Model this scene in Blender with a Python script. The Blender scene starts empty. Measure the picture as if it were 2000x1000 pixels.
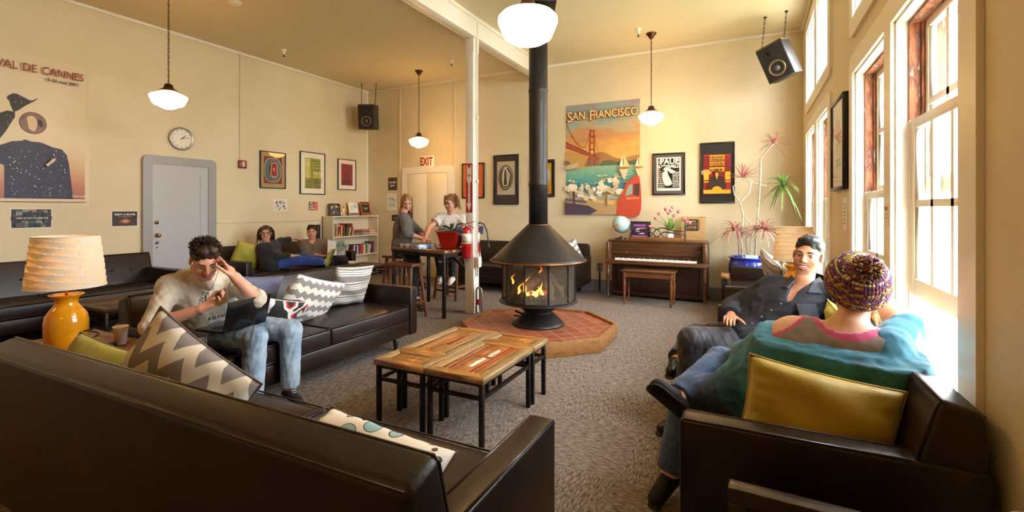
import bpy, bmesh, math, random
import numpy as np
from mathutils import Vector, Matrix, Euler
random.seed(7); np.random.seed(7)
PI = math.pi
R = math.radians
COL = bpy.context.scene.collection
CEIL, XL, XR, YB, YF = 3.96, -7.46, 0.675, 7.9, -3.2      # the room

# ------------------------------------------------------------ materials
def lin(c):
    if isinstance(c, str):
        c = c.lstrip('#'); c = [int(c[i:i+2], 16)/255 for i in (0, 2, 4)]
        c = [x/12.92 if x <= .04045 else ((x+.055)/1.055)**2.4 for x in c]
    return (c[0], c[1], c[2], 1.0)
MATS = {}
def clear_glass(name, tint=(1, 1, 1, 1), ior=1.35, rough=.01):
    m = bpy.data.materials.new(name); m.use_nodes = True; nt = m.node_tree; nt.nodes.clear(); L = nt.links.new
    o = nt.nodes.new('ShaderNodeOutputMaterial'); t = nt.nodes.new('ShaderNodeBsdfTransparent'); g = nt.nodes.new('ShaderNodeBsdfGlossy'); x = nt.nodes.new('ShaderNodeMixShader')
    f = nt.nodes.new('ShaderNodeFresnel'); ge = nt.nodes.new('ShaderNodeNewGeometry'); a = nt.nodes.new('ShaderNodeMath'); b = nt.nodes.new('ShaderNodeMath')
    t.inputs[0].default_value = tint; g.inputs['Roughness'].default_value = rough; f.inputs[0].default_value = ior
    a.operation = 'SUBTRACT'; a.inputs[0].default_value = 1; L(ge.outputs['Backfacing'], a.inputs[1]); b.operation = 'MULTIPLY'; L(f.outputs[0], b.inputs[0]); L(a.outputs[0], b.inputs[1])
    L(b.outputs[0], x.inputs[0]); L(t.outputs[0], x.inputs[1]); L(g.outputs[0], x.inputs[2]); L(x.outputs[0], o.inputs[0]); return m
def N(nt, kind, **kw):
    n = nt.nodes.new(kind)
    for k, v in kw.items():
        if k.startswith('i_'):
            key = k[2:].replace('_', ' ')
            n.inputs[int(key) if key.isdigit() else key].default_value = v
        else: setattr(n, k, v)
    return n
def mat(name, col, rough=.6, metal=0., var=None, scale=8., stretch=(1, 1, 1), bump=0., bscale=None, bstretch=None,
        coat=0., emit=0., ecol=None, sheen=0., detail=4., spec=.5, trans=0., alpha=1., ramp=(.35, .65), coord='Object', sss=0.):
    if name in MATS: return MATS[name]
    m = bpy.data.materials.new(name); m.use_nodes = True; nt = m.node_tree
    b = nt.nodes['Principled BSDF']; L = nt.links.new
    b.inputs['Base Color'].default_value = lin(col); b.inputs['Roughness'].default_value = rough
    b.inputs['Metallic'].default_value = metal; b.inputs['Coat Weight'].default_value = coat
    b.inputs['Coat Roughness'].default_value = .12
    b.inputs['Specular IOR Level'].default_value = spec
    b.inputs['Sheen Weight'].default_value = sheen
    b.inputs['Transmission Weight'].default_value = trans; b.inputs['Alpha'].default_value = alpha
    if sss: b.inputs['Subsurface Weight'].default_value = sss; b.inputs['Subsurface Radius'].default_value = (.012, .004, .002); b.inputs['Subsurface Scale'].default_value = 1.
    if emit: b.inputs['Emission Color'].default_value = lin(ecol or col); b.inputs['Emission Strength'].default_value = emit
    tc = N(nt, 'ShaderNodeTexCoord')
    if var:
        mp = N(nt, 'ShaderNodeMapping', i_Scale=stretch); L(tc.outputs[coord], mp.inputs[0])
        no = N(nt, 'ShaderNodeTexNoise', i_Scale=scale, i_Detail=detail, i_Roughness=.6); L(mp.outputs[0], no.inputs['Vector'])
        cr = N(nt, 'ShaderNodeValToRGB'); L(no.outputs[0], cr.inputs[0])
        cols = [col] + (var if isinstance(var, list) else [var])
        e = cr.color_ramp.elements
        while len(e) < len(cols): e.new(.5)
        for i, c in enumerate(cols):
            e[i].position = ramp[0] + (ramp[1]-ramp[0])*i/(len(cols)-1); e[i].color = lin(c)
        L(cr.outputs[0], b.inputs['Base Color'])
    if bump:
        mp = N(nt, 'ShaderNodeMapping', i_Scale=bstretch or (1, 1, 1)); L(tc.outputs[coord], mp.inputs[0])
        no = N(nt, 'ShaderNodeTexNoise', i_Scale=bscale or scale*4, i_Detail=5., i_Roughness=.6); L(mp.outputs[0], no.inputs['Vector'])
        bp = N(nt, 'ShaderNodeBump', i_Strength=min(1., bump), i_Distance=.004 if bump <= 1 else .004*bump); L(no.outputs[0], bp.inputs['Height'])
        L(bp.outputs[0], b.inputs['Normal'])
    MATS[name] = m
    return m

# ------------------------------------------------------------ mesh builder
class MB:
    def __init__(s): s.v = []; s.f = []; s.m = []; s.sm = []; s.mi = 0; s.M = None; s.smooth = False
    def add(s, vs, fs, smooth=None):
        o = len(s.v)
        if s.M is not None: vs = [s.M @ Vector(v) for v in vs]
        s.v += [tuple(v) for v in vs]; s.f += [[i+o for i in f] for f in fs]
        s.m += [s.mi]*len(fs); s.sm += [s.smooth if smooth is None else smooth]*len(fs); return s
    def mat(s, i): s.mi = i; return s
    def xf(s, M): s.M = M; return s
    def box(s, x0, x1, y0, y1, z0, z1, bev=0., seg=2):
        if bev <= 0:
            v = [(x, y, z) for z in (z0, z1) for y in (y0, y1) for x in (x0, x1)]
            return s.add(v, [[0, 2, 3, 1], [4, 5, 7, 6], [0, 1, 5, 4], [2, 6, 7, 3], [0, 4, 6, 2], [1, 3, 7, 5]], False)
        bm = bmesh.new(); bmesh.ops.create_cube(bm, size=1)
        for v in bm.verts: v.co = Vector(((x0+x1)/2+v.co.x*(x1-x0), (y0+y1)/2+v.co.y*(y1-y0), (z0+z1)/2+v.co.z*(z1-z0)))
        bev = min(bev, .49*min(abs(x1-x0), abs(y1-y0), abs(z1-z0)))
        bmesh.ops.bevel(bm, geom=bm.edges[:], offset=bev, segments=seg, profile=.5, affect='EDGES')
        s.bm(bm, True); return s
    def bm(s, bm, smooth=True):
        bm.verts.index_update(); s.add([v.co.copy() for v in bm.verts], [[v.index for v in f.verts] for f in bm.faces], smooth); bm.free(); return s
    def lathe(s, prof, c=(0, 0, 0), n=32, axis='z', smooth=True, a0=0., a1=2*PI, fn=None, cap=True):
        full = abs(a1-a0-2*PI) < 1e-6; k = n if full else n+1
        vs = []
        for i in range(k):
            a = a0+(a1-a0)*i/n
            for (r, z) in prof:
                rr = r*(fn(a, z) if fn else 1)
                p = (rr*math.cos(a), rr*math.sin(a), z)
                if axis == 'x': p = (p[2], p[0], p[1])
                if axis == 'y': p = (p[0], -p[2], p[1])
                vs.append((p[0]+c[0], p[1]+c[1], p[2]+c[2]))
        q = len(prof); fs = []
        for i in range(n):
            j = (i+1) % k
            for t in range(q-1): fs.append([i*q+t, j*q+t, j*q+t+1, i*q+t+1])
        if full and cap and prof[0][0] > .0015 and abs(prof[0][1]-prof[-1][1]) > 1e-6: fs.append([i*q for i in range(k)][::-1])
        if full and cap and prof[-1][0] > 1e-6 and abs(prof[0][1]-prof[-1][1]) > 1e-6: fs.append([i*q+q-1 for i in range(k)])
        return s.add(vs, fs, smooth)
    def cyl(s, c, r, h, n=20, r2=None, axis='z', smooth=True):
        return s.lathe([(r, 0), (r if r2 is None else r2, h)], c, n, axis, smooth)
    def tube(s, pts, r, n=8, closed=False, smooth=True):
        pts = [Vector(p) for p in pts]; m = len(pts)
        rs = r if isinstance(r, (list, tuple)) else [r]*m
        vs = []; up = None
        for i, p in enumerate(pts):
            a = pts[(i-1) % m] if (closed or i > 0) else p; b = pts[(i+1) % m] if (closed or i < m-1) else p
            t = (b-a).normalized()
            if up is None:
                up = Vector((0, 0, 1)) if abs(t.z) < .9 else Vector((1, 0, 0))
            x = t.cross(up).normalized(); y = x.cross(t).normalized(); up = y
            for k in range(n):
                an = 2*PI*k/n; vs.append(p + x*math.cos(an)*rs[i] + y*math.sin(an)*rs[i])
        fs = []
        for i in range(m if closed else m-1):
            j = (i+1) % m
            for k in range(n): fs.append([i*n+k, i*n+(k+1) % n, j*n+(k+1) % n, j*n+k])
        if not closed: fs.append(list(range(n))[::-1]); fs.append([(m-1)*n+k for k in range(n)])
        return s.add(vs, fs, smooth)
    def bar(s, a, b, w, d=None, up=None):
        a = Vector(a); b = Vector(b); t = (b-a).normalized(); d = d or w
        up = Vector(up) if up else (Vector((0, 0, 1)) if abs(t.z) < .9 else Vector((1, 0, 0)))
        x = t.cross(up).normalized()*w/2; y = x.cross(t).normalized()*d/2
        v = [p+sx*x+sy*y for p in (a, b) for sx, sy in ((-1, -1), (1, -1), (1, 1), (-1, 1))]
        return s.add(v, [[3, 2, 1, 0], [4, 5, 6, 7], [0, 1, 5, 4], [1, 2, 6, 5], [2, 3, 7, 6], [3, 0, 4, 7]], False)
    def prism(s, poly, a, b, axis='z', smooth=False):
        """polygon (2D) extruded along axis from a to b"""
        def P(p, t): return {'z': (p[0], p[1], t), 'y': (p[0], t, p[1]), 'x': (t, p[0], p[1])}[axis]
        n = len(poly); vs = [P(p, a) for p in poly]+[P(p, b) for p in poly]
        fs = [list(range(n))[::-1], list(range(n, 2*n))]+[[i, (i+1) % n, n+(i+1) % n, n+i] for i in range(n)]
        return s.add(vs, fs, smooth)
    def ball(s, c, r, n=16, m=10):
        r = r if isinstance(r, (tuple, list)) else (r, r, r)
        vs = []; fs = []
        for i in range(m+1):
            th = PI*i/m
            for k in range(n):
                a = 2*PI*k/n; vs.append((c[0]+r[0]*math.sin(th)*math.cos(a), c[1]+r[1]*math.sin(th)*math.sin(a), c[2]-r[2]*math.cos(th)))
        for i in range(m):
            for k in range(n): fs.append([i*n+k, i*n+(k+1) % n, (i+1)*n+(k+1) % n, (i+1)*n+k])
        return s.add(vs, fs, True)
    def build(s, name, mats, parent=None, loc=None, clean=True):
        me = bpy.data.meshes.new(name); me.from_pydata(s.v, [], s.f)
        mats = mats if isinstance(mats, (list, tuple)) else [mats]
        for m in mats: me.materials.append(m)
        me.polygons.foreach_set('material_index', s.m); me.polygons.foreach_set('use_smooth', s.sm)
        me.update()
        if clean:
            bm = bmesh.new(); bm.from_mesh(me); bmesh.ops.remove_doubles(bm, verts=bm.verts, dist=1e-5)
            bmesh.ops.recalc_face_normals(bm, faces=bm.faces); bm.to_mesh(me); bm.free()
        o = bpy.data.objects.new(name, me); COL.objects.link(o)
        if parent: o.parent = parent
        if loc: o.location = loc
        return o
def sharp(o, ang=40):
    me = o.data; bm = bmesh.new(); bm.from_mesh(me)
    for e in bm.edges:
        if len(e.link_faces) == 2 and e.calc_face_angle(0) > R(ang): e.smooth = False
    bm.to_mesh(me); bm.free(); return o
def obj_from(name, verts, faces, mats, parent=None, smooth=True):
    me = bpy.data.meshes.new(name); me.from_pydata(verts, [], faces)
    for m in (mats if isinstance(mats, (list, tuple)) else [mats]): me.materials.append(m)
    me.polygons.foreach_set('use_smooth', [smooth]*len(me.polygons)); me.update()
    o = bpy.data.objects.new(name, me); COL.objects.link(o)
    if parent: o.parent = parent
    return o
def tag(o, label=None, cat=None, group=None, kind=None):
    if label: o['label'] = label
    if cat: o['category'] = cat
    if group: o['group'] = group
    if kind: o['kind'] = kind
    return o
def thing(name, label, cat, loc=(0, 0, 0), rz=0., group=None):
    o = bpy.data.objects.new(name, None); COL.objects.link(o); o.location = loc; o.rotation_euler = (0, 0, rz)
    o.empty_display_size = .1
    return tag(o, label, cat, group)
KIDS = {}
def dup(root, loc=None, rz=None, label=None, group=None):
    def cp(o, par):
        c = o.copy(); COL.objects.link(c)
        if par: c.parent = par
        for ch in [x for x in bpy.data.objects if x.parent == o]: cp(ch, c)
        return c
    r = cp(root, None)
    if loc: r.location = loc
    if rz is not None: r.rotation_euler = (0, 0, rz)
    if label: r['label'] = label
    if group: r['group'] = group
    return r
def struct(name, mb, mats, parent=None):
    o = mb.build(name, mats, parent)
    if not parent: o['kind'] = 'structure'
    return o
def text(s, size, m, parent, name='lettering', M=None, align='CENTER', depth=.0006, xscale=1., bold=0., spacing=1., shear=0.):
    """letters as a mesh lying in the parent's XZ plane facing -Y, then moved by M"""
    cu = bpy.data.curves.new('t', 'FONT'); cu.body = s; cu.size = size; cu.align_x = align; cu.align_y = 'CENTER'
    cu.extrude = depth; cu.offset = bold; cu.space_character = spacing; cu.shear = shear; cu.resolution_u = 3
    t = bpy.data.objects.new('t', cu); COL.objects.link(t)
    dg = bpy.context.evaluated_depsgraph_get(); me = bpy.data.meshes.new_from_object(t.evaluated_get(dg))
    bpy.data.objects.remove(t); bpy.data.curves.remove(cu)
    X = Matrix.Rotation(R(90), 4, 'X') @ Matrix.Diagonal((xscale, 1, 1, 1))
    me.transform((M or Matrix()) @ X); me.materials.clear(); me.materials.append(m); me.name = name
    o = bpy.data.objects.new(name, me); COL.objects.link(o); o.parent = parent
    return o
T = Matrix.Translation
# camera
HCAM = 1.4; YAW = R(26.57)
def setup_camera():
    cd = bpy.data.cameras.new('camera'); c = bpy.data.objects.new('camera', cd); COL.objects.link(c)
    c.location = (0, 0, HCAM); c.rotation_euler = (R(90), 0, YAW)
    cd.sensor_width = 36; cd.lens = 930/2000*36; cd.shift_y = -(500-408)/2000; cd.clip_start = .05
    bpy.context.scene.camera = c
SKY = 17.; EXPO = 1.08
# ------------------------------------------------------------ shared materials
wallM = mat('cream_paint', '#dccdab', .55, var='#d5c5a1', scale=1.2, bump=.12, bscale=60)
ceilM = mat('ceiling_paint', '#dccdac', .7, bump=.1, bscale=40)
whiteM = mat('white_gloss_paint', '#ece6da', .32, bump=.1, bscale=30)
creamtrim = mat('cream_gloss_paint', '#ece5d6', .35)
greyM = mat('grey_gloss_paint', '#9a9795', .35)
grey2M = mat('light_grey_paint', '#b4b4b8', .4)
baseM = mat('dark_grey_paint', '#77757a', .45)
rawwood = mat('stripped_wood', '#8a4f30', .75, var=['#a8633f', '#5c3220', '#c9b6a4'], scale=9, stretch=(3, 3, .6), bump=.5, ramp=(.3, .72))
blackM = mat('black_paint', '#141313', .4)
brass = mat('brass', '#b08a4a', .25, 1.)
bronze = mat('bronze', '#5a432c', .35, .9)
chrome = mat('chrome', '#c9c9c9', .18, 1.)
darkmetal = mat('dark_steel', '#3a3633', .45, .8, var='#241f1c', scale=6, bump=.15)
rubber = mat('black_rubber', '#151515', .6)

def carpet_mat():
    m = bpy.data.materials.new('carpet_tiles'); m.use_nodes = True; nt = m.node_tree; L = nt.links.new; b = nt.nodes['Principled BSDF']
    b.inputs['Roughness'].default_value = .95; b.inputs['Specular IOR Level'].default_value = .15
    tc = N(nt, 'ShaderNodeTexCoord')
    def streak(sc):
        mp = N(nt, 'ShaderNodeMapping', i_Scale=sc); L(tc.outputs['Object'], mp.inputs[0])
        n = N(nt, 'ShaderNodeTexNoise', i_Scale=1., i_Detail=3., i_Roughness=.75); L(mp.outputs[0], n.inputs['Vector']); return n
    a, c = streak((19, 125, 1)), streak((125, 19, 1))
    ch = N(nt, 'ShaderNodeTexChecker', i_Scale=1.64); L(tc.outputs['Object'], ch.inputs['Vector'])
    mx = N(nt, 'ShaderNodeMix', data_type='FLOAT'); L(ch.outputs['Fac'], mx.inputs[0]); L(a.outputs[0], mx.inputs[2]); L(c.outputs[0], mx.inputs[3])
    cr = N(nt, 'ShaderNodeValToRGB'); L(mx.outputs[0], cr.inputs[0]); e = cr.color_ramp.elements
    e[0].position = .36; e[0].color = lin('#463d38'); e[1].position = .62; e[1].color = lin('#a09286'); x = e.new(.48); x.color = lin('#756960')
    big = N(nt, 'ShaderNodeTexNoise', i_Scale=1.1, i_Detail=3.); L(tc.outputs['Object'], big.inputs['Vector'])
    hs = N(nt, 'ShaderNodeHueSaturation'); mr = N(nt, 'ShaderNodeMapRange', i_3=.88, i_4=1.12); L(big.outputs[0], mr.inputs[0]); L(mr.outputs[0], hs.inputs['Value'])
    L(cr.outputs[0], hs.inputs['Color']); L(hs.outputs[0], b.inputs['Base Color'])
    bp = N(nt, 'ShaderNodeBump', i_Strength=.5, i_Distance=.004); L(mx.outputs[0], bp.inputs['Height']); L(bp.outputs[0], b.inputs['Normal'])
    return m

struct('floor', MB().box(XL-.2, XR+.2, YF-.2, YB+.2, -.1, 0), carpet_mat())
struct('ceiling', MB().box(XL-.2, XR+.2, YF-.2, YB+.2, CEIL, CEIL+.1), ceilM)
struct('wall_left', MB().box(XL-.2, XL, YF, YB, 0, CEIL), wallM)
struct('wall_back', MB().box(XL-.2, XR+.2, YB, YB+.2, 0, CEIL), wallM)
struct('wall_front', MB().box(XL-.2, XR+.2, YF-.2, YF, 0, CEIL), wallM)
# window wall with openings
ZS, ZT, ZC0, ZC1, TH = .62, 2.37, 2.77, 3.68, .22
OPEN = [(2.2, 3.1), (3.24, 4.14), (5.37, 6.2), (6.4, 7.28)]
w = MB()
ys = [YF]+[y for o in OPEN for y in o]+[YB]
for i in range(0, len(ys), 2): w.box(XR, XR+TH, ys[i], ys[i+1], 0, CEIL)
for a, b in OPEN:
    for z0, z1 in ((0, ZS), (ZT, ZC0), (ZC1, CEIL)): w.box(XR, XR+TH, a, b, z0, z1)
struct('wall_right', w, wallM)
def casing(y0, y1, z0, z1, holes, name, bottom=True):
    """flat casing board with rounded corners round a pair of windows"""
    bm = bmesh.new(); t = .022; r = .09
    mb = MB()
    def rr(y0, y1, z0, z1, r):
        p = []
        for cy, cz, a in ((y1-r, z1-r, 0), (y0+r, z1-r, 90), (y0+r, z0+r, 180), (y1-r, z0+r, 270)):
            for k in range(7): p.append((cy+r*math.cos(R(a+15*k)), cz+r*math.sin(R(a+15*k))))
        return p
    bm.free()
    X0, X1 = XR-t, XR
    # strips: left, right, mullions, top, bottom, with rounded outer corner pieces
    (ha, hb) = holes
    zt, zb = z1-.13, z0+.13
    for (a, b) in ((y0, ha[0]), (ha[1], hb[0]), (hb[1], y1)):
        mb.box(X0, X1, a, b, zb, zt)
    mb.prism([(a, b) for a, b in rr(y0, y1, z0, z1, r) if b >= zt-.2 and b > (z0+z1)/2]+[(y0, zt), (y1, zt)], X0, X1, 'x')
    mb.prism([(y0, zb), (y1, zb)][::-1]+[(a, b) for a, b in rr(y0, y1, z0, z1, r) if b < (z0+z1)/2], X0, X1, 'x')
    o = mb.build(name, creamtrim); o['kind'] = 'structure'; return o
glassM = clear_glass('window_glass')
def sash(parent, x, y0, y1, z0, z1, cols=3, rows=2, name='sash'):
    t, s = .035, .055
    mb = MB()
    mb.box(x, x+t, y0, y0+s, z0, z1, .004).box(x, x+t, y1-s, y1, z0, z1, .004).box(x, x+t, y0+s, y1-s, z1-.05, z1, .004).box(x, x+t, y0+s, y1-s, z0, z0+.09, .004)
    f = mb.build(name, whiteM, parent)
    m2 = MB(); a, b, c, d = y0+s, y1-s, z0+.09, z1-.05
    for i in range(1, cols): y = a+(b-a)*i/cols; m2.box(x+.004, x+t-.004, y-.016, y+.016, c, d)
    for i in range(1, rows): z = c+(d-c)*i/rows; m2.box(x+.004, x+t-.004, a, b, z-.016, z+.016)
    m2.build('muntins', whiteM, f)
    MB().box(x+.014, x+.018, a, b, c, d).build('pane', glassM, f)
k = 0
for wi, (a, b) in enumerate(OPEN):
    root = bpy.data.objects.new('window_%d' % (wi+1), None); COL.objects.link(root); root['kind'] = 'structure'
    mb = MB()      # white reveal lining
    mb.box(XR-.001, XR+.05, a-.012, a+.012, ZS, ZT).box(XR-.001, XR+.05, b-.012, b+.012, ZS, ZT).box(XR-.001, XR+.05, a, b, ZT-.012, ZT+.012)
    mb.box(XR-.06, XR+TH, a-.02, b+.02, ZS-.03, ZS+.012, .006)
    mb.build('window_frame', whiteM, root)
    lift = .33 if wi == 0 else .0; zj = ZS+.9+lift
    j = MB(); j.box(XR+.05, XR+TH, a-.005, a+.028, zj, ZT).box(XR+.05, XR+TH, b-.028, b+.005, zj, ZT).box(XR+.05, XR+TH, a, b, ZT-.028, ZT+.005)
    j.box(XR+.096, XR+.106, b-.045, b-.02, zj, ZT)
    j.build('jamb', rawwood, root)
    MB().box(XR+.05, XR+TH, a-.005, a+.028, ZS, zj).box(XR+.05, XR+TH, b-.028, b+.005, ZS, zj).box(XR+.096, XR+.106, b-.045, b-.02, ZS, zj).build('lower_jamb', whiteM, root)
    sash(root, XR+.055, a+.03, b-.03, ZS+.015+lift, ZS+.9+lift, name='lower_sash')
    sash(root, XR+.11, a+.03, b-.03, ZT-.9, ZT-.02, name='upper_sash')
    root2 = bpy.data.objects.new('window_%d' % (wi+11), None); COL.objects.link(root2); root2['kind'] = 'structure'
    mb = MB(); mb.box(XR-.001, XR+TH, a-.012, a+.012, ZC0, ZC1).box(XR-.001, XR+TH, b-.012, b+.012, ZC0, ZC1).box(XR-.001, XR+TH, a, b, ZC1-.012, ZC1+.012).box(XR-.001, XR+TH, a, b, ZC0-.012, ZC0+.012)
    mb.build('window_frame', whiteM, root2)
    sash(root2, XR+.12, a+.012, b-.012, ZC0+.01, ZC1-.01, 2, 2)
for n, (i, j) in enumerate(((0, 1), (2, 3))):
    casing(OPEN[i][0]-.15, OPEN[j][1]+.12, ZS-.15, ZT+.13, (OPEN[i], OPEN[j]), 'trim_%d' % (10+n))
    casing(OPEN[i][0]-.15, OPEN[j][1]+.12, ZC0-.13, ZC1+.13, (OPEN[i], OPEN[j]), 'trim_%d' % (20+n))
# crown moulding and baseboards
def crown(name, a, b, ax):
    mb = MB()
    if ax == 'y': mb.box(a[0], a[1], a[2], b, CEIL-.035, CEIL, .008)
    return mb
struct('trim_1', MB().box(XL, XL+.03, YF, YB, CEIL-.04, CEIL, .008), creamtrim)
struct('trim_2', MB().box(XL, XR, YB-.03, YB, CEIL-.04, CEIL, .008), creamtrim)
struct('trim_3', MB().box(XR-.03, XR, YF, YB, CEIL-.04, CEIL, .008), creamtrim)
for nm, args in (('baseboard_left', (XL, XL+.02, YF, 3.5)), ('baseboard_left', (XL, XL+.02, 4.6, YB)), ('baseboard_back', (XL, -6.62, YB-.02, YB)), ('baseboard_back', (-5.2, XR, YB-.02, YB)), ('baseboard_right', (XR-.02, XR, YF, YB))):
    struct(nm, MB().box(*args, 0, .2, .006), baseM)
# chair rail ledge on left wall, corner bead, vertical panel seams of the back wall
struct('trim_4', MB().box(XL, XL+.012, 4.6, 6.6, 1.17, 1.2, .004), wallM)
struct('trim_5', MB().box(XL, XL+.015, YB-.06, YB-.03, .2, CEIL-.04, .004), creamtrim)
struct('trim_6', MB().box(-6.62, -6.56, YB-.012, YB, 0.2, CEIL-.04, .004), wallM)
struct('trim_7', MB().box(-5.24, -5.2, YB-.012, YB, 0.2, CEIL-.04, .004), wallM)
# beam and post
struct('trim_8', MB().box(-3.41, -3.27, YF, YB, 3.69, CEIL, .004).box(-3.268, -3.25, YF, YB, CEIL-.05, CEIL-.0, .005).box(-3.43, -3.405, YF, YB, 3.69, 3.72, .004).box(-3.27, -3.255, YB-.06, YB, 3.5, CEIL), whiteM)
pm = MB(); pm.box(-3.425, -3.30, 5.45, 5.58, .02, 3.69, .012, 2).box(-3.43, -3.295, 5.445, 5.585, 0, .8, .004).box(-3.43, -3.295, 5.445, 5.585, 3.5, 3.69, .004)
struct('trim_9', pm, whiteM)
cp = thing('conduit_pipe', 'white painted conduit running down the white post beside the stove', 'pipe', (-3.27, 5.50, 0))
MB().tube([(0, 0, .5), (0, 0, 3.9), (-.03, 0, 3.95)], .011, 8).build('pipe', whiteM, cp)
MB().box(-.02, .05, -.05, .03, .62, .76, .008).build('junction_box', whiteM, cp)
for z in (1.75, 2.6): MB().cyl((0, 0, z), .017, .04, 10).build('coupling', whiteM, cp)
gp = thing('gas_valve', 'grey looped gas pipe with red handle at the foot of the white post', 'valve', (-3.262, 5.46, 0))
MB().tube([(0, 0, .01), (0, 0, .3), (.01, 0, .34), (.04, 0, .36), (.07, 0, .34), (.08, 0, .3), (.08, 0, .01)], .014, 10).build('pipe', mat('galvanised', '#a8a39a', .4, .7), gp)
MB().box(.02, .06, -.03, .0, .17, .2, .004).cyl((.04, -.01, .13), .022, .05, 10).build('handle', mat('red_plastic', '#b3202a', .35), gp)

# grey door in the left wall
def yz_frame(mb, x0, x1, y0, y1, z1, wd, r=.08, ang=6):
    out = [(y0-wd, 0)]
    for k in range(ang+1): a = R(180-90*k/ang); out.append((y0-wd+r+r*math.cos(a), z1+wd-r+r*math.sin(a)))
    for k in range(ang+1): a = R(90-90*k/ang); out.append((y1+wd-r+r*math.cos(a), z1+wd-r+r*math.sin(a)))
    out += [(y1+wd, 0), (y1, 0), (y1, z1), (y0, z1), (y0, 0)]
    # split into three convex-ish pieces
    q = len(out)
    L_ = [(y0-wd, 0)]+out[1:1+ang+1]+[(y0, z1+wd), (y0, 0)]
    Rr = [(y1, 0), (y1, z1+wd)]+out[2+ang:3+2*ang]+[(y1+wd, 0)]
    for p in (L_, Rr, [(y0, z1), (y0, z1+wd), (y1, z1+wd), (y1, z1)]): mb.prism(p, x0, x1, 'x')
    return mb
d1 = bpy.data.objects.new('door_1', None); COL.objects.link(d1); d1['kind'] = 'structure'
d1['label'] = 'grey panelled door in a grey rounded casing under the round clock'
mb = yz_frame(MB(), XL, XL+.05, 3.68, 4.44, 2.03, .12)
mb.build('door_casing', greyM, d1)
mb = MB().box(XL+.005, XL+.03, 3.68, 4.44, 0.01, 2.03)
mb.box(XL+.03, XL+.036, 3.68, 3.79, .01, 2.03).box(XL+.03, XL+.036, 4.33, 4.44, .01, 2.03).box(XL+.03, XL+.036, 3.79, 4.33, 1.9, 2.03).box(XL+.03, XL+.036, 3.79, 4.33, .01, .25)
mb.build('door_leaf', grey2M, d1)
MB().lathe([(.001, .07), (.02, .07), (.028, .055), (.026, .04), (.011, .03), (.011, .012), (.028, .008), (.028, 0)], (XL+.03, 3.74, 1.03), 20, 'x').build('door_knob', brass, d1)
MB().cyl((XL+.035, 3.73, 1.21), .026, .012, 16, axis='x').build('deadbolt', brass, d1)
MB().cyl((XL+.035, 3.735, .93), .024, .006, 16, axis='x').cyl((XL+.035, 3.735, .86), .012, .006, 12, axis='x').build('lock_plate', chrome, d1)
# exit door in the back wall
d2 = bpy.data.objects.new('door_2', None); COL.objects.link(d2); d2['kind'] = 'structure'
M = Matrix(((0, 1, 0, 0), (-1, 0, 0, 0), (0, 0, 1, 0), (0, 0, 0, 1)))
mb = MB(); mb.xf(T((0, YB, 0)) @ Matrix(((0, 1, 0, 0), (-1, 0, 0, 0), (0, 0, 1, 0), (0, 0, 0, 1)))); yz_frame(mb, 0, .035, -6.38, -5.36, 2.13, .13)
mb.build('door_casing', creamtrim, d2)
MB().box(-6.38, -5.36, YB-.012, YB-.002, .01, 2.13).box(-6.37, -5.875, YB-.03, YB-.012, .02, 2.12, .003).box(-5.868, -5.37, YB-.03, YB-.012, .02, 2.12, .003).build('door_leaf', mat('cream_door_paint', '#eadfc4', .4), d2)
for z in (.3, 1.62): MB().box(-6.385, -6.36, YB-.045, YB-.02, z, z+.1, .003).build('hinge', brass, d2)
leather = mat('brown_leather', '#24160e', .36, var=['#1c110b', '#2c1b12'], scale=3, bump=.2, bscale=160, coat=.06, spec=.4, ramp=(.3, .7))
nt = leather.node_tree
piping = mat('leather_piping', '#2a1c17', .3, coat=.2)
woodleg = mat('dark_wood_leg', '#2a1812', .35)
def rprism(mb, poly, a, b, bev, axis='x', seg=3):
    t = MB().prism(poly, a, b, axis); bm = bmesh.new(); vs = [bm.verts.new(v) for v in t.v]
    for f in t.f: bm.faces.new([vs[i] for i in f])
    bmesh.ops.recalc_face_normals(bm, faces=bm.faces)
    bmesh.ops.bevel(bm, geom=bm.edges[:], offset=bev, segments=seg, profile=.5, affect='EDGES'); mb.bm(bm, True)
def puffy(mb, x0, x1, y0, y1, z0, z1, bev=.02, puff=.012, nx=14, ny=10):
    """seat cushion: bevelled block with a crowned top"""
    bm = bmesh.new(); bmesh.ops.create_grid(bm, x_segments=nx, y_segments=ny, size=.5)
    top = bm.faces[:]
    bmesh.ops.solidify(bm, geom=top, thickness=1)
    zs = [v.co.z for v in bm.verts]; zm, zM = min(zs), max(zs)
    for v in bm.verts:
        u, w_ = v.co.x*2, v.co.y*2; t = (v.co.z-zm)/(zM-zm)
        cx, cy, cz = (x0+x1)/2, (y0+y1)/2, (z0+z1)/2
        e = (1-abs(u)**8)*(1-abs(w_)**8)
        sx = (x1-x0)/2-bev*.6*(1 if False else 0); 
        v.co = Vector((cx+u*(x1-x0)/2, cy+w_*(y1-y0)/2, (z0+.004*e*0) if t < .5 else z1-bev*.5*(1-e)+puff*(1-u*u)*(1-w_*w_)))
    ed = [e for e in bm.edges if len(e.link_faces) == 2 and e.calc_face_angle(0) > R(60)]
    bmesh.ops.bevel(bm, geom=ed, offset=bev, segments=3, profile=.5, affect='EDGES'); bmesh.ops.recalc_face_normals(bm, faces=bm.faces)
    mb.bm(bm, True)
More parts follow.
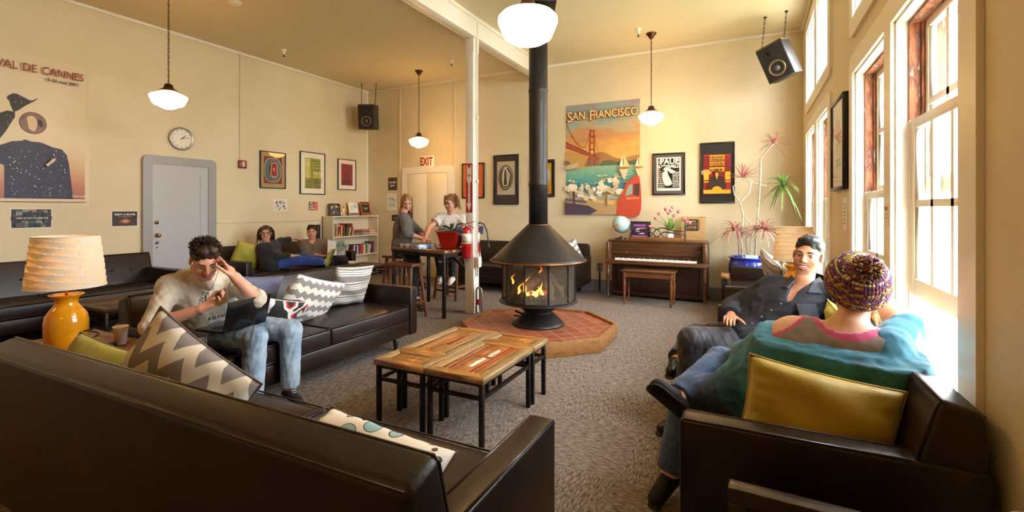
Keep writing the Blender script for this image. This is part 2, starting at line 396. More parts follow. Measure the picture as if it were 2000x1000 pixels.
def sofa(L, label, loc, rz, group=None, tufted=False, D=.9, H=.82, name='leather_sofa', cushions=2, AH=.62):
    s = thing(name, label, 'sofa', loc, rz, group)
    h = L/2; f, b = -D/2, D/2; at = .1
    m = MB(); m.box(-h+.02, h-.02, f+.02, b-.02, .15, .3, .015); m.build('base', leather, s)
    for sx in (-1, 1):
        x0, x1 = sorted((sx*h, sx*(h-at)))
        a = MB().box(x0, x1, f, b, .15, AH, .016, 3).build('armrest', leather, s)
        p = MB()
        for x in (x0+.006, x1-.006):
            p.tube([(x, f+.004, .17), (x, f+.004, AH-.012), (x, f+.014, AH-.002), (x, b-.2, AH-.002)], .0045, 6)
        p.build('piping', piping, a)
    # sloping back slab
    bk = MB(); rprism(bk, [(b-.27, .3), (b-.13, H), (b-.012, H-.035), (b, .17), (b-.12, .17)], -h+.012, h-.012, .026, seg=4)
    bk = bk.build('backrest', leather, s)
    p = MB()
    for sx in (-1, 1): p.tube([(sx*(h-.021), b-.196, .56), (sx*(h-.021), b-.137, H-.03), (sx*(h-.024), b-.123, H-.010)], .005, 6)
    p.tube([(-h+.024, b-.123, H-.008), (h-.024, b-.123, H-.008)], .005, 6)
    p.tube([(-h+.03, b-.018, H-.044), (h-.03, b-.018, H-.044)], .004, 6)
    p.build('piping', piping, bk)
    if tufted:
        n = int((L-.3)/.21)
        bt = MB()
        for i in range(n):
            x = -h+.25+(L-.5)*i/(n-1); bt.ball((x, b-.205, .62), (.013, .008, .013), 10, 6)
        bt.build('tufting_buttons', piping, bk)
    n = cushions; w_ = (L-2*at-.01)/n
    for i in range(n):
        x0 = -h+at+.005+w_*i
        c = MB(); puffy(c, x0+.002, x0+w_-.002, f+.005, b-.2, .3, .445); c = c.build('seat_cushion', leather, s)
        p = MB()
        for z in (.315, .438): p.tube([(x0+.012, f+.008, z), (x0+w_-.012, f+.008, z)], .0045, 6)
        p.tube([(x0+.006, f+.02, .44), (x0+.006, b-.26, .442)], .004, 6); p.tube([(x0+w_-.006, f+.02, .44), (x0+w_-.006, b-.26, .442)], .004, 6)
        p.build('piping', piping, c)
    for sx in (-1, 1):
        for y in (f+.13, b-.12):
            l = MB(); l.lathe([(.015, 0), (.034, .15)], (0, 0, 0), 14); o = l.build('leg', woodleg, s, (sx*(h-.17), y, 0))
    return s
SH = R(90)
# A nearest, back to the camera, faces +Y : local front is -Y so rotate 180
sofa(2.38, 'dark brown leather sofa in the foreground, seen from behind its back', (-1.84, 1.235, 0), PI, D=.85)
sofa(2.17, 'dark brown leather sofa that the young man in the hoodie sits on', (-3.44, 2.775, 0), R(90), D=.88)
sofa(2.4, 'dark brown tufted leather sofa along the left wall under the film poster', (-6.98, 2.4, 0), R(90), tufted=True)
sofa(2.15, 'dark brown leather sofa against the left wall beside the bookshelf', (-6.98, 5.52, 0), R(90), tufted=False, cushions=3)
sofa(2.3, 'brown tufted leather sofa against the back wall behind the round stove', (-3.57, 7.41, 0), 0, tufted=True)
sofa(2.4, 'dark brown leather sofa below the windows, with the mustard cushion', (.205, 3.07, 0), R(-90), D=.88)
sofa(1.95, 'brown leather sofa beyond the smiling man, beside the blue planter', (.2, 6.2, 0), R(-90), D=.86)

# ------------------------------------------------ reclaimed wood nesting tables
def wood(name, cols, scale=6, stretch=(1, 12, 12), rough=.4, coat=.25, bump=.3):
    return mat(name, cols[0], rough, var=list(cols[1:]), scale=scale, stretch=stretch, bump=bump, bscale=scale*2, bstretch=stretch, coat=coat, ramp=(.28, .72))
wo_oak_x = wood('reclaimed_oak_x', ['#8a5a25', '#b17a38', '#6e4318', '#c08d4a'], 3, (1, 10, 10))
wo_oak_y = wood('reclaimed_oak_y', ['#7d5122', '#a8733a', '#684017', '#b98745'], 3, (10, 1, 10))
wo_grey = wood('reclaimed_grey_wood', ['#7c6142', '#a38559', '#5e452b'], 3, (10, 1, 10))
wo_red = wood('red_stained_wood', ['#7a2f16', '#9c4524', '#5d2310'], 3, (10, 1, 10))
wo_org = wood('orange_stained_wood', ['#b86a24', '#9a5a22', '#cf9044'], 3, (10, 1, 10))
wo_white = mat('chipped_white_paint', '#e8dfcf', .5, var=['#d8c6a8', '#a3703a'], scale=14, stretch=(4, 1, 1), ramp=(.5, .72))
wo_dark = wood('dark_reclaimed_wood', ['#3b2617', '#52371f', '#2c1b10'], 4, (1, 10, 10), rough=.45)
steel = mat('blackened_steel', '#37312c', .42, .75, var='#1f1b18', scale=10, bump=.2)
def nest_table(label, x0, x1, y0, y1, z=.42, inner=None, group=None, legw=.028, name='coffee_table', top=.038, frame=(wo_oak_x, wo_grey), shelf=.13, inset=.012):
    cx, cy = (x0+x1)/2, (y0+y1)/2; a, b = (x1-x0)/2, (y1-y0)/2
    t = thing(name, label, 'table', (cx, cy, 0), 0, group)
    zt = z-top
    m = MB(); w_ = min(.07, a*.4)
    # mitred border boards + infill boards, one tabletop
    def board(poly, z0, z1, mi): m.mat(mi); rprism(m, poly, z0, z1, .002, 'z', 1)
    g = .0012
    board([(-a, -b), (a, -b), (a-w_, -b+w_), (-a+w_, -b+w_)], zt, z, 0)
    board([(a, b), (-a, b), (-a+w_, b-w_), (a-w_, b-w_)], zt, z, 0)
    board([(a, -b+g), (a, b-g), (a-w_, b-w_-g), (a-w_, -b+w_+g)], zt, z, 1)
    board([(-a, b-g), (-a, -b+g), (-a+w_, -b+w_+g), (-a+w_, b-w_-g)], zt, z, 1)
    X0, X1, Y0, Y1 = -a+w_, a-w_, -b+w_, b-w_
    for (u0, u1, v0, v1, mi, dz) in (inner or [(0, 1, 0, 1, 2, 0)]):
        m.mat(mi); m.box(X0+(X1-X0)*u0+g, X0+(X1-X0)*u1-g, Y0+(Y1-Y0)*v0+g, Y0+(Y1-Y0)*v1-g, zt, z-.003+dz, .0015, 1)
    m.build('tabletop', [frame[0], frame[1], wo_org, wo_red, wo_white, wo_oak_y, wo_dark], t)
    L_ = legw; ix, iy = a-inset-L_/2, b-inset-L_/2
    for sx in (-1, 1):
        for sy in (-1, 1): MB().box(sx*ix-L_/2, sx*ix+L_/2, sy*iy-L_/2, sy*iy+L_/2, 0, zt, .002, 1).build('leg', steel, t)
    f = MB(); zz = z-shelf
    for s in (-1, 1):
        f.box(-ix, ix, s*iy-.009, s*iy+.009, zz-.011, zz+.011).box(s*ix-.009, s*ix+.009, -iy, iy, zz-.011, zz+.011)
        f.box(-ix, ix, s*iy-.009, s*iy+.009, zt-.02, zt).box(s*ix-.009, s*ix+.009, -iy, iy, zt-.02, zt)
    f.build('frame_rails', steel, t)
    return t
G1 = None
long_in = [(0, .16, 0, 1, 5, 0), (.16, .28, 0, 1, 3, 0), (.28, .72, 0, .16, 2, 0), (.28, .72, .84, 1, 2, 0), (.28, .5, .16, .5, 5, 0), (.5, .62, .16, .5, 4, 0), (.62, .72, .16, .5, 2, 0),
           (.28, .72, .5, .56, 3, 0), (.28, .42, .56, .84, 2, 0), (.42, .55, .56, .84, 5, 0), (.55, .64, .56, .84, 4, 0), (.64, .72, .56, .84, 2, 0), (.72, .84, 0, 1, 3, 0), (.84, 1, 0, 1, 2, 0)]
long_in2 = [(0, .3, 0, 1, 5, 0), (.3, .4, 0, 1, 2, 0), (.4, .7, 0, .3, 5, 0), (.4, .55, .3, .7, 2, 0), (.55, .7, .3, .7, 3, 0), (.4, .7, .7, 1, 5, 0), (.7, .8, 0, 1, 2, 0), (.8, 1, 0, 1, 1, 0)]
nest_table('long reclaimed-wood coffee table with red and white boards, nearest the foreground sofa', -1.795, -1.375, 2.38, 3.085, inner=long_in)
nest_table('long reclaimed-wood coffee table on the left, nearest the stove hearth', -2.205, -1.8, 2.64, 3.35, inner=long_in2)
nest_table('small square wooden coffee table at the near left corner of the four tables', -2.205, -1.8, 2.38, 2.635, inner=[(0, 1, 0, .5, 2, 0), (0, 1, .5, 1, 5, 0)])
nest_table('small square wooden coffee table at the far right corner, beside the stove hearth', -1.795, -1.37, 3.09, 3.35, inner=[(0, 1, 0, .5, 5, 0), (0, 1, .5, 1, 2, 0)])
fr2 = (wo_dark, wo_dark)
nest_table('wooden side table holding the yellow lamp and the paper cup in the sofa corner', -4.1, -3.06, .95, 1.675, .56, name='side_table', frame=(wo_oak_x, wo_oak_y), inner=[(0, .3, 0, 1, 5, 0), (.3, .6, 0, 1, 3, 0), (.6, 1, 0, 1, 2, 0)])
nest_table('dark wooden low table in front of the tufted left sofa', -6.25, -5.45, 2.3, 3.3, .45, name='low_table', frame=fr2, inner=[(0, 1, 0, 1, 6, 0)])
nest_table('dark wooden side table in front of the grey door, between two sofas', -7.2, -6.55, 3.68, 4.36, .5, name='side_table', frame=fr2, inner=[(0, 1, 0, 1, 6, 0)])
nest_table('dark wooden low table under the outstretched feet, near the bookshelf', -6.2, -5.58, 5.3, 6.45, .45, name='low_table', frame=fr2, inner=[(0, 1, 0, 1, 6, 0)])
nest_table('light wooden side table between the two sofas below the windows', -.08, .58, 4.36, 5.1, .56, name='side_table', frame=(wo_oak_x, wo_oak_y), inner=[(0, .5, 0, 1, 2, 0), (.5, 1, 0, 1, 5, 0)])
nest_table('small wooden stand peeking out beside the sofa by the blue planter', -.345, -.245, 6.75, 7.1, .53, name='low_table', frame=(wo_oak_x, wo_oak_y), inner=[(0, 1, 0, 1, 5, 0)])
nest_table('side table behind the seated woman in the white shirt, under a lamp', -5.25, -4.78, 7.35, 7.82, .5, name='side_table', frame=fr2, inner=[(0, 1, 0, 1, 6, 0)])

# dark framed wooden panel (rack) in the near right corner
darkworn = mat('worn_dark_wood', '#20130d', .38, var=['#2c1a10', '#4a2e1a'], scale=5, stretch=(1, 8, 8), coat=.3, bump=.2, ramp=(.4, .85))
wornedge = mat('worn_wood_edge', '#7a4c26', .5, var='#3a2414', scale=30)
rk = thing('wooden_rack', 'dark worn wooden framed panel standing in front of the right sofa arm', 'rack', (-.06, 1.625, 0), R(-2.5))
m = MB(); m.box(0, .66, -.028, .028, .5, .55, .004).box(0, .05, -.024, .024, 0, .5, .003).box(.6, .65, -.024, .024, 0, .5, .003).box(.05, .6, -.024, .024, .05, .1, .003); m.build('frame', darkworn, rk)
MB().box(.05, .6, -.012, .0, .1, .5).build('panel', blackM, rk)
MB().box(0.002, .655, -.0295, -.0265, .5475, .5505).build('worn_edge', wornedge, rk)
for y in (-.01, .012): MB().lathe([(.003, 0), (.0055, 0), (.0055, .0012), (.003, .0012)], (.035, y, .5495), 12).build('peg', wornedge, rk)
bs = thing('round_stool', 'round tan wooden stool seat cut off at the bottom right corner', 'stool', (.545, 1.27, 0))
MB().lathe([(.001, .735), (.085, .738), (.1, .748), (.104, .76), (.1, .771), (.085, .775), (.001, .771)], n=40).build('seat', wood('tan_wood', ['#a9773f', '#8d5c2c', '#c39355'], 4), bs)
for k in range(4):
    a = PI/4+k*PI/2; MB().tube([(.075*math.cos(a), .075*math.sin(a), .74), (.12*math.cos(a), .12*math.sin(a), 0)], .013, 10).build('leg', wood('tan_wood', ['#a9773f']), bs)
pts = [(.102*math.cos(k*PI/12), .102*math.sin(k*PI/12), .3) for k in range(24)]
MB().tube(pts, .007, 8, closed=True).build('footring', steel, bs)

# ------------------------------------------------ stove, hearth
hearthwood = wood('hearth_wood', ['#7d4f24', '#9b6a34', '#5c3717'], 5, (2, 2, 6), rough=.55, coat=.1)
def tile_mat():
    m = bpy.data.materials.new('terracotta_tiles'); m.use_nodes = True; nt = m.node_tree; L = nt.links.new; b = nt.nodes['Principled BSDF']
    tc = N(nt, 'ShaderNodeTexCoord'); mp = N(nt, 'ShaderNodeMapping', i_Rotation=(0, 0, R(45))); L(tc.outputs['Object'], mp.inputs[0])
    br = N(nt, 'ShaderNodeTexBrick', offset=0., squash=1., i_Color1=lin('#8f4a30'), i_Color2=lin('#a4583a'), i_Mortar=lin('#b39a84'), i_Scale=1.)
    br.inputs['Mortar Size'].default_value = .004; br.inputs['Brick Width'].default_value = .155; br.inputs['Row Height'].default_value = .155
    L(mp.outputs[0], br.inputs['Vector']); no = N(nt, 'ShaderNodeTexNoise', i_Scale=9.); L(tc.outputs['Object'], no.inputs['Vector'])
    hs = N(nt, 'ShaderNodeHueSaturation'); mr = N(nt, 'ShaderNodeMapRange', i_3=.75, i_4=1.2); L(no.outputs[0], mr.inputs[0]); L(mr.outputs[0], hs.inputs['Value']); L(br.outputs[0], hs.inputs['Color'])
    L(hs.outputs[0], b.inputs['Base Color']); b.inputs['Roughness'].default_value = .42
    bp = N(nt, 'ShaderNodeBump', i_Strength=.6, i_Distance=.003); bp.invert = True; L(br.outputs['Fac'], bp.inputs['Height']); L(bp.outputs[0], b.inputs['Normal'])
    return m
SX, SY = -2.1, 4.85
he = thing('stove_hearth', 'octagonal hearth of terracotta tiles with a thick wooden rim', 'hearth', (SX, SY, 0))
def octp(r, off=22.5): return [(r*math.cos(R(off+45*k)), r*math.sin(R(off+45*k))) for k in range(8)]
o1, o2 = octp(.87), octp(.82)
for k in range(8):
    j = (k+1) % 8
    m = MB(); rprism(m, [o1[k], o1[j], o2[j], o2[k]], 0, .15, .004, 'z', 2); m.build('rim_board', hearthwood, he)
MB().prism(octp(.822), .0, .125, 'z').build('tile_bed', tile_mat(), he)
stoveM = mat('black_stove_steel', '#34302d', .42, .55, var='#2a2624', scale=3, bump=.08, bscale=50)
copper = mat('copper_trim', '#a8693a', .3, 1.)
st = thing('fireplace_stove', 'freestanding round black metal stove with conical hood and glass sides', 'stove', (SX, SY, .126))
z = -.126
MB().lathe([(.285, 0), (.29, .008), (.27, .03), (.17, .125), (.15, .14), (.15, .15), (.16, .155), (.28, .235), (.36, .262)], (0, 0, 0), 64).build('pedestal', stoveM, st)
MB().lathe([(.001, .255), (.43, .255), (.437, .262), (.43, .27), (.001, .27)], (0, 0, 0), 64).build('hearth_pan', stoveM, st)
hz = .835+z
MB().lathe([(.11, hz+.40), (.125, hz+.385), (.50, hz+.03), (.53, hz), (.525, hz-.006), (.11, hz-.006)], (0, 0, 0), 72).build('hood', stoveM, st)
MB().tube([(.527*math.cos(2*PI*k/72), .527*math.sin(2*PI*k/72), hz+.002) for k in range(72)], .008, 8, closed=True).build('hood_trim', copper, st)
MB().tube([(.118*math.cos(2*PI*k/48), .118*math.sin(2*PI*k/48), hz+.39) for k in range(48)], .005, 8, closed=True).build('collar_trim', copper, st)
# flue pipe up to the ceiling
fm = MB().cyl((0, 0, hz+.38), .104, CEIL+z*-1-z*0-.126-.126-hz-.38+.12, 40)
fm = MB().lathe([(.104, hz+.385), (.104, 1.52), (.11, 1.53), (.11, 1.56), (.104, 1.57), (.104, 2.55), (.109, 2.56), (.109, 2.59), (.104, 2.6), (.104, 3.70)], (0, 0, 0), 48)
fm.build('flue_pipe', stoveM, st)
cb = thing('flue_box', 'black square ceiling box where the stove pipe meets the ceiling', 'box', (SX, SY, 0), R(25))
MB().box(-.19, .19, -.19, .19, 3.62, 3.955, .004).box(-.21, .21, -.21, .21, 3.94, 3.96).build('box', blackM, cb)
# glass drum
sootglass = bpy.data.materials.new('sooty_glass'); sootglass.use_nodes = True; nt = sootglass.node_tree; nt.nodes.clear()
o_ = N(nt, 'ShaderNodeOutputMaterial'); tr = N(nt, 'ShaderNodeBsdfTransparent', i_Color=(.86, .82, .76, 1)); pr = N(nt, 'ShaderNodeBsdfDiffuse', i_Color=lin('#9a8e7c')); gl = N(nt, 'ShaderNodeBsdfGlossy', i_Roughness=.03)
m1 = N(nt, 'ShaderNodeMixShader'); m2 = N(nt, 'ShaderNodeMixShader', i_0=.07); tc = N(nt, 'ShaderNodeTexCoord'); no = N(nt, 'ShaderNodeTexNoise', i_Scale=3.); mr = N(nt, 'ShaderNodeMapRange', i_3=.0, i_4=.28)
L = nt.links.new; L(tc.outputs['Object'], no.inputs[0]); L(no.outputs[0], mr.inputs[0]); L(mr.outputs[0], m1.inputs[0]); L(tr.outputs[0], m1.inputs[1]); L(pr.outputs[0], m1.inputs[2]); L(m1.outputs[0], m2.inputs[1]); L(gl.outputs[0], m2.inputs[2]); L(m2.outputs[0], o_.inputs[0])
nn = 10; GR = .40; g0, g1 = .272, hz-.008
for k in range(nn):
    a0, a1 = R(-105+36*k)+R(18), R(-105+36*(k+1))+R(18)
    p0 = (GR*math.cos(a0), GR*math.sin(a0)); p1 = (GR*math.cos(a1), GR*math.sin(a1))
    m = MB(); q0 = (p0[0]*.988, p0[1]*.988); q1 = (p1[0]*.988, p1[1]*.988)
    m.prism([p0, p1, q1, q0], g0, g1, 'z'); m.build('glass_panel', sootglass, st)
    MB().bar((p0[0], p0[1], g0), (p0[0], p0[1], g1), .012).build('glass_frame', stoveM, st)
m = MB()
for zz in (g0+.006, g1-.006): m.tube([(GR*math.cos(R(-87+36*k)), GR*math.sin(R(-87+36*k)), zz) for k in range(nn)], .008, 6, closed=True)
m.build('frame_ring', stoveM, st)
MB().bar((-.155, -.09, .115), (-.225, -.13, .15), .022, .022).bar((-.17, -.10, .09), (-.235, -.14, .10), .014).build('gas_knob', blackM, st)
# logs, embers, flames
bark = mat('charred_bark', '#6a5a4c', .9, var=['#85705c', '#3a3028'], scale=14, stretch=(1, 1, 1), bump=1., bscale=30, ramp=(.3, .7))
ember = mat('glowing_embers', '#4a1a0a', .9, emit=1.2, ecol='#ff5a1a', var=['#2a120a', '#b0401a'], scale=40)
em = MB().lathe([(.001, .325), (.2, .318), (.3, .285), (.32, .27)], n=40); em = em.build('ember_bed', mat('ash_bed', '#4a4038', .95, var='#2a221c', scale=30, bump=1.), st)
rnd = random.Random(3)
e2 = MB()
for k in range(60):
    a = rnd.uniform(0, 2*PI); r = rnd.uniform(0, .17); e2.ball((r*math.cos(a), r*math.sin(a)*.8-.05, .335+rnd.uniform(0, .02)), rnd.uniform(.008, .018), 6, 4)
e2.build('embers', ember, em)
def log(a, b, r, seed):
    rn = random.Random(seed); pts = []; rs = []
    for i in range(9):
        t = i/8; pts.append(Vector(a).lerp(Vector(b), t)+Vector((rn.uniform(-1, 1), rn.uniform(-1, 1), rn.uniform(-1, 1)))*.008); rs.append(r*rn.uniform(.82, 1.12)*(1-.25*t))
    l = MB().tube(pts, rs, 12); o = l.build('log', bark, st); return o
for q in (((-.25, -.18, .31), (-.02, -.02, .6), .045), ((-.12, -.22, .31), (.08, .02, .62), .05), ((.22, -.18, .31), (.10, .0, .6), .048), ((.28, .0, .32), (.16, -.04, .56), .035), ((-.3, .05, .33), (.25, .12, .38), .055), ((-.2, .16, .36), (.05, .05, .6), .04), ((0, -.26, .32), (.2, -.22, .34), .04)):
    log(*q, seed=hash(q[0][0]*100) % 97)
flameM = bpy.data.materials.new('flame'); flameM.use_nodes = True; nt = flameM.node_tree; nt.nodes.clear()
o_ = N(nt, 'ShaderNodeOutputMaterial'); em_ = N(nt, 'ShaderNodeEmission', i_Strength=3.2); tc = N(nt, 'ShaderNodeTexCoord'); sp = N(nt, 'ShaderNodeSeparateXYZ'); cr = N(nt, 'ShaderNodeValToRGB')
mr = N(nt, 'ShaderNodeMapRange', i_1=.32, i_2=.62); L = nt.links.new; L(tc.outputs['Object'], sp.inputs[0]); L(sp.outputs[2], mr.inputs[0]); L(mr.outputs[0], cr.inputs[0]); L(cr.outputs[0], em_.inputs[0])
e = cr.color_ramp.elements; e[0].color = lin('#ffd27a'); e[1].color = lin('#e0480a'); x = e.new(.5); x.color = lin('#ff9a2e')
tr = N(nt, 'ShaderNodeBsdfTransparent'); mx = N(nt, 'ShaderNodeMixShader'); lw = N(nt, 'ShaderNodeLayerWeight', i_Blend=.35); no = N(nt, 'ShaderNodeTexNoise', i_Scale=18.)
L(lw.outputs['Facing'], mx.inputs[0]); L(em_.outputs[0], mx.inputs[1]); L(tr.outputs[0], mx.inputs[2]); L(mx.outputs[0], o_.inputs[0])
def flame(x, y, z, h, w_, lean, seed):
    rn = random.Random(seed); pts = []; rs = []
    for i in range(12):
        t = i/11; pts.append((x+lean*t*t+.02*math.sin(t*7+seed)*t, y+.012*math.sin(t*5+seed), z+h*t)); rs.append(max(.001, w_*math.sin(PI*min(1, (t*.85+.15))**.8)*(1-t)**.35))
    MB().tube(pts, rs, 12).build('flame', flameM, st)
for q in ((-.26, -.12, .44, .12, .013, .02), (-.13, -.24, .34, .15, .018, .06), (-.07, -.22, .36, .19, .02, .05), (.05, -.24, .335, .08, .03, .0), (.09, -.24, .335, .12, .028, .01), (.14, -.22, .335, .17, .022, -.02), (.04, -.05, .55, .10, .012, .02), (-.01, -.25, .335, .07, .02, .01)):
    flame(*q, seed=int(abs(q[0])*100))

# ------------------------------------------------ bar table + stools
brownwood = wood('brown_stool_wood', ['#5a3119', '#6d3f22', '#43230f'], 4, (1, 8, 8), coat=.3)
bt = thing('bar_table', 'tall wooden-topped table with black steel legs where two women play a game', 'table', (-3.92, 5.46, 0), R(-10))
ZB = .865; a, b = .52, .36
m = MB()
for i in range(5):
    y0 = -b+2*b*i/5; m.box(-a, a, y0+.001, y0+2*b/5-.001, ZB-.045, ZB, .003, 1)
m.build('tabletop', wood('bar_top_wood', ['#4a2f1c', '#6b4428', '#382012'], 3, (1, 9, 9), rough=.35, coat=.4), bt)
for sx in (-1, 1):
    for sy in (-1, 1): MB().box(sx*(a-.03)-.019, sx*(a-.03)+.019, sy*(b-.03)-.019, sy*(b-.03)+.019, 0, ZB-.045, .002, 1).build('leg', steel, bt)
m = MB()
for s in (-1, 1): m.box(-a+.03, a-.03, s*(b-.03)-.012, s*(b-.03)+.012, ZB-.09, ZB-.045).box(s*(a-.03)-.012, s*(a-.03)+.012, -b+.03, b-.03, ZB-.09, ZB-.045)
m.build('frame_rails', steel, bt)
MB().bar((-.1, b-.03, ZB-.08), (.47, b-.03, .4), .03).build('diagonal_brace', steel, bt)
MB().bar((-a+.03, -b+.03, .2), (-a+.03, b-.03, .2), .025).build('foot_rail', steel, bt)
def stool(label, loc, rz, h=.7):
    s = thing('bar_stool', label, 'stool', loc, rz, None)
    m = MB(); nx = 16; vs = []; fs = []
    for i in range(nx+1):
        u = -1+2*i/nx; zt = h-.012+.016*u*u; x = u*.235
        for (y, zz) in ((-.12, zt-.035), (-.12, zt-.004), (-.116, zt), (.116, zt), (.12, zt-.004), (.12, zt-.035)): vs.append((x, y, zz))
    for i in range(nx):
        for k in range(6): fs.append([i*6+k, (i+1)*6+k, (i+1)*6+(k+1) % 6, i*6+(k+1) % 6])
    fs += [[k for k in range(6)], [nx*6+k for k in range(6)][::-1]]
    m.add(vs, fs, False); m.build('seat', brownwood, s)
    tops = {}
    for sx in (-1, 1):
        for sy in (-1, 1):
            p0 = (sx*.17, sy*.075, h-.03); p1 = (sx*.225, sy*.16, 0); tops[sx, sy] = (p0, p1)
            MB().bar(p1, p0, .034, .034, (0, 1, 0)).build('leg', brownwood, s)
    def at(sx, sy, z): p0, p1 = tops[sx, sy]; t = z/(h-.03); return (p1[0]+(p0[0]-p1[0])*t, p1[1]+(p0[1]-p1[1])*t, z)
    m = MB()
    for sx in (-1, 1): m.bar(at(sx, -1, .2), at(sx, 1, .2), .02, .03)
    for sy in (-1, 1): m.bar(at(-1, sy, .13), at(1, sy, .13), .02, .03)
    m.build('stretchers', brownwood, s); return s
stool('brown wooden saddle stool standing empty in front of the tall table', (-4.02, 4.93, 0), R(-6))
stool('brown wooden saddle stool under the woman in the grey top', (-4.78, 5.72, 0), R(80))
stool('brown wooden saddle stool under the woman in the white shirt', (-4.2, 6.28, 0), R(-8))

# ------------------------------------------------ piano + bench
pw = wood('walnut_piano', ['#4a2c18', '#5e3a20', '#38200f'], 3, (1, 6, 6), rough=.3, coat=.5, bump=.06)
pd = wood('dark_mahogany', ['#2c1209', '#3a1a0e', '#220d06'], 3, (6, 1, 1), rough=.3, coat=.5, bump=.04)
ivory = mat('ivory_keys', '#efe9dc', .3)
pn = thing('upright_piano', 'brown walnut spinet piano with its keyboard open against the back wall', 'piano', (-1.295, 7.6, 0))
W = .735
m = MB()
m.box(-W, W, .12, .26, .02, .90, .004)          # back case
m.box(-W, W, -.1, .28, .885, .915, .006)        # lid
m.box(-W+.02, W-.02, -.055, .12, .60, .885, .0)    # body behind fallboard
m.box(-W, -W+.05, -.24, .26, .58, .885, .01).box(W-.05, W, -.24, .26, .58, .885, .01)
m.box(-W-.01, W+.01, -.26, .26, .545, .575, .006).box(-W, W, -.25, .2, .575, .60, .004)
m.build('case', pw, pn)
m = MB(); m.box(-W+.06, W-.06, .02, .12, .08, .545, .004).box(-W+.03, W-.03, .0, .14, .03, .09, .005).box(-W+.06, -W+.11, .0, .02, .09, .545).box(W-.11, W-.06, .0, .02, .09, .545)
m.build('lower_panel', pd, pn)
m = MB(); m.box(-W+.05, W-.05, -.07, -.055, .77, .885, .003).box(-W+.05, W-.05, -.085, -.055, .685, .77, .01).box(-W+.055, W-.055, -.1, -.055, .76, .775, .003)
fb = m.build('fallboard', pw, pn)
for x in (-.45, .45): MB().ball((x, -.09, .72), .012, 10, 8).build('knob', brass, fb)
for sx in (-1, 1):
    MB().lathe([(.03, .545), (.034, .53), (.02, .52), (.03, .50), (.03, .48), (.022, .47), (.030, .45), (.026, .3), (.014, .04), (.018, .035), (.012, .028)], (sx*(W-.03), -.22, 0), 16).build('leg', pw, pn)
    MB().cyl((sx*(W-.03)-.006, -.22, .014), .014, .012, 12, axis='x').build('caster', brass, pn)
for i in range(52):
    x0 = -.6+i*1.2/52; MB().box(x0+.0006, x0+1.2/52-.0006, -.225, -.08, .602, .632, .001, 1).build('white_key', ivory, pn)
blk = MB()
i = 0
for k in range(51):
    if (k % 7) in (0, 2, 3, 5, 6): x = -.6+(k+1)*1.2/52; blk.box(x-.006, x+.006, -.175, -.08, .632, .642, .001, 1)
blk.build('black_keys', blackM, pn)
for x in (-.07, 0, .07): MB().ball((x+.12, -.04, .05), (.018, .05, .008), 12, 8).build('pedal', brass, pn)
text('Acrosonic', .03, brass, fb, 'lettering', T((.0, -.0712, .83)), shear=.3)
rack = thing('openwork_rack', 'low wooden openwork rack with looping bentwood front on top of the piano', 'rack', (-1.28, 7.56, .915))
m = MB(); m.box(-.41, .41, -.02, .12, 0, .012).box(-.41, .41, -.03, -.012, .0, .05, .002); m.build('base', wood('rack_wood', ['#7a4a22', '#8f5c2e'], 4), rack)
m = MB()
for s in (-1, 1): m.box(s*.405-.006, s*.405+.006, -.03, .1, .0, .17, .003)
for s in (-1, 1):
    top = [(s*.40, -.02, .15), (s*.33, -.02, .145), (s*.25, -.02, .15), (s*.17, -.02, .17), (s*.1, -.02, .195), (s*.04, -.02, .19), (-s*.02, -.02, .16), (-s*.06, -.02, .11), (-s*.02, -.02, .06), (s*.05, -.02, .05)]
    m.tube(top, .009, 8)
    m.tube([(s*.40, -.02, .10), (s*.3, -.02, .115), (s*.2, -.02, .125), (s*.1, -.02, .13), (s*.06, -.02, .10), (s*.08, -.02, .07), (s*.15, -.02, .055)], .009, 8)
m.build('loops', pd, rack)
pb = thing('piano_bench', 'wooden piano bench with turned legs in front of the piano', 'bench', (-1.33, 7.17, 0))
bw = wood('bench_wood', ['#6b3b1c', '#7f4a26', '#4d2810'], 4, (1, 8, 8), rough=.32, coat=.4)
MB().box(-.38, .38, -.18, .18, .475, .5, .008).build('seat', pw, pb)
MB().box(-.345, .345, -.15, -.13, .4, .475).box(-.345, .345, .13, .15, .4, .475).box(-.345, -.325, -.15, .15, .4, .475).box(.325, .345, -.15, .15, .4, .475).build('apron', bw, pb)
for sx in (-1, 1):
    for sy in (-1, 1):
        MB().box(sx*.33-.02, sx*.33+.02, sy*.135-.02, sy*.135+.02, .38, .475, .002, 1).lathe([(.018, .38), (.024, .365), (.013, .35), (.022, .32), (.024, .28), (.018, .12), (.012, .06), (.018, .045), (.012, 0)], (sx*.33, sy*.135, 0), 14).build('leg', bw, pb)
# ------------------------------------------------ bookshelf
shelfM = mat('shelf_white_paint', '#e6d9bd', .4)
sh = thing('bookshelf', 'white painted bookshelf with paperbacks in the far left corner', 'bookshelf', (XL+.03, 7.25, 0), R(90))
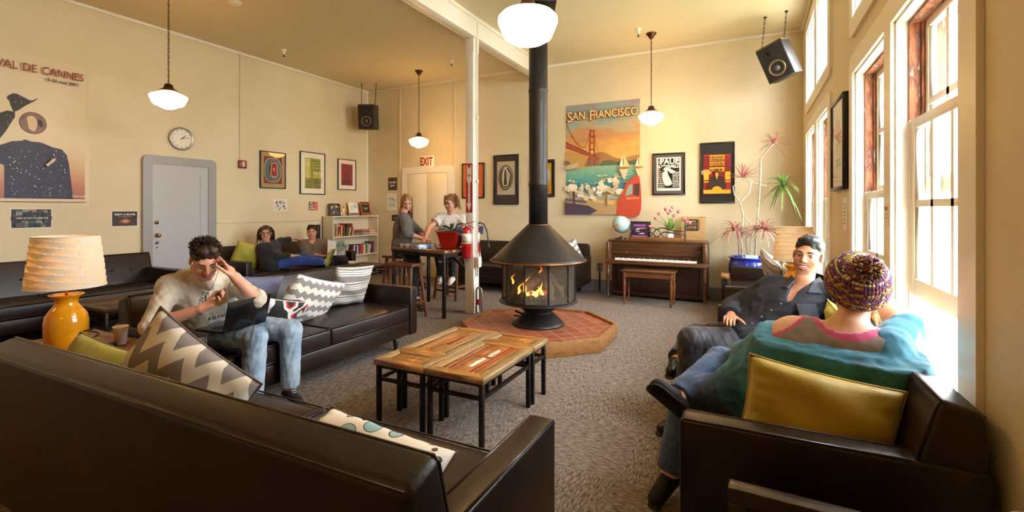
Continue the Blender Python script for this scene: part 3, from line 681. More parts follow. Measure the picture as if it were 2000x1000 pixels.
# local: x along wall (world Y), front at -y (world +X)
w_ = .62; dd = .28; Hs = 1.26
m = MB(); m.box(-w_, -w_+.02, -dd, 0, 0, Hs-.02).box(w_-.02, w_, -dd, 0, 0, Hs-.02).box(-w_, w_, -.008, 0, 0, Hs-.02); m.build('case', shelfM, sh)
MB().box(-w_-.005, w_+.005, -dd-.005, 0, Hs-.02, Hs, .002).build('top', shelfM, sh)
SZ = [.12, .47, .86]
for z in SZ: MB().box(-w_+.02, w_-.02, -dd, -.008, z-.02, z).build('shelf', shelfM, sh)
cols = ['#7c1d1d', '#1f3f63', '#c9b98a', '#2d2a28', '#b8532c', '#e4d7b6', '#365a3c', '#5d2a4a', '#c23b2b', '#d8c96a', '#1b6a74', '#8b8f94', '#efe7d6', '#3c4d80', '#a9c6a0', '#d26b8a']
def book(i, x, z, h, t, d, lean, c, lab, grp):
    bkM = mat('book_cover_%s' % c.strip('#'), c, .45); pg = mat('book_pages', '#e8dfc8', .8)
    b = thing('book', lab, 'book', (0, 0, 0), 0, grp)
    m = MB().box(0, t, -d, 0, 0, h, .0); b1 = MB().box(0, .002, -d, 0, 0, h).box(t-.002, t, -d, 0, 0, h).box(0, t, -d, -d+.002, 0, h).build('cover', bkM, b)
    MB().box(.002, t-.002, -d+.002, -.004, .003, h-.003).build('pages', pg, b)
    b.matrix_world = T((XL+.03, 7.25, 0)) @ Matrix.Rotation(R(90), 4, 'Z') @ T((x, -.06, z)) @ Matrix.Rotation(lean, 4, 'Y')
    return b
rn = random.Random(11)
cn = {'#7c1d1d': 'maroon', '#1f3f63': 'navy', '#c9b98a': 'tan', '#2d2a28': 'black', '#b8532c': 'rust', '#e4d7b6': 'cream', '#365a3c': 'green', '#5d2a4a': 'plum', '#c23b2b': 'red', '#d8c96a': 'yellow', '#1b6a74': 'teal', '#8b8f94': 'grey', '#efe7d6': 'white', '#3c4d80': 'blue', '#a9c6a0': 'pale green', '#d26b8a': 'pink'}
def row(z, x, x1, shelfname, maxh, n0, pal, flip=None):
    k = 0
    while x < x1:
        t = rn.uniform(.018, .036); h = rn.uniform(.17, maxh); c = pal[k % len(pal)]
        lean = R(rn.choice([0, 2, 3, 12, 14])) if k > 3 else 0
        book(k, x, z+.001+abs(math.sin(lean))*0, h, t, rn.uniform(.13, .17), lean, c, '%s upright book standing %s on the %s' % (cn[c], ('%s from the left' % (['first', 'second', 'third', 'fourth', 'fifth', 'sixth', 'seventh', 'eighth', 'ninth', 'tenth', 'eleventh', 'twelfth', 'thirteenth', 'fourteenth', 'fifteenth', 'sixteenth', 'seventeenth', 'eighteenth', 'nineteenth', 'twentieth', 'twenty-first', 'twenty-second', 'twenty-third', 'twenty-fourth', 'twenty-fifth', 'twenty-sixth', 'twenty-seventh', 'twenty-eighth', 'twenty-ninth', 'thirtieth'][k])), shelfname), 'books on the '+shelfname)
        x += t/math.cos(lean)+.0035+(h*.0 if lean < .1 else .012); k += 1
row(SZ[2], -.59, -.02, 'upper shelf', .25, 0, ['#1b6a74', '#2d2a28', '#c9b98a', '#7c1d1d', '#e4d7b6', '#b8532c', '#efe7d6', '#8b8f94', '#d8c96a', '#7c1d1d', '#c23b2b', '#365a3c'])
row(SZ[1], -.59, .43, 'middle shelf', .22, 0, ['#1f3f63', '#3c4d80', '#efe7d6', '#1f3f63', '#b8532c', '#d26b8a', '#c23b2b', '#e4d7b6', '#d8c96a', '#3c4d80', '#a9c6a0', '#efe7d6', '#365a3c', '#2d2a28', '#c23b2b', '#1b6a74', '#efe7d6'])
book(99, .45, SZ[1]+.001, .24, .1, .15, 0, '#5d2a4a', 'thick plum book at the right end of the middle shelf', 'books on the middle shelf')
def shelfM_(x, y, z): return T((XL+.03, 7.25, 0)) @ Matrix.Rotation(R(90), 4, 'Z') @ T((x, y, z))
for (nm, lab, x0, x1, z0, z1, c, c2) in (('board_game', 'blue boxed board game lying at the bottom of the pile on the bookshelf', .15, .59, SZ[2]+.001, SZ[2]+.055, '#5b7ea6', '#c8a878'), ('board_game', 'orange boxed board game lying on the blue one on the bookshelf', .18, .55, SZ[2]+.057, SZ[2]+.11, '#8a5a3c', '#d9793a')):
    g = thing(nm, lab, 'board game'); g.matrix_world = shelfM_((x0+x1)/2, -.15, z0)
    h = (x1-x0)/2; MB().box(-h, h, -.12, .12, 0, z1-z0, .003, 1).build('box', mat('game_box_'+c[1:], c, .4, var=c2, scale=12), g)
    MB().box(0, h-.02, -.1215, -.12, .008, z1-z0-.008).build('printed_label', mat('game_label_'+c2[1:], c2, .4, var='#e8dcc0', scale=40), g)
def flat(name, c, rough=.5, **k): return mat(name, c, rough, **k)
def col(c, rough=.55): return mat('print_'+c.strip('#'), c, rough)
class Art:
    """flat printed shapes laid on a sheet facing -Y, one mesh"""
    def __init__(s, w, h, y=0): s.w, s.h, s.y = w/2, h/2, y; s.mb = MB(); s.mats = []; s.k = 0
    def idx(s, c):
        m = c if not isinstance(c, str) else col(c)
        if m not in s.mats: s.mats.append(m)
        return s.mats.index(m)
    def poly(s, pts, c):
        s.mb.mat(s.idx(c)); s.k += 1; y = s.y-.0003*s.k
        s.mb.prism([(u*s.w, v*s.h) for u, v in pts], y-.0003, y, 'y'); return s
    def rect(s, u0, u1, v0, v1, c): return s.poly([(u0, v0), (u1, v0), (u1, v1), (u0, v1)], c)
    def disc(s, u, v, r, c, rv=None, n=28, a0=0, a1=360): 
        rv = rv or r*s.w/s.h
        return s.poly([(u+r*math.cos(R(a0+(a1-a0)*k/n)), v+rv*math.sin(R(a0+(a1-a0)*k/n))) for k in range(n)], c)
    def line(s, pts, t, c):
        s.mb.mat(s.idx(c)); s.k += 1; y = s.y-.0003*s.k
        for (a, b) in zip(pts[:-1], pts[1:]):
            A, B = Vector((a[0]*s.w, a[1]*s.h)), Vector((b[0]*s.w, b[1]*s.h)); n = (B-A).normalized(); n = Vector((-n.y, n.x))*t/2
            s.mb.prism([tuple(A-n), tuple(B-n), tuple(B+n), tuple(A+n)], y-.0003, y, 'y')
        return s
    def build(s, parent, name='print'): return s.mb.build(name, s.mats, parent)
def smooth_curve(p, n=8):
    out = []
    m = len(p)
    for i in range(m):
        a, b, c, d = [Vector(p[(i+k-1) % m]) for k in range(4)]
        for t in range(n):
            t /= n; out.append(tuple(.5*((2*b)+(-a+c)*t+(2*a-5*b+4*c-d)*t*t+(-a+3*b-3*c+d)*t*t*t)))
    return out
picglass = clear_glass('picture_glass', ior=1.45)
def framed(label, c, w, h, rz, fc='#1a1613', mc='#e9dfca', pw_=None, ph=None, art=None, ft=.022, glass=True, name='framed_picture', depth=.03, dz=0):
    t = thing(name, label, 'picture', c, rz)
    fm = mat('frame_'+fc.strip('#'), fc, .35)
    m = MB(); a, b = w/2, h/2
    m.box(-a, a, -depth, 0, b-ft, b, .003, 1).box(-a, a, -depth, 0, -b, -b+ft, .003, 1).box(-a, -a+ft, -depth, 0, -b+ft, b-ft, .003, 1).box(a-ft, a, -depth, 0, -b+ft, b-ft, .003, 1)
    m.build('frame', fm, t)
    MB().box(-a+ft, a-ft, -depth*.5, -.002, -b+ft, b-ft).build('mount_board', mat('mount_'+mc.strip('#'), mc, .8), t)
    pw_ = pw_ or w-2*ft-.06; ph = ph or h-2*ft-.06
    A = Art(pw_, ph, -depth*.5)
    A.k = 1
    if art: art(A)
    p = A.build(t); p.location.z = dz
    if glass: MB().box(-a+ft, a-ft, -depth*.8, -depth*.8+.0015, -b+ft, b-ft).build('glass', picglass, t)
    return t, p
def onL(y, z): return (XL, y, z)
def onB(x, z): return (x, YB, z)
rnA = random.Random(5)
def squiggle(A, u0, u1, v0, v1, c, rows, t=.004, per=9, gap=.0):
    for r in range(rows):
        vv0 = v0+(v1-v0)*r/rows; vv1 = v0+(v1-v0)*(r+.72)/rows; u = u0
        while u < u1-.02:
            wd = rnA.uniform(.5, 1.2)*(u1-u0)/per; e = min(u+wd*.75, u1)
            kx = rnA.random()
            if kx < .4: A.poly([(u, vv0), (e, vv0), (e, vv1), (u, vv1)], c)
            elif kx < .7: A.line([(u, vv0), (u, vv1), (e, vv0), (e, vv1)], t, c)
            else: A.disc((u+e)/2, (vv0+vv1)/2, (e-u)/2, c, (vv1-vv0)/2, 10)
            u += wd
            if u > u1: break
def art1(A):
    A.rect(-1, 1, -1, 1, '#7c2026'); A.poly(smooth_curve([(0, .9), (.55, .82), (.88, .45), (.9, 0), (.88, -.45), (.55, -.82), (0, -.9), (-.55, -.82), (-.88, -.45), (-.9, 0), (-.88, .45), (-.55, .82)], 4), '#b9b79a')
    A.poly(smooth_curve([(0, .85), (.5, .78), (.82, .42), (.84, 0), (.82, -.42), (.5, -.78), (0, -.85), (-.5, -.78), (-.82, -.42), (-.84, 0), (-.82, .42), (-.5, .78)], 4), '#2f5668')
    for k in range(46):
        a = 2*PI*k/46
        for r in (.52, .7): A.line([(r*math.cos(a), r*math.sin(a)), ((r+.1)*math.cos(a+.06), (r+.1)*math.sin(a+.06))], .006, '#b9a86a')
    A.poly(smooth_curve([(0, .55), (.32, .5), (.38, .15), (.36, -.1), (.42, -.35), (.1, -.52), (-.3, -.45), (-.42, -.2), (-.36, .1), (-.35, .4)], 5), '#d49a66')
    A.poly(smooth_curve([(0, .5), (.26, .45), (.31, .15), (.28, -.1), (.34, -.33), (.1, -.46), (-.25, -.4), (-.34, -.2), (-.28, .1), (-.28, .36)], 5), '#8a1f22')
    A.poly(smooth_curve([(-.05, .2), (.03, .1), (.02, -.1), (-.06, -.02), (-.1, .1)], 4), '#e0b088')
framed('maroon and teal concert print in a dark frame, left of three on the left wall', onL(5.565, 2.075), .50, .64, R(90), '#2c1512', '#a98f5c', .35, .47, art1, .016)
def art2(A):
    A.rect(-1, 1, -1, 1, '#b3ab2c'); A.rect(-.95, -.3, -.3, .95, '#c9c06e'); A.disc(-.6, .6, .2, '#d8cd8a', .16); A.line([(-.75, .4), (-.6, .35), (-.45, .4), (-.4, 0), (-.5, -.28)], .006, '#8a8a3a'); A.line([(-.66, .62), (-.62, .62)], .01, '#333322'); A.line([(-.56, .62), (-.52, .62)], .01, '#333322')
    squiggle(A, -.15, .95, .4, .95, '#7b8a5c', 3); squiggle(A, -.15, .95, .05, .35, '#7b8a5c', 2)
    for u in (.1, .4, .75): A.rect(u-.1, u+.1, -.02, .1, '#e3d9a8')
    squiggle(A, -.95, -.1, -.95, -.4, '#5f6f62', 4); squiggle(A, .05, .95, -.95, -.3, '#5f6f62', 5); A.disc(-.02, -.28, .1, '#9fb6c6'); A.rect(-.3, -.22, -.3, 1, '#8f8c30'); A.rect(-1, 1, -.36, -.32, '#8f8c30')
framed('tall yellow-green print with a pale mount, middle of three on the left wall', onL(6.41, 2.075), .58, .80, R(90), '#1c1715', '#ece2cc', .36, .58, art2, .016)
def art3(A):
    A.rect(-1, 1, -1, 1, '#a8283a'); squiggle(A, -.85, .85, .5, .9, '#3d5b49', 1, per=4); squiggle(A, -.8, .8, -.45, -.05, '#3d5b49', 3, per=5); squiggle(A, -.8, .8, -.95, -.55, '#5b4b42', 5)
    A.line([(-.8, .4), (-.4, .2), (0, .15), (.4, .2), (.8, .4)], .012, '#3d5b49'); A.line([(-.7, .2), (0, .0), (.7, .2)], .008, '#3d5b49')
framed('red and green lettered print with a pale mount, right of three on the left wall', onL(7.27, 2.105), .49, .63, R(90), '#1c1715', '#efe4cf', .31, .44, art3, .014)
def art4(A): A.rect(-1, 1, -1, 1, '#d4642a'); A.rect(-.55, .55, -.72, .72, '#4a8a3c')
framed('orange and green colour field print in a black frame behind the white post', onB(-4.785, 1.945), .50, .68, 0, '#15110f', '#d4642a', .44, .62, art4, .022, dz=0)
def art5(A):
    A.rect(-1, 1, -1, 1, '#c2b294')
    for k in range(34):
        a = 2*PI*k/34+.1
        A.disc(.62*math.cos(a), .02+.55*math.sin(a), .1, '#4a4030', .06, 9)
        A.disc(.8*math.cos(a+.1), .02+.72*math.sin(a+.1), .07, '#4a4030', .05, 7)
    A.poly(smooth_curve([(0, .62), (.3, .4), (.33, 0), (.28, -.45), (-.28, -.45), (-.33, 0), (-.3, .4)], 5), '#cdbf9f'); A.poly(smooth_curve([(0, .4), (.12, .3), (.13, 0), (.16, -.4), (-.16, -.4), (-.13, 0), (-.12, .3)], 4), '#3a3226'); A.disc(0, .42, .1, '#3a3226', .07)
framed('sepia concert print on a dark mount, left of the stove pipe', onB(-4.07, 1.945), .52, .93, 0, '#120f0d', '#3a2f29', .37, .62, art5, .02, dz=.03)
def art6(A):
    A.rect(-1, 1, -1, 1, '#cf9a1e'); A.poly(smooth_curve([(-.6, .8), (.4, .9), (.8, .3), (.7, -.2), (0, -.5), (-.7, -.2), (-.8, .4)], 4), '#b9c6dc'); squiggle(A, -.8, .8, -.9, -.5, '#a8281e', 1, per=3)
framed('partly hidden yellow and blue print in a black frame, right behind the stove pipe', onB(-3.33, 1.945), .46, .67, 0, '#15110f', '#2c2622', .34, .55, art6, .022)
def art7(A):
    A.rect(-1, 1, -1, 1, '#f1ede4'); A.rect(-.88, .88, -.85, .93, '#1d1a18'); A.disc(-.68, .72, .17, '#e9e4da'); A.disc(-.68, .72, .12, '#4a4642'); A.disc(.72, .82, .13, '#e9e4da')
    squiggle(A, -.85, -.45, -.6, .35, '#d9d4ca', 8, .003, 4); squiggle(A, .35, .85, -.8, .05, '#d9d4ca', 9, .003, 4); squiggle(A, -.8, -.3, -.85, -.5, '#bdb8ae', 3, .003, 6)
    A.poly(smooth_curve([(-.55, .3), (-.1, .38), (.3, .25), (.62, .1), (.2, .05), (-.05, .2), (.0, -.05), (.2, -.35), (.3, -.62), (-.2, -.7), (-.45, -.35), (-.5, 0), (-.3, .2)], 5), '#dedad0')
    A.poly(smooth_curve([(-.65, .3), (-.5, .42), (-.3, .4), (-.45, .25), (-.6, .1)], 4), '#1d1a18')
pbf, pr_ = framed('black and white concert poster reading Paul Butterfield in a black frame', onB(-1.16, 1.955), .50, .67, 0, '#141110', '#5c564f', .37, .53, art7, .022)
wt = col('#f1ede4'); bt_ = col('#1d1a18')
text('PAUL', .125, wt, pr_, 'lettering', T((.015, -.033, .195)), bold=.004)
text('BUTTERFIELD', .066, wt, pr_, 'lettering', T((0, -.033, .115)), bold=.002, xscale=.85)
text('BLUES BAND', .04, wt, pr_, 'lettering', T((.1, -.033, .02)), xscale=.7)
def art8(A):
    A.rect(-1, 1, -1, 1, '#b5302a'); 
    for u in (-.98, .62): squiggle(A, u, u+.36, .15, .95, '#8a1f1e', 9, .004, 4)
    for v0, v1 in ((.68, .95), (.42, .62), (.12, .34)): A.rect(-.55, .55, v0, v1, '#e0b02c')
    squiggle(A, -.52, .52, .7, .93, '#6a2a18', 2, .003, 9); squiggle(A, -.52, .52, .44, .6, '#6a2a18', 2, .003, 9); squiggle(A, -.5, .5, .14, .32, '#6a2a18', 1, .003, 7)
    for u in (-.98, .6): A.rect(u, u+.38, -.3, .1, '#e0b02c'); A.rect(u, u+.38, -.42, -.36, '#e0b02c')
    A.poly(smooth_curve([(-.2, -.1), (.2, -.1), (.5, -.25), (.6, -.75), (-.6, -.75), (-.5, -.25)], 5), '#3c2620'); A.disc(0, .02, .16, '#3c2620', .13); A.disc(0, -.02, .12, '#d9a23a', .1); A.poly([(-.08, -.1), (.08, -.1), (0, -.3)], '#d9a23a')
    A.poly(smooth_curve([(-.3, -.7), (.1, -.62), (.4, -.8), (.3, -.95), (-.3, -.95)], 4), '#dba12f'); A.rect(-1, 1, -1, -.8, '#e0a52a')
f8, p8 = framed('red and yellow concert poster low on a black mount in a tall black frame', onB(-.45, 1.95), .49, .93, 0, '#141110', '#2e2a27', .38, .60, art8, .02, dz=-.02)
text('22', .075, col('#3a1812'), p8, 'lettering', T((-.145, -.036, -.03)), xscale=.8); text('28', .075, col('#3a1812'), p8, 'lettering', T((.15, -.036, -.03)), xscale=.8)
text('FILLMORE', .07, col('#a83a20'), p8, 'lettering', T((-.03, -.036, -.26)), xscale=.9)
def art9(A):
    A.rect(-1, 1, -1, 1, '#e7ddcb'); A.rect(-.7, .7, -.75, .85, '#d8ccb6'); A.poly(smooth_curve([(-.5, .6), (0, .75), (.5, .4), (.2, 0), (-.4, .1)], 4), '#c99a92'); A.line([(-.6, -.2), (0, .1), (.6, -.3)], .008, '#7a7466'); A.line([(-.4, .5), (.1, -.3), (.4, .2)], .005, '#8b8577'); squiggle(A, -.6, .6, -.65, -.4, '#7c8590', 2)
framed('pale drawing in a black frame on the window wall between the two window pairs', (XR, 4.72, 1.93), .62, .75, R(-90), '#14100f', '#efe6d6', .42, .55, art9, .025, name='framed_picture', depth=.04)

# ---- large posters
def paper(label, c, w, h, rz, cc, name='poster', rough=.35):
    t = thing(name, label, 'poster', c, rz)
    MB().box(-w/2, w/2, -.003, -.0005, -h/2, h/2).build('sheet', mat('paper_'+cc.strip('#'), cc, rough), t); return t
def grad(name, stops, z0, z1, noise=0., nsc=3., nstretch=(1, 1, 1), rough=.35, axis=2):
    """printed colour bands up the sheet"""
    m = bpy.data.materials.new(name); m.use_nodes = True; nt = m.node_tree; L = nt.links.new; b = nt.nodes['Principled BSDF']; b.inputs['Roughness'].default_value = rough
    tc = N(nt, 'ShaderNodeTexCoord'); sp = N(nt, 'ShaderNodeSeparateXYZ'); L(tc.outputs['Object'], sp.inputs[0]); mr = N(nt, 'ShaderNodeMapRange', i_1=z0, i_2=z1); src = sp.outputs[axis]
    if noise:
        mp = N(nt, 'ShaderNodeMapping', i_Scale=nstretch); L(tc.outputs['Object'], mp.inputs[0]); no = N(nt, 'ShaderNodeTexNoise', i_Scale=nsc, i_Detail=3., i_Distortion=1.); L(mp.outputs[0], no.inputs[0])
        ma = N(nt, 'ShaderNodeMath', operation='MULTIPLY_ADD', i_1=noise, i_2=0.); L(no.outputs[0], ma.inputs[0]); L(src, ma.inputs[2]); L(ma.outputs[0], mr.inputs[0])
    else: L(src, mr.inputs[0])
    cr = N(nt, 'ShaderNodeValToRGB'); L(mr.outputs[0], cr.inputs[0]); e = cr.color_ramp.elements
    while len(e) < len(stops): e.new(.5)
    for i, (p, c) in enumerate(stops): e[i].position = p; e[i].color = lin(c)
    L(cr.outputs[0], b.inputs['Base Color']); return m
W_, H_ = 1.28, 1.9
sf = paper('large travel poster reading San Francisco with a red bridge over a bay', onB(-2.25, 2.255), W_, H_, 0, '#c9a878', rough=.5)
A = Art(W_, H_, -.003)
skyP = grad('poster_sky', [(0, '#e8b860'), (.35, '#dda25c'), (.5, '#c98f62'), (.62, '#b9a884'), (.8, '#8fa59a'), (1, '#a08a90')], .25, 1.35, .75, 2.6, (1, 1, 2.2), .5)
seaP = grad('poster_sea', [(0, '#e6d3a8'), (.25, '#3f6f9c'), (.45, '#cdbf9a'), (.6, '#3f7f95'), (.8, '#5fa08e'), (1, '#8fb596')], -.85, .02, .35, 9, (1, 1, 3), .5)
A.rect(-1, 1, -1, 1, skyP)
A.rect(-1, 1, -.75, -.13, seaP)
A.poly(smooth_curve([(-1, .15), (-.7, .12), (-.5, .08), (-.35, 0), (-.3, -.13), (-.6, -.16), (-1, -.15)], 4), '#c79a58')
A.poly([(-.5, -.13), (-.38, .02), (-.2, .1), (0, .12), (.15, .08), (.3, .02), (.5, -.03), (.75, .02), (1, .04), (1, -.13)], '#a87d4c')
A.poly([(-.1, -.13), (.05, -.04), (.25, -.03), (.5, -.09), (1, -.03), (1, -.13)], '#5f6a4c')
A.poly([(-.45, -.13), (-.4, .0), (-.25, .06), (-.1, 0), (-.05, -.13)], '#8c6f52')
# bridge
rb = '#a8422e'
A.line([(-.34, -.12), (-.31, .53)], .026, rb); A.line([(-.2, -.12), (-.21, .53)], .022, rb)
for v in (.5, .4, .29, .17, .02): A.rect(-.33, -.2, v-.012, v+.012, rb)
A.poly([(-1, .34), (-1, .22), (-.2, .0), (.02, -.03), (-.2, .045)], rb)
A.line([(-1, .33), (-.1, .03)], .01, '#7d2f26')
for k in range(11): u = -1+k*.075; v = .315-(u+1)*.34; A.line([(u, v), (u+.037, v-.07), (u+.075, v-.025)], .006, '#d08a62')
A.line([(-1, .72), (-.9, .55), (-.75, .36), (-.58, .23), (-.45, .22), (-.36, .38), (-.3, .52)], .008, rb); A.line([(-1, .6), (-.8, .38), (-.6, .2)], .005, rb)
A.line([(-.21, .52), (-.15, .25), (-.05, .04)], .005, rb)
# reflections, surf
rA = random.Random(2)
for k in range(26): u, v = rA.uniform(-.5, .7), rA.uniform(-.45, -.3); A.poly([(u-.1, v), (u, v+.008), (u+.1, v), (u, v-.008)], '#d9c38c')
for k in range(60):
    u = rA.uniform(-1, .55); v = -.52+.07*math.sin(u*5)+rA.uniform(-.14, .08); r = rA.uniform(.03, .09)
    A.disc(u, v, r, rA.choice(['#efe2c0', '#e4cf9c', '#f2e9d2', '#c9b48c']), n=8)
for k in range(12): u = rA.uniform(-1, .4); v = rA.uniform(-.55, -.42); A.disc(u, v, rA.uniform(.015, .03), '#5f86a0', n=7)
# boat + sailboats
A.poly([(-1, -.12), (-.62, -.06), (-.64, -.14), (-.78, -.17), (-1, -.18)], '#c8b48e'); A.poly([(-1, -.02), (-.88, -.03), (-.86, -.08), (-1, -.08)], '#6a6a62'); A.line([(-1, -.195), (-.68, -.18)], .006, '#8a3a2a')
for u, s in ((.58, 1), (.97, .75)):
    A.poly([(u, -.17), (u-.1*s, -.16), (u-.01, -.16+.2*s)], '#f3e6c8'); A.poly([(u+.01, -.17), (u+.17*s, -.165), (u+.02, -.16+.22*s)], '#e9c98a'); A.poly([(u-.15*s, -.175), (u+.18*s, -.175), (u+.12*s, -.2), (u-.1*s, -.2)], '#b9713c')
    A.poly([(u-.1*s, -.21), (u+.14*s, -.21), (u+.03, -.4)], '#d9c79c')
# quay, fence and the red car
A.poly([(-1, -.7), (-.4, -.76), (.5, -.84), (.5, -1), (-1, -1)], '#b39468'); A.poly([(-1, -.7), (-.4, -.76), (-.4, -.8), (-1, -.76)], '#6d5a5a'); A.poly([(-1, -.78), (-.35, -.84), (-.1, -.93), (-.3, -1), (-1, -1)], '#4c3f55')
for u in (-.75, .14): A.rect(u-.03, u+.03, -.86+.0, -.58, '#8d6a48' if u > 0 else '#4f4038')
A.line([(-1, -.6), (-.75, -.6), (-.3, -.67), (.14, -.62), (.45, -.68)], .006, '#4f4038')
A.poly(smooth_curve([(1, -.36), (.8, -.38), (.66, -.46), (.58, -.6), (.46, -.76), (.42, -.9), (.44, -1), (1, -1)], 5)+[], '#c24a30')
A.poly([(.72, -.5), (.82, -.46), (.82, -.64), (.64, -.68), (.66, -.6)], '#8fa39a'); A.poly([(.86, -.47), (1, -.46), (1, -.68), (.84, -.66)], '#5a3a30'); A.poly([(.66, -.74), (1, -.72), (1, -.7), (.66, -.7)], '#e6875a')
p = A.build(sf)
yl, rd = col('#f0cf86'), col('#8a4a34')
for (s_, sz, x, dx, m_, yy, bd) in (('S', .25, -.555, 0, rd, -.033, .012), ('AN', .19, -.39, 0, rd, -.033, .012), ('F', .25, -.16, 0, rd, -.033, .012), ('RANCISCO', .19, .24, 0, rd, -.033, .012), ('S', .25, -.555, 0, yl, -.035, .002), ('AN', .19, -.39, 0, yl, -.035, .002), ('F', .25, -.16, 0, yl, -.035, .002), ('RANCISCO', .19, .24, 0, yl, -.035, .002)):
    text(s_, sz, m_, sf, 'lettering', T((x, yy, .73+(0 if sz > .2 else .012))), bold=bd, xscale=.86 if len(s_) < 3 else .80)
# film festival poster, left wall
W_, H_ = 1.35, 1.79
cn_ = thing('poster', 'large film festival poster with a starry blue headless figure and globe on the left wall', 'poster', onL(2.99-W_/2, 2.325), R(90))
MB().box(-W_/2, W_/2, -.004, -.0005, -H_/2, H_/2).build('sheet', mat('poster_stock', '#d9c7a0', .4), cn_)
A = Art(W_, H_, -.004); A.k = 0
A.rect(-.93, .93, -.9, .96, grad('poster_dusk', [(0, '#8a3a30'), (.25, '#b9683c'), (.5, '#cfa56c'), (.75, '#d9c49a'), (1, '#dccba6')], -.85, .05, .06, 2, rough=.4))
nightP = mat('starry_print', '#1d1d38', .5, var=['#252545', '#18172c'], scale=3)
body = [(-.95, -.5), (-.93, -.3), (-.75, -.26), (-.4, -.3), (-.19, -.24), (-.05, -.18), (.08, -.16), (.11, -.14), (.19, -.16), (.3, -.16), (.35, -.17), (.47, -.21), (.6, -.23), (.67, -.3), (.7, -.43), (.76, -.9), (-.14, -.9), (-.14, -.49), (-.19, -.47), (-.5, -.5)]
A.poly(body, nightP)
A.poly([(-.5, -.4), (-.19, -.16), (-.12, -.06), (-.07, .03), (-.01, .13), (-.01, .2), (-.11, .2), (-.19, .16), (-.45, -.02), (-.7, -.3)], mat('dark_starry', '#1c1717', .5))
A.poly(smooth_curve([(-.11, .37), (-.02, .43), (.08, .405), (.19, .37), (.27, .41), (.25, .38), (.13, .3), (-.01, .2), (-.06, .26), (-.08, .32)], 4), MATS['dark_starry'])
A.disc(.215, .08, .178, '#2c211c', .142); A.disc(.215, .08, .17, mat('globe_print', '#5a3423', .4, var=['#7a4a30', '#2c221e'], scale=5), .135); A.poly(smooth_curve([(.14, .15), (.22, .17), (.27, .1), (.24, -.02), (.17, -.0), (.15, .06)], 4), '#e0c9a4'); A.poly(smooth_curve([(.28, .14), (.34, .11), (.33, .04), (.28, .07)], 3), '#3a2a22')
rs = random.Random(9)
for k in range(110):
    u, v = rs.uniform(-.1, .66), rs.uniform(-.86, -.25)
    A.disc(u, v, rs.choice([.004, .005, .006, .009]), '#e9e2d4', n=5)
for k in range(8): A.disc(rs.uniform(-.15, .0), rs.uniform(.0, .18), .005, '#e9e2d4', n=5)
for k in range(6): A.disc(rs.uniform(-.05, .1), rs.uniform(.3, .39), .005, '#e9e2d4', n=5)
A.poly([(.36, -.45), (.40, -.42), (.45, -.37), (.50, -.355), (.48, -.4), (.43, -.44), (.39, -.475)], '#cfc3a0')
A.rect(-.93, .93, -.945, -.935, '#8a6a58')
A.build(cn_)
rdm = col('#8f2f20'); blk_ = col('#3a2c22')
for s_, u_, xs in (('FESTIVAL', -.295, .93), ('DE', .155, .93), ('CANNES', .6, .93)): text(s_, .125, rdm, cn_, 'lettering', T((u_*.675, -.045, .695)), bold=.0012, xscale=xs*.87)
text('9-20 mai 2001', .052, blk_, cn_, 'lettering', T((.405, -.045, .60)), bold=.0008)
text('Gemeler', .045, wt, cn_, 'lettering', T((.56, -.045, -.77)), shear=.3)
def sheet(label, c, w, h, rz, bg, art=None, lines=(), name='notice', cat='sign', border='#e9e4da', rough=.3, bw=.008):
    t = thing(name, label, cat, c, rz)
    MB().box(-w/2, w/2, -.0022, -.0004, -h/2, h/2, ).build('sheet', mat('sheet_'+border.strip('#'), border, rough), t)
    A = Art(w-2*bw, h-2*bw, -.0022); A.rect(-1, 1, -1, 1, bg)
    if art: art(A)
    A.build(t)
    for (s, sz, x, z, c_, *r) in lines: text(s, sz, col(c_) , t, 'lettering', T((x, -.0024-.0003*(A.k+1), z)), bold=r[0] if r else 0, xscale=r[1] if len(r) > 1 else 1)
    return t
def collage(cs, n, seed, r0=.06, r1=.2):
    def f(A):
        q = random.Random(seed)
        for k in range(n): u, v, r = q.uniform(-.85, .85), q.uniform(-.85, .85), q.uniform(r0, r1); A.rect(max(-1, u-r), min(1, u+r), max(-1, v-r), min(1, v+r*1.2), q.choice(cs))
    return f
sheet('dark photo-collage sign reading Like us on Facebook, under the film poster', onL(2.45, 1.29), .36, .23, R(90), '#2c3438', lambda A: (collage(['#3d5a66', '#8a8f86', '#5b4a4a', '#24333c', '#4d6a5a', '#a88a6a'], 60, 4)(A), A.rect(-1, 1, -.14, .2, '#2a2d30')), [('LIKE US ON FACEBOOK', .026, 0, .003, '#e9e4da', .0004)])
sheet('small brown sign reading Rent a movie, left of the grey door', onL(3.37, 1.27), .30, .21, R(90), '#33231d', lambda A: (A.disc(.05, -.35, .45, '#8a4a30', .35), A.disc(.05, -.35, .25, '#d98a5a', .2), collage(['#d9a85a', '#7a3a24'], 10, 3, .03, .06)(A), A.rect(-1, 1, .1, .9, '#2a1e1a')), [('RENT A MOVIE', .035, 0, .055, '#efe8dc', .0008), ('MANY TITLES AT THE DESK', .012, .0, .025, '#e0d4c0')])
sheet('grey and white street-map notice under the framed maroon print', onL(5.72, 1.465), .27, .20, R(90), '#e4dccb', lambda A: (collage(['#b9ab98', '#cfc4b0', '#8d8378', '#5a4d48'], 22, 8, .05, .18)(A),), [('YOU ARE HERE', .03, 0, .04, '#3a2f2c')])
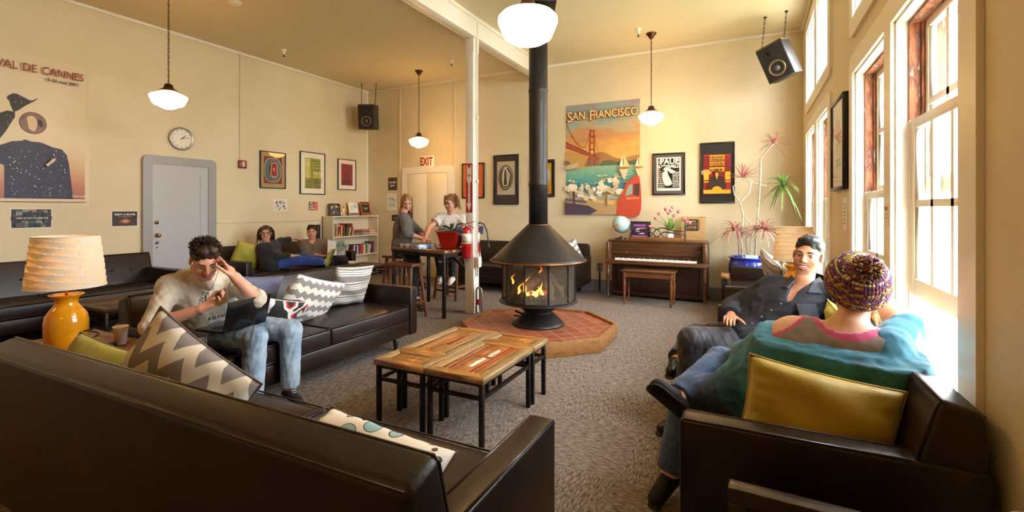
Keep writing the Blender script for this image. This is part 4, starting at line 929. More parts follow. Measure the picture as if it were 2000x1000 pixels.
sheet('orange and salmon sign reading We got games, above the seated women', onL(6.43, 1.455), .23, .185, R(90), '#8a5238', lambda A: (A.rect(.3, 1, -1, 1, '#d9705a'), collage(['#a8623c', '#6d3f2c'], 12, 5, .08, .2)(A), A.rect(.34, 1, -1, 1, '#d9705a')), [('WE', .045, -.05, .05, '#f0e6d6', .001), ('GOT', .045, -.04, .0, '#f0e6d6', .001), ('GAMES', .045, -.03, -.05, '#f0e6d6', .001, .9)])
ex = thing('exit_sign', 'white sign with red letters reading EXIT above the cream double door', 'sign', onB(-5.9, 2.36))
MB().box(-.19, .19, -.006, -.0004, -.12, .12, .002, 1).build('sign_plate', mat('sign_white', '#f1ead8', .35), ex)
text('EXIT', .225, col('#a3241c'), ex, 'lettering', T((0, -.0068, -.002)), bold=.006, xscale=.68)
sheet('dark photo sign reading Rooms 22-24, left of the exit door', onB(-6.78, 1.93), .24, .27, 0, '#4d3f30', collage(['#5f5240', '#3a3028', '#6b5c46'], 14, 2), [('ROOMS', .052, 0, .03, '#f1ead8', .0015), ('22-24', .052, 0, -.04, '#f1ead8', .0015)], border='#4d3f30')
sheet('white evacuation floor-plan sheet left of the exit door', onB(-6.80, 1.55), .27, .36, 0, '#e9e6dc', lambda A: [A.rect(*q) for q in ((-.6, -.2, .3, .5, '#8fb0b8'), (-.1, .3, .2, .5, '#8fb0b8'), (.35, .7, .1, .3, '#8fb0b8'), (-.6, -.1, -.55, -.2, '#a8c0c4'), (.1, .6, -.55, -.2, '#a8c0c4'), (-.6, .6, -.02, .02, '#7a8a8a'), (-.6, -.55, .0, .6, '#7a8a8a'))])
sheet('small dark sign under the floor-plan sheet, beside the standing-height woman', onB(-6.7, 1.21), .2, .13, 0, '#2a2826', lambda A: A.rect(-.6, .6, -.2, .2, '#8a8680'), border='#2a2826')
sheet('white printed notice below the framed drawing on the window wall', (XR, 4.55, 1.36), .2, .26, R(-90), '#efe9dd', lambda A: [A.rect(-.7, .7-.1*k % .5, .6-.25*k, .68-.25*k, '#b9a8a0') for k in range(6)])
sheet('small white and red notice on the casing between the near windows', (XR-.022, 3.17, 1.37), .09, .12, R(-90), '#ece4d8', lambda A: (A.rect(-.8, .8, .4, .8, '#b0483c'), A.rect(-.7, .6, .0, .1, '#8d8378'), A.rect(-.7, .6, -.4, -.3, '#8d8378')))
# fire extinguisher arrow sign on the post
fs = thing('arrow_sign', 'tall red and white sign with a down arrow reading Fire Extinguisher on the post', 'sign', (-3.367, 5.45, 1.68))
MB().box(-.05, .05, -.0025, -.0004, -.33, .33).build('sign_plate', col('#a32331'), fs)
A = Art(.1, .66, -.0025); A.poly([(-.75, .97), (-.75, .3), (-.35, .2), (-.35, -.62), (-.75, -.62), (0, -.96), (.75, -.62), (.35, -.62), (.35, .2), (.75, .3), (.75, .97), (0, .78)], '#e9dcc8'); A.build(fs)
text('FIRE', .045, col('#a32331'), fs, 'lettering', T((0, -.0034, .165)), xscale=.75, bold=.001)
for k, ch in enumerate('EXTINGUISHER'): text(ch, .027, col('#a32331'), fs, 'lettering', T((0, -.0034, .05-.022*k)))
def extinguisher(label, loc, rz):
    e = thing('fire_extinguisher', label, 'fire extinguisher', loc, rz)
    red = mat('extinguisher_red', '#b3141c', .22, coat=.6)
    MB().lathe([(.03, -.25), (.06, -.25), (.065, -.24), (.065, .09), (.06, .12), (.035, .155), (.02, .165)], n=28).build('cylinder', red, e)
    lb = MB().lathe([(.0655, -.06), (.0655, .075)], n=28).build('label_band', mat('label_white', '#e9e4da', .4), e)
    l2 = MB(); 
    for q in range(5): l2.lathe([(.0662, .045-.02*q), (.0662, .052-.02*q)], n=20, a0=R(-130), a1=R(-70+8*(q % 3)))
    l2.build('printed_text', blackM, lb)
    MB().lathe([(.0663, -.058), (.0663, -.04)], n=20, a0=R(-120), a1=R(-60)).build('yellow_strip', col('#d9c21e'), lb)
    MB().lathe([(.0655, -.105), (.0655, -.1)], n=28).build('rim_line', blackM, e)
    MB().cyl((0, 0, .16), .02, .035, 14).box(-.012, .012, -.06, .03, .185, .2).build('valve', chrome, e)
    MB().bar((-.01, .02, .2), (.12, .02, .235), .02, .008).bar((-.01, .02, .19), (.11, .02, .15), .02, .008).build('handle', red, e)
    MB().cyl((-.035, -.03, .185), .016, .01, 14, axis='y').build('gauge', chrome, e)
    MB().tube([(-.02, -.02, .19), (-.06, -.03, .21), (-.12, -.03, .19), (-.17, -.03, .1), (-.19, -.03, -.02), (-.2, -.03, -.08)], .011, 10).lathe([(.012, 0), (.018, -.05)], (-.2, -.03, -.08), 12).build('hose', mat('grey_hose', '#3a3f46', .5), e)
    MB().box(-.1, -.03, -.05, -.048, .05, .16).build('tag', col('#4a78a8'), e)
    MB().box(-.03, .03, .06, .072, -.1, .12).build('bracket', darkmetal, e)
    return e
extinguisher('red fire extinguisher with grey hose hanging on the near face of the white post', (-3.365, 5.375, 1.0), 0)
extinguisher('second red fire extinguisher half hidden behind the white post', (-3.40, 5.66, 1.0), PI)
# fire pull station + wire conduit
ps = thing('fire_alarm_pull', 'small dark red fire alarm box on the left wall above the chair rail', 'alarm', onL(5.0, 2.13), R(90))
MB().box(-.065, .065, -.045, 0, -.065, .065, .006).build('box', mat('alarm_red', '#7d1f24', .3), ps)
MB().box(-.02, .03, -.05, -.045, -.04, .045, .002, 1).build('pull_handle', mat('alarm_white', '#d9b8b0', .4), ps)
cw = thing('wire_conduit', 'thin cream conduit running from the ceiling to the red alarm box', 'conduit', onL(4.97, 0), R(90))
MB().box(-.008, .008, -.014, 0, 2.2, CEIL-.04, .003, 1).build('conduit', wallM, cw)
# clock
ck = thing('wall_clock', 'round silver wall clock above the grey door', 'clock', onL(4.065, 2.425), R(90))
MB().lathe([(.165, 0), (.17, .02), (.165, .045), (.145, .05), (.14, .03), (.001, .03)], n=48, axis='y').build('case', mat('brushed_silver', '#b9b3aa', .3, .8), ck)
MB().lathe([(.001, .0315), (.139, .0315)], n=48, axis='y').build('face', mat('clock_face', '#e9e2d0', .5), ck)
tk = MB()
for k in range(12):
    a = k*PI/6; tk.bar((.115*math.sin(a), -.033, .115*math.cos(a)), (.132*math.sin(a), -.033, .132*math.cos(a)), .008, .001, (0, 1, 0))
tk.build('hour_marks', blackM, ck)
def hand(a, l, w): a = R(a); return MB().bar((-.02*math.sin(a), -.035, -.02*math.cos(a)), (l*math.sin(a), -.035, l*math.cos(a)), w, .001, (0, 1, 0))
hand(45, .07, .010).build('hour_hand', blackM, ck); hand(75, .11, .007).build('minute_hand', blackM, ck)
# ---- ceiling fittings
opal = mat('opal_glass_lit', '#fff2d8', .3, emit=14., ecol='#ffc070')
def pendant(label, x, y, zb, w=.36, squat=False):
    t = thing('pendant_light', label, 'ceiling lamp', (x, y, zb))
    k = w/.36
    prof = [(.001, 0), (.04, .002), (.075, .016), (.10, .034), (.135, .044), (.15, .06), (.178, .125), (.18, .14), (.17, .15), (.12, .172), (.085, .19), (.075, .198)]
    if squat: prof = [(.001, 0), (.035, .001), (.045, .012), (.10, .018), (.145, .045), (.165, .09), (.185, .14), (.183, .165), (.16, .19), (.12, .207), (.085, .215)]
    MB().lathe([(r*k, z*k) for r, z in prof], n=48).build('glass_shade', opal, t)
    z1 = prof[-1][1]*k-.005
    MB().lathe([(.095*k, z1), (.09*k, z1+.012), (.06*k, z1+.03), (.045*k, z1+.05), (.04*k, z1+.08), (.02*k, z1+.09)], n=28).build('fitter', bronze, t)
    top = CEIL-zb; z = z1+.085; n = 0; ch = MB()
    while z < top-.09:
        r = .02; pts = []
        for q in range(10):
            a = 2*PI*q/10; d = (.009*math.cos(a), 0) if n % 2 else (0, .009*math.cos(a)); pts.append((d[0], d[1], z+.019+.024*math.sin(a)))
        ch.tube(pts, .0026, 5, closed=True); z += .036; n += 1
    ch.build('chain', bronze, t)
    MB().tube([(0.003, 0, z1+.08), (.006, .003, (top+z1)/2), (.003, 0, top-.05)], .003, 6).build('cable', mat('brown_cable', '#4a3a2a', .6), t)
    MB().lathe([(.008, top-.09), (.03, top-.07), (.055, top-.03), (.075, top-.012), (.075, top-.0005)], n=28).build('canopy', bronze, t)
pendant('lit schoolhouse pendant lamp hanging upper left, above the clock side of the room', -5.79, 3.03, 2.51)
pendant('lit schoolhouse pendant lamp hanging in front of the exit sign', -5.49, 7.12, 2.53)
pendant('lit schoolhouse pendant lamp hanging over the piano, right of the bay poster', -1.29, 7.12, 2.62)
pendant('largest lit pendant lamp at the top centre, in front of the stove pipe', -1.30, 2.83, 2.47, .38, True)
pendant('unseen pendant lamp added as fill light behind the camera on the left', -5.6, -1.0, 2.5)  # added out of view to light the foreground sofa and cushion backs
pendant('unseen pendant lamp added as fill light behind the camera on the window side', -1.3, -1.2, 2.5)  # second unseen fill lamp, added to brighten the near end of the room
def sprinkler(label, x, y):
    s = thing('sprinkler_head', label, 'sprinkler', (x, y, CEIL))
    MB().lathe([(.05, 0), (.045, -.01), (.03, -.03), (.022, -.07), (.018, -.08)], n=20).build('cup', whiteM, s)
    MB().cyl((0, 0, -.115), .008, .04, 10).lathe([(.001, -.118), (.018, -.115), (.018, -.112)], n=12).build('nozzle', darkmetal, s)
sprinkler('white sprinkler head on the ceiling left of the exit-door lamp', -6.70, 5.2)
sprinkler('white sprinkler head on the ceiling just left of the white post', -4.56, 6.81)
sprinkler('white sprinkler head on the ceiling beside the piano lamp', -1.42, 6.85)
sd = thing('smoke_detector', 'round white smoke detector on the ceiling at the upper left', 'smoke detector', (-5.68, 3.72, CEIL))
MB().lathe([(.075, 0), (.075, -.02), (.06, -.04), (.02, -.045), (.001, -.045)], n=28).build('body', mat('detector_white', '#e9e4da', .4), sd)
def chainlinks(mb, a, b, r=.009):
    a, b = Vector(a), Vector(b); n = max(2, int((b-a).length/.032)); d = (b-a).normalized(); x = d.cross(Vector((0, 1, 0))).normalized(); y = d.cross(x)
    for i in range(n):
        c = a.lerp(b, (i+.5)/n); s = x if i % 2 else y
        mb.tube([c+d*.021*math.sin(2*PI*q/8)+s*r*math.cos(2*PI*q/8) for q in range(8)], .003, 5, closed=True)
def speaker(label, loc, rz, roll, w, h, d, chains):
    s = thing('wall_speaker', label, 'loudspeaker', loc)
    Rm = Matrix.Rotation(rz, 4, 'Z') @ Matrix.Rotation(roll[0], 4, 'X') @ Matrix.Rotation(roll[1], 4, 'Y')
    m = MB().xf(Rm); m.box(-w/2, w/2, -d/2, d/2, -h/2, h/2, .006); m.build('cabinet', mat('speaker_cabinet', '#2e2926', .5), s)
    m = MB().xf(Rm); m.box(-w/2+.012, w/2-.012, -d/2-.004, -d/2+.001, -h/2+.012, h/2-.012).build('baffle', mat('speaker_black', '#1b1918', .6), s)
    y = -d/2-.004
    m = MB().xf(Rm); m.lathe([(.1, 0), (.105, .006), (.095, .012), (.088, .006)], (0, y, -.08), 36, 'y', cap=False).build('woofer_ring', mat('ring_bronze', '#8f7448', .4, .6), s)
    m = MB().xf(Rm); m.lathe([(.09, .004), (.04, -.012), (.035, .002), (.001, .008)], (0, y, -.08), 36, 'y', cap=False).build('woofer_cone', mat('cone_grey', '#5c5955', .7), s)
    m = MB().xf(Rm); m.lathe([(.04, 0), (.038, .004), (.015, -.0), (.001, .004)], (-.03, y, h/2-.1), 24, 'y').build('tweeter', mat('tweeter_black', '#0f0e0e', .3), s)
    for (lx, lz, wx, wy) in chains:
        c = MB(); p = Rm @ Vector((lx, 0, lz)); q = Vector((wx, wy, CEIL))-Vector(loc); chainlinks(c, p, q)
        c.cyl((q.x, q.y, q.z-.012), .02, .012, 12); c.build('hanging_chain', darkmetal, s)
    c = MB().xf(Rm); c.box(-w/2, w/2, -d/2+.02, d/2, h/2, h/2+.02).build('top_plank', mat('plank_brown', '#6a5438', .6), s)
    return s
speaker('black loudspeaker hanging on chains in the far left corner', (-7.0, 7.42, 3.27), R(25), (R(6), 0), .33, .48, .3, [(-.14, .25, -7.12, 7.35), (.14, .25, -6.85, 7.48)])
speaker('black loudspeaker tilted on its chains high in the right corner', (.34, 7.15, 3.33), R(-22), (R(14), R(-17)), .33, .46, .3, [(-.14, .23, .18, 7.2), (.14, .2, .42, 7.1)])
# ---- table lamps
def shade_mat(name, mixf, c1='#eadfca', c2='#f2dcb4'):
    m = bpy.data.materials.new(name); m.use_nodes = True; nt = m.node_tree; nt.nodes.clear(); L = nt.links.new
    o = N(nt, 'ShaderNodeOutputMaterial'); d = N(nt, 'ShaderNodeBsdfDiffuse', i_Color=lin(c1)); t = N(nt, 'ShaderNodeBsdfTranslucent', i_Color=lin(c2)); x = N(nt, 'ShaderNodeMixShader', i_0=mixf)
    L(d.outputs[0], x.inputs[1]); L(t.outputs[0], x.inputs[2]); L(x.outputs[0], o.inputs[0]); return m
shadeM = shade_mat('pleated_shade', .12); thinM = shade_mat('single_layer_shade', .34, '#f0dfbe', '#ffe2b4')
yel = mat('yellow_glaze', '#e09a10', .12, coat=.8, var='#d08a0c', scale=4)
bulbM = mat('lamp_bulb', '#fff0d0', .3, emit=10., ecol='#ffc488')
def lamp(label, loc, R1=.186, watts=1.):
    t = thing('table_lamp', label, 'table lamp', loc)
    MB().lathe([(.075, 0), (.085, .01), (.098, .04), (.104, .10), (.104, .17), (.096, .21), (.065, .255), (.055, .27), (.053, .29), (.062, .31), (.082, .325), (.082, .33), (.06, .322), (.001, .318)], n=56).build('base', yel, t)
    MB().cyl((0, 0, .31), .008, .12, 12).build('stem', brass, t)
    vs = []; fs = []; mi = []; n, mz = 216, 66; z0, z1 = .375, .675; rows = 8.; cols = 7
    def pat(a, tz):
        v = tz*rows+.55*math.sin(a*1.0)+a/(2*PI)*1.0; j = math.floor(v); fv = v-j; u = (a/(2*PI)*cols+.5*(j % 2)+.13*math.sin(j*2.1)) % 1.; w_ = 1-abs(2*u-1)
        return fv, w_
    for j in range(mz+1):
        tz = j/mz; r = R1*(1-.17*tz)
        for i in range(n):
            a = 2*PI*i/n; fv, w_ = pat(a, tz); rr = r+(.007*(fv-.5)+.005*w_*(1-fv))*min(1, 10*tz, 10*(1-tz))
            vs.append((rr*math.cos(a), rr*math.sin(a), z0+(z1-z0)*tz))
    for j in range(mz):
        for i in range(n): fs.append([j*n+i, j*n+(i+1) % n, (j+1)*n+(i+1) % n, (j+1)*n+i]); fv, w_ = pat(2*PI*(i+.5)/n, (j+.5)/mz); mi.append(1 if fv < .62*w_ and .04 < j/mz < .95 else 0)
    o = obj_from('lamp_shade', vs, fs, [shadeM, thinM], t, smooth=False); o.data.polygons.foreach_set('material_index', mi)
    MB().tube([(R1*math.cos(2*PI*k/60), R1*math.sin(2*PI*k/60), z0) for k in range(60)], .003, 6, closed=True).tube([(R1*.83*math.cos(2*PI*k/60), R1*.83*math.sin(2*PI*k/60), z1) for k in range(60)], .003, 6, closed=True).build('shade_rim', mat('rim_cream', '#eadfc8', .5), t)
    MB().ball((0, 0, .5), (.032, .032, .042), 16, 10).build('bulb', bulbM, t)
    m = MB()
    for k in range(3): a = 2*PI*k/3; m.tube([(0, 0, .43), (R1*.95*math.cos(a), R1*.95*math.sin(a), .42)], .002, 5)
    m.build('shade_spider', brass, t)
    return t
lamp('yellow ceramic table lamp with pleated white shade at the left, by the foreground sofa', (-3.67, 1.36, .56))
lamp('yellow ceramic table lamp with pleated shade behind the smiling man', (.36, 5.0, .56), .172)
lamp('lit table lamp glowing behind the seated woman in the white shirt', (-5.02, 7.6, .5), .17)
# ---- globe, tulips, pictures on the piano and shelf
gb = thing('desk_globe', 'pale blue world globe on a brown stand on the piano', 'globe', (-1.86, 7.62, .915))
gm = bpy.data.materials.new('globe_map'); gm.use_nodes = True; nt = gm.node_tree; L = nt.links.new; b = nt.nodes['Principled BSDF']; tc = N(nt, 'ShaderNodeTexCoord'); no = N(nt, 'ShaderNodeTexNoise', i_Scale=9., i_Detail=5.); cr = N(nt, 'ShaderNodeValToRGB'); cr.color_ramp.interpolation = 'CONSTANT'
L(tc.outputs['Object'], no.inputs[0]); L(no.outputs[0], cr.inputs[0]); e = cr.color_ramp.elements; e[0].color = lin('#a9c9cf'); e[1].position = .55; e[1].color = lin('#d8cfa4'); x = e.new(.62); x.color = lin('#c9a98a'); L(cr.outputs[0], b.inputs['Base Color']); b.inputs['Roughness'].default_value = .3
MB().ball((0, 0, .24), .135, 40, 24).build('ball', gm, gb)
MB().lathe([(.09, 0), (.095, .01), (.08, .022), (.02, .03), (.012, .045)], n=32).build('stand', pd, gb)
MB().tube([(.148*math.cos(R(a)), 0, .24+.148*math.sin(R(a))) for a in range(-100, 70, 10)], .005, 8).tube([(0, 0, .03), (0, 0, .095)], .009, 8).build('meridian_arm', chrome, gb)
def stand_frame(label, M_, w, h, fc, bg, art=None, lines=(), name='framed_photo', ft=.02, rake=12):
    t = thing(name, label, 'picture')
    t.matrix_world = M_ @ Matrix.Rotation(R(-rake), 4, 'X')
    a = w/2; m = MB().box(-a, a, -.012, 0, 0, ft, .002, 1).box(-a, a, -.012, 0, h-ft, h, .002, 1).box(-a, -a+ft, -.012, 0, ft, h-ft, .002, 1).box(a-ft, a, -.012, 0, ft, h-ft, .002, 1).box(-a+.01, a-.01, -.002, .002, .01, h-.01); m.build('frame', mat('frame_'+fc.strip('#'), fc, .35), t)
    A = Art(w-2*ft, h-2*ft, -.003); A.rect(-1, 1, -1, 1, bg)
    if art: art(A)
    p = A.build(t); p.location.z = h/2
    for (s, sz, x, z, c_, *r) in lines: text(s, sz, col(c_), t, 'lettering', T((x, -.0034-.0003*(A.k+1), z)), bold=r[0] if r else 0, xscale=r[1] if len(r) > 1 else 1)
    # easel strut
    MB().prism([(.0, h*.6), (h*.28*1.0, 0.0), (h*.28, .004), (.0, h*.6+.01)], -.02, .02, 'x').build('easel_strut', blackM, t)
    return t
stand_frame('black framed purple flyer behind the openwork rack on the piano', T((-1.56, 7.64, .915)), .32, .29, '#15110f', '#3a2a3c', lambda A: (A.rect(-.8, .6, .6, .85, '#b56ab9'), A.rect(-.3, .8, .2, .4, '#b56ab9'), A.disc(-.3, .0, .25, '#d9d4d9'), A.rect(-.1, .5, -.5, -.2, '#c9c0cc'), A.rect(-.9, .9, -.9, -.7, '#b56ab9')), [('PLAY ME A SONG', .022, -.03, .235, '#2a1a2c')], ft=.028)
lv = thing('wooden_sign', 'tan wooden board stamped Create Love standing at the right end of the piano', 'sign'); lv.matrix_world = T((-.78, 7.74, .915)) @ Matrix.Rotation(R(-9), 4, 'X')
MB().box(-.18, .18, 0, .02, 0, .37, .008).build('board', wood('sign_wood', ['#a8824e', '#bd9560', '#8f6c3c'], 3, (1, 1, 8), rough=.5), lv)
A = Art(.2, .18, 0); A.rect(-1, 1, -1, 1, '#2c2622'); A.rect(1.04, 1.25, -.9, .9, '#8a6a42'); p = A.build(lv); p.location = (-.03, 0, .24)
for s_, z_, sz in (('Create', .30, .05), ('THINGS YOU', .255, .028), ('LOVE', .2, .065)): text(s_, sz, col('#b9935c'), lv, 'lettering', T((-.03, -.002, z_)), bold=.0008)
vz = thing('tulip_vase', 'white jug of pink and white tulips on the piano', 'flowers', (-1.10, 7.6, .915))
MB().lathe([(.04, 0), (.055, .02), (.058, .08), (.045, .12), (.04, .15), (.05, .17), (.046, .17), (.038, .15), (.038, .1), (.001, .1)], n=28).build('jug', mat('white_ceramic', '#ece6da', .2, coat=.5), vz)
leafM = mat('tulip_leaf', '#5f8f2e', .45, var=['#7dab3f', '#46741f'], scale=6); stemM = mat('tulip_stem', '#8fae58', .5)
petal = mat('tulip_petal', '#c84a5a', .45, var=['#e07a84', '#f2d4c8'], scale=22, stretch=(1, 1, .5), ramp=(.35, .7))
def leaf(mb, base, tip, w, bend=.3, n=8, side=None):
    b_, t_ = Vector(base), Vector(tip); d = t_-b_; up = Vector((0, 0, 1)); s = side or d.cross(up).normalized()
    if s.length < .1: s = Vector((1, 0, 0))
    vs = []; fs = []
    for i in range(n+1):
        t = i/n; c = b_+d*t+up*bend*d.length*math.sin(PI*t)*.5; ww = w*math.sin(PI*min(.97, t*.8+.18))**1.1*(1-t**3)
        fold = Vector((0, 0, ww*.35)); vs += [c-s*ww+fold, c, c+s*ww+fold]
    for i in range(n): fs += [[3*i, 3*i+1, 3*i+4, 3*i+3], [3*i+1, 3*i+2, 3*i+5, 3*i+4]]
    mb.add(vs, fs, True)
rn = random.Random(21)
lf = MB(); sm_ = MB()
heads = [(-.19, .28), (-.16, .35), (-.02, .36), (-.06, .42), (.02, .40), (.03, .44), (.05, .32), (.12, .38), (.2, .27), (.24, .24), (-.26, .16), (.27, .22)]
for k, (hx, hz_) in enumerate(heads):
    hy = rn.uniform(-.08, .06); h_ = Vector((hx, hy, hz_+.04))
    sm_.tube([(0, 0, .12), (hx*.3, hy*.4, .12+(hz_-.1)*.6), tuple(h_)], .004, 6)
    pm_ = MB(); dr = (h_-Vector((hx*.3, hy*.4, .1))).normalized()
    Q = T(h_) @ dr.to_track_quat('Z', 'Y').to_matrix().to_4x4(); pm_.xf(Q)
    pm_.lathe([(.004, -.006), (.018, .004), (.024, .02), (.022, .036), (.012, .05), (.002, .055)], n=12, fn=lambda a, z: 1+.13*math.cos(3*a))
    pm_.build('tulip_head', petal, vz)
for k in range(14):
    a = rn.uniform(0, 2*PI); r = rn.uniform(.1, .22); leaf(lf, (.02*math.cos(a), .02*math.sin(a), .15), (r*math.cos(a), r*math.sin(a)*.7, rn.uniform(.2, .36)), .02, rn.uniform(.1, .5))
sm_.build('stems', stemM, vz); lf.build('leaves', leafM, vz)
ST = Hs
stand_frame('small black framed photo at the left end of the bookshelf top', shelfM_(-.42, -.12, ST) @ Matrix.Rotation(R(-20), 4, 'Z'), .22, .25, '#15110f', '#4a3c30', collage(['#b98a5c', '#d9c4a0', '#2c2420', '#8a5a3c'], 16, 31, .1, .25))
stand_frame('narrow leaflet holder of cards beside the small black frame on the bookshelf', shelfM_(-.2, -.12, ST) @ Matrix.Rotation(R(-25), 4, 'Z'), .12, .23, '#c9b894', '#d9a85a', collage(['#e9e2d0', '#c97a3c', '#8a6a5c'], 14, 32, .15, .3), ft=.006, name='leaflet_holder')
stand_frame('white printed flyer standing on the bookshelf top', shelfM_(.08, -.12, ST) @ Matrix.Rotation(R(-5), 4, 'Z'), .24, .28, '#e4ddd0', '#ece6da', lambda A: (A.rect(.2, .85, .1, .8, '#a9c9c4'), A.rect(-1, 1, -1, -.6, '#6a6470'), *[A.rect(-.7, .1, .5-.2*k, .56-.2*k, '#a8a098') for k in range(5)]), ft=.006, name='flyer_stand')
stand_frame('orange framed chalk-lettered sign at the right end of the bookshelf top', shelfM_(.44, -.12, ST), .27, .30, '#c8651a', '#2e2a26', lambda A: [A.line([(-.6+.1*k, .3-.2*(k % 3)), (-.2+.1*k, .1-.15*(k % 4)), (.3, .2-.1*k)], .005, q) for k, q in enumerate(['#c96a6a', '#d9d4c0', '#8fb08a', '#c96a6a', '#d9d4c0'])], [('ART SUPPLIES', .028, 0, .245, '#d9d4c0'), ('GAMES', .04, 0, .155, '#d98a8a'), ('Card Reader', .032, 0, .05, '#e9dc8a')], ft=.024)
# phone docks on the wall by the bookshelf
ph = thing('phone_poster', 'small white phone-shaped sticker on the left wall beside the bookshelf', 'sticker', onL(6.42, .98), R(90))
MB().box(-.035, .035, -.003, -.0004, -.08, .08, .001, 1).build('sticker', blackM, ph); MB().box(-.03, .03, -.004, -.003, -.05, .06).build('screen', mat('sticker_screen', '#d9dce0', .3), ph)
pk = thing('wall_phone', 'long black wall phone handset beside the bookshelf', 'phone', onL(6.52, .93), R(90))
MB().box(-.035, .035, -.06, 0, -.19, .17, .012).build('handset', blackM, pk); MB().tube([(0, -.03, -.19), (.01, -.03, -.26), (-.01, -.02, -.32)], .004, 6).build('cord', rubber, pk); MB().box(.005, .015, -.062, -.058, -.16, -.15).build('red_light', col('#c9302a'), pk)
# outlet
ou = thing('wall_outlet', 'grey wall outlet on the back wall between the tufted sofa and the piano', 'outlet', onB(-2.28, .42))
MB().box(-.045, .045, -.04, 0, -.07, .07, .005).build('plate', mat('outlet_grey', '#8d877c', .5), ou)
for z in (-.03, .03): MB().cyl((0, -.0405, z-.0), .02, .003, 14, axis='y').build('socket', mat('socket_dark', '#5f5a52', .5), ou)
MB().box(-.012, .012, -.02, 0, -.42, -.07).build('conduit', darkmetal, ou)
# ---- blue planter with dracaena
bp_ = thing('blue_planter', 'glossy cobalt blue glazed planter with tall dracaena beside the piano', 'potted plant', (.0, 7.5, 0))
blue = mat('cobalt_glaze', '#2338a8', .12, var=['#1b2a88', '#5a74d0'], scale=8, stretch=(3, 3, .6), coat=.8, ramp=(.4, .8))
MB().lathe([(.2, 0), (.22, .02), (.2, .3), (.2, .32), (.26, .42), (.285, .52), (.285, .6), (.27, .66), (.255, .69), (.285, .715), (.285, .725), (.25, .725), (.235, .7), (.235, .66), (.001, .66)], n=56).build('pot', blue, bp_)
MB().box(-.06, .1, -.17, -.15, .70, .76).build('price_card', mat('pale_card', '#b9cfe0', .5), bp_)
trunk = mat('pale_cane', '#b3a48c', .7, var=['#cbbda4', '#8f8068'], scale=14, stretch=(1, 1, 3))
tm = MB()
canes = [[(-.10, 0, .66), (-.11, 0, 1.0), (-.09, .0, 1.3), (-.13, 0, 1.5), (-.02, 0, 1.62), (.02, 0, 1.8)], [(.06, -.02, .66), (.08, 0, 1.1), (.11, 0, 1.5), (.13, 0, 1.9), (.13, 0, 2.1), (.24, -.02, 2.25), (.29, -.02, 2.3)], [(-.03, .03, .66), (-.05, .02, .95), (.0, 0, 1.2), (-.08, 0, 1.3)], [(.0, -.04, .66), (.01, 0, .9), (.05, 0, 1.15)], [(-.12, 0, 1.48), (-.2, 0, 1.6), (-.22, 0, 1.72), (-.08, 0, 1.82), (.08, .0, 1.75), (.2, 0, 1.72)], [(-.14, .04, .66), (-.15, .02, .95), (-.17, 0, 1.02)]]
for q, c_ in enumerate(canes): tm.tube(smooth_curve(c_, 5)[:-5*1] if 0 else c_, [.013 if q < 2 else .008]*len(c_), 8)
tm.build('canes', trunk, bp_)
def rosette(c, n, ln, m_, nm, seed, droop=.6, el=(-.2, 1.1)):
    q = random.Random(seed); mb = MB()
    for k in range(n):
        a = 2*PI*k/n*2.4+q.uniform(-.2, .2); e_ = q.uniform(*el); l = ln*q.uniform(.7, 1.1); pts = []
        d = Vector((math.cos(a)*math.cos(e_), math.sin(a)*math.cos(e_), math.sin(e_)))
        if c[1]+d.y*l > .36: d.y *= .3
        if c[0]+d.x*l > .62: d.x *= .5
        s = d.cross(Vector((0, 0, 1))).normalized(); vs = []; fs = []; m__ = 7
        for i in range(m__+1):
            t = i/m__; p_ = Vector(c)+d*l*t-Vector((0, 0, 1))*droop*l*t*t; w_ = .0105*(1-t)**.6*(.6+.8*min(1, t*4))
            vs += [p_-s*w_, p_+Vector((0, 0, -w_*.5)), p_+s*w_]
        for i in range(m__): fs += [[3*i, 3*i+1, 3*i+4, 3*i+3], [3*i+1, 3*i+2, 3*i+5, 3*i+4]]
        mb.add(vs, fs, True)
    mb.build(nm, m_, bp_)
redleaf = mat('red_dracaena_leaf', '#a8605e', .5, var=['#c98a80', '#7a5a48'], scale=9, ramp=(.35, .65)); grleaf = mat('green_dracaena_leaf', '#4f7a34', .45, var=['#7ba050', '#3a6028'], scale=9); pinkleaf = mat('pink_dracaena_leaf', '#c98a86', .5, var=['#e0b0a4', '#a86a5c'], scale=9)
rosette((.29, -.02, 2.32), 34, .26, pinkleaf, 'leaf_rosette', 1, .35, (-.4, 1.3)); rosette((.28, -.02, 1.66), 1, .1, grleaf, 'leaf_rosette', 5)
rosette((.40, -.05, 1.72), 46, .42, grleaf, 'leaf_rosette', 2, .55, (-.7, 1.2)); rosette((-.08, 0, 1.84), 30, .30, redleaf, 'leaf_rosette', 3, .2, (.1, 1.4))
rosette((-.20, -.02, 1.10), 42, .36, redleaf, 'leaf_rosette', 4, .6, (-.2, 1.3)); rosette((.17, -.04, 1.12), 50, .38, redleaf, 'leaf_rosette', 6, .6, (-.2, 1.3))
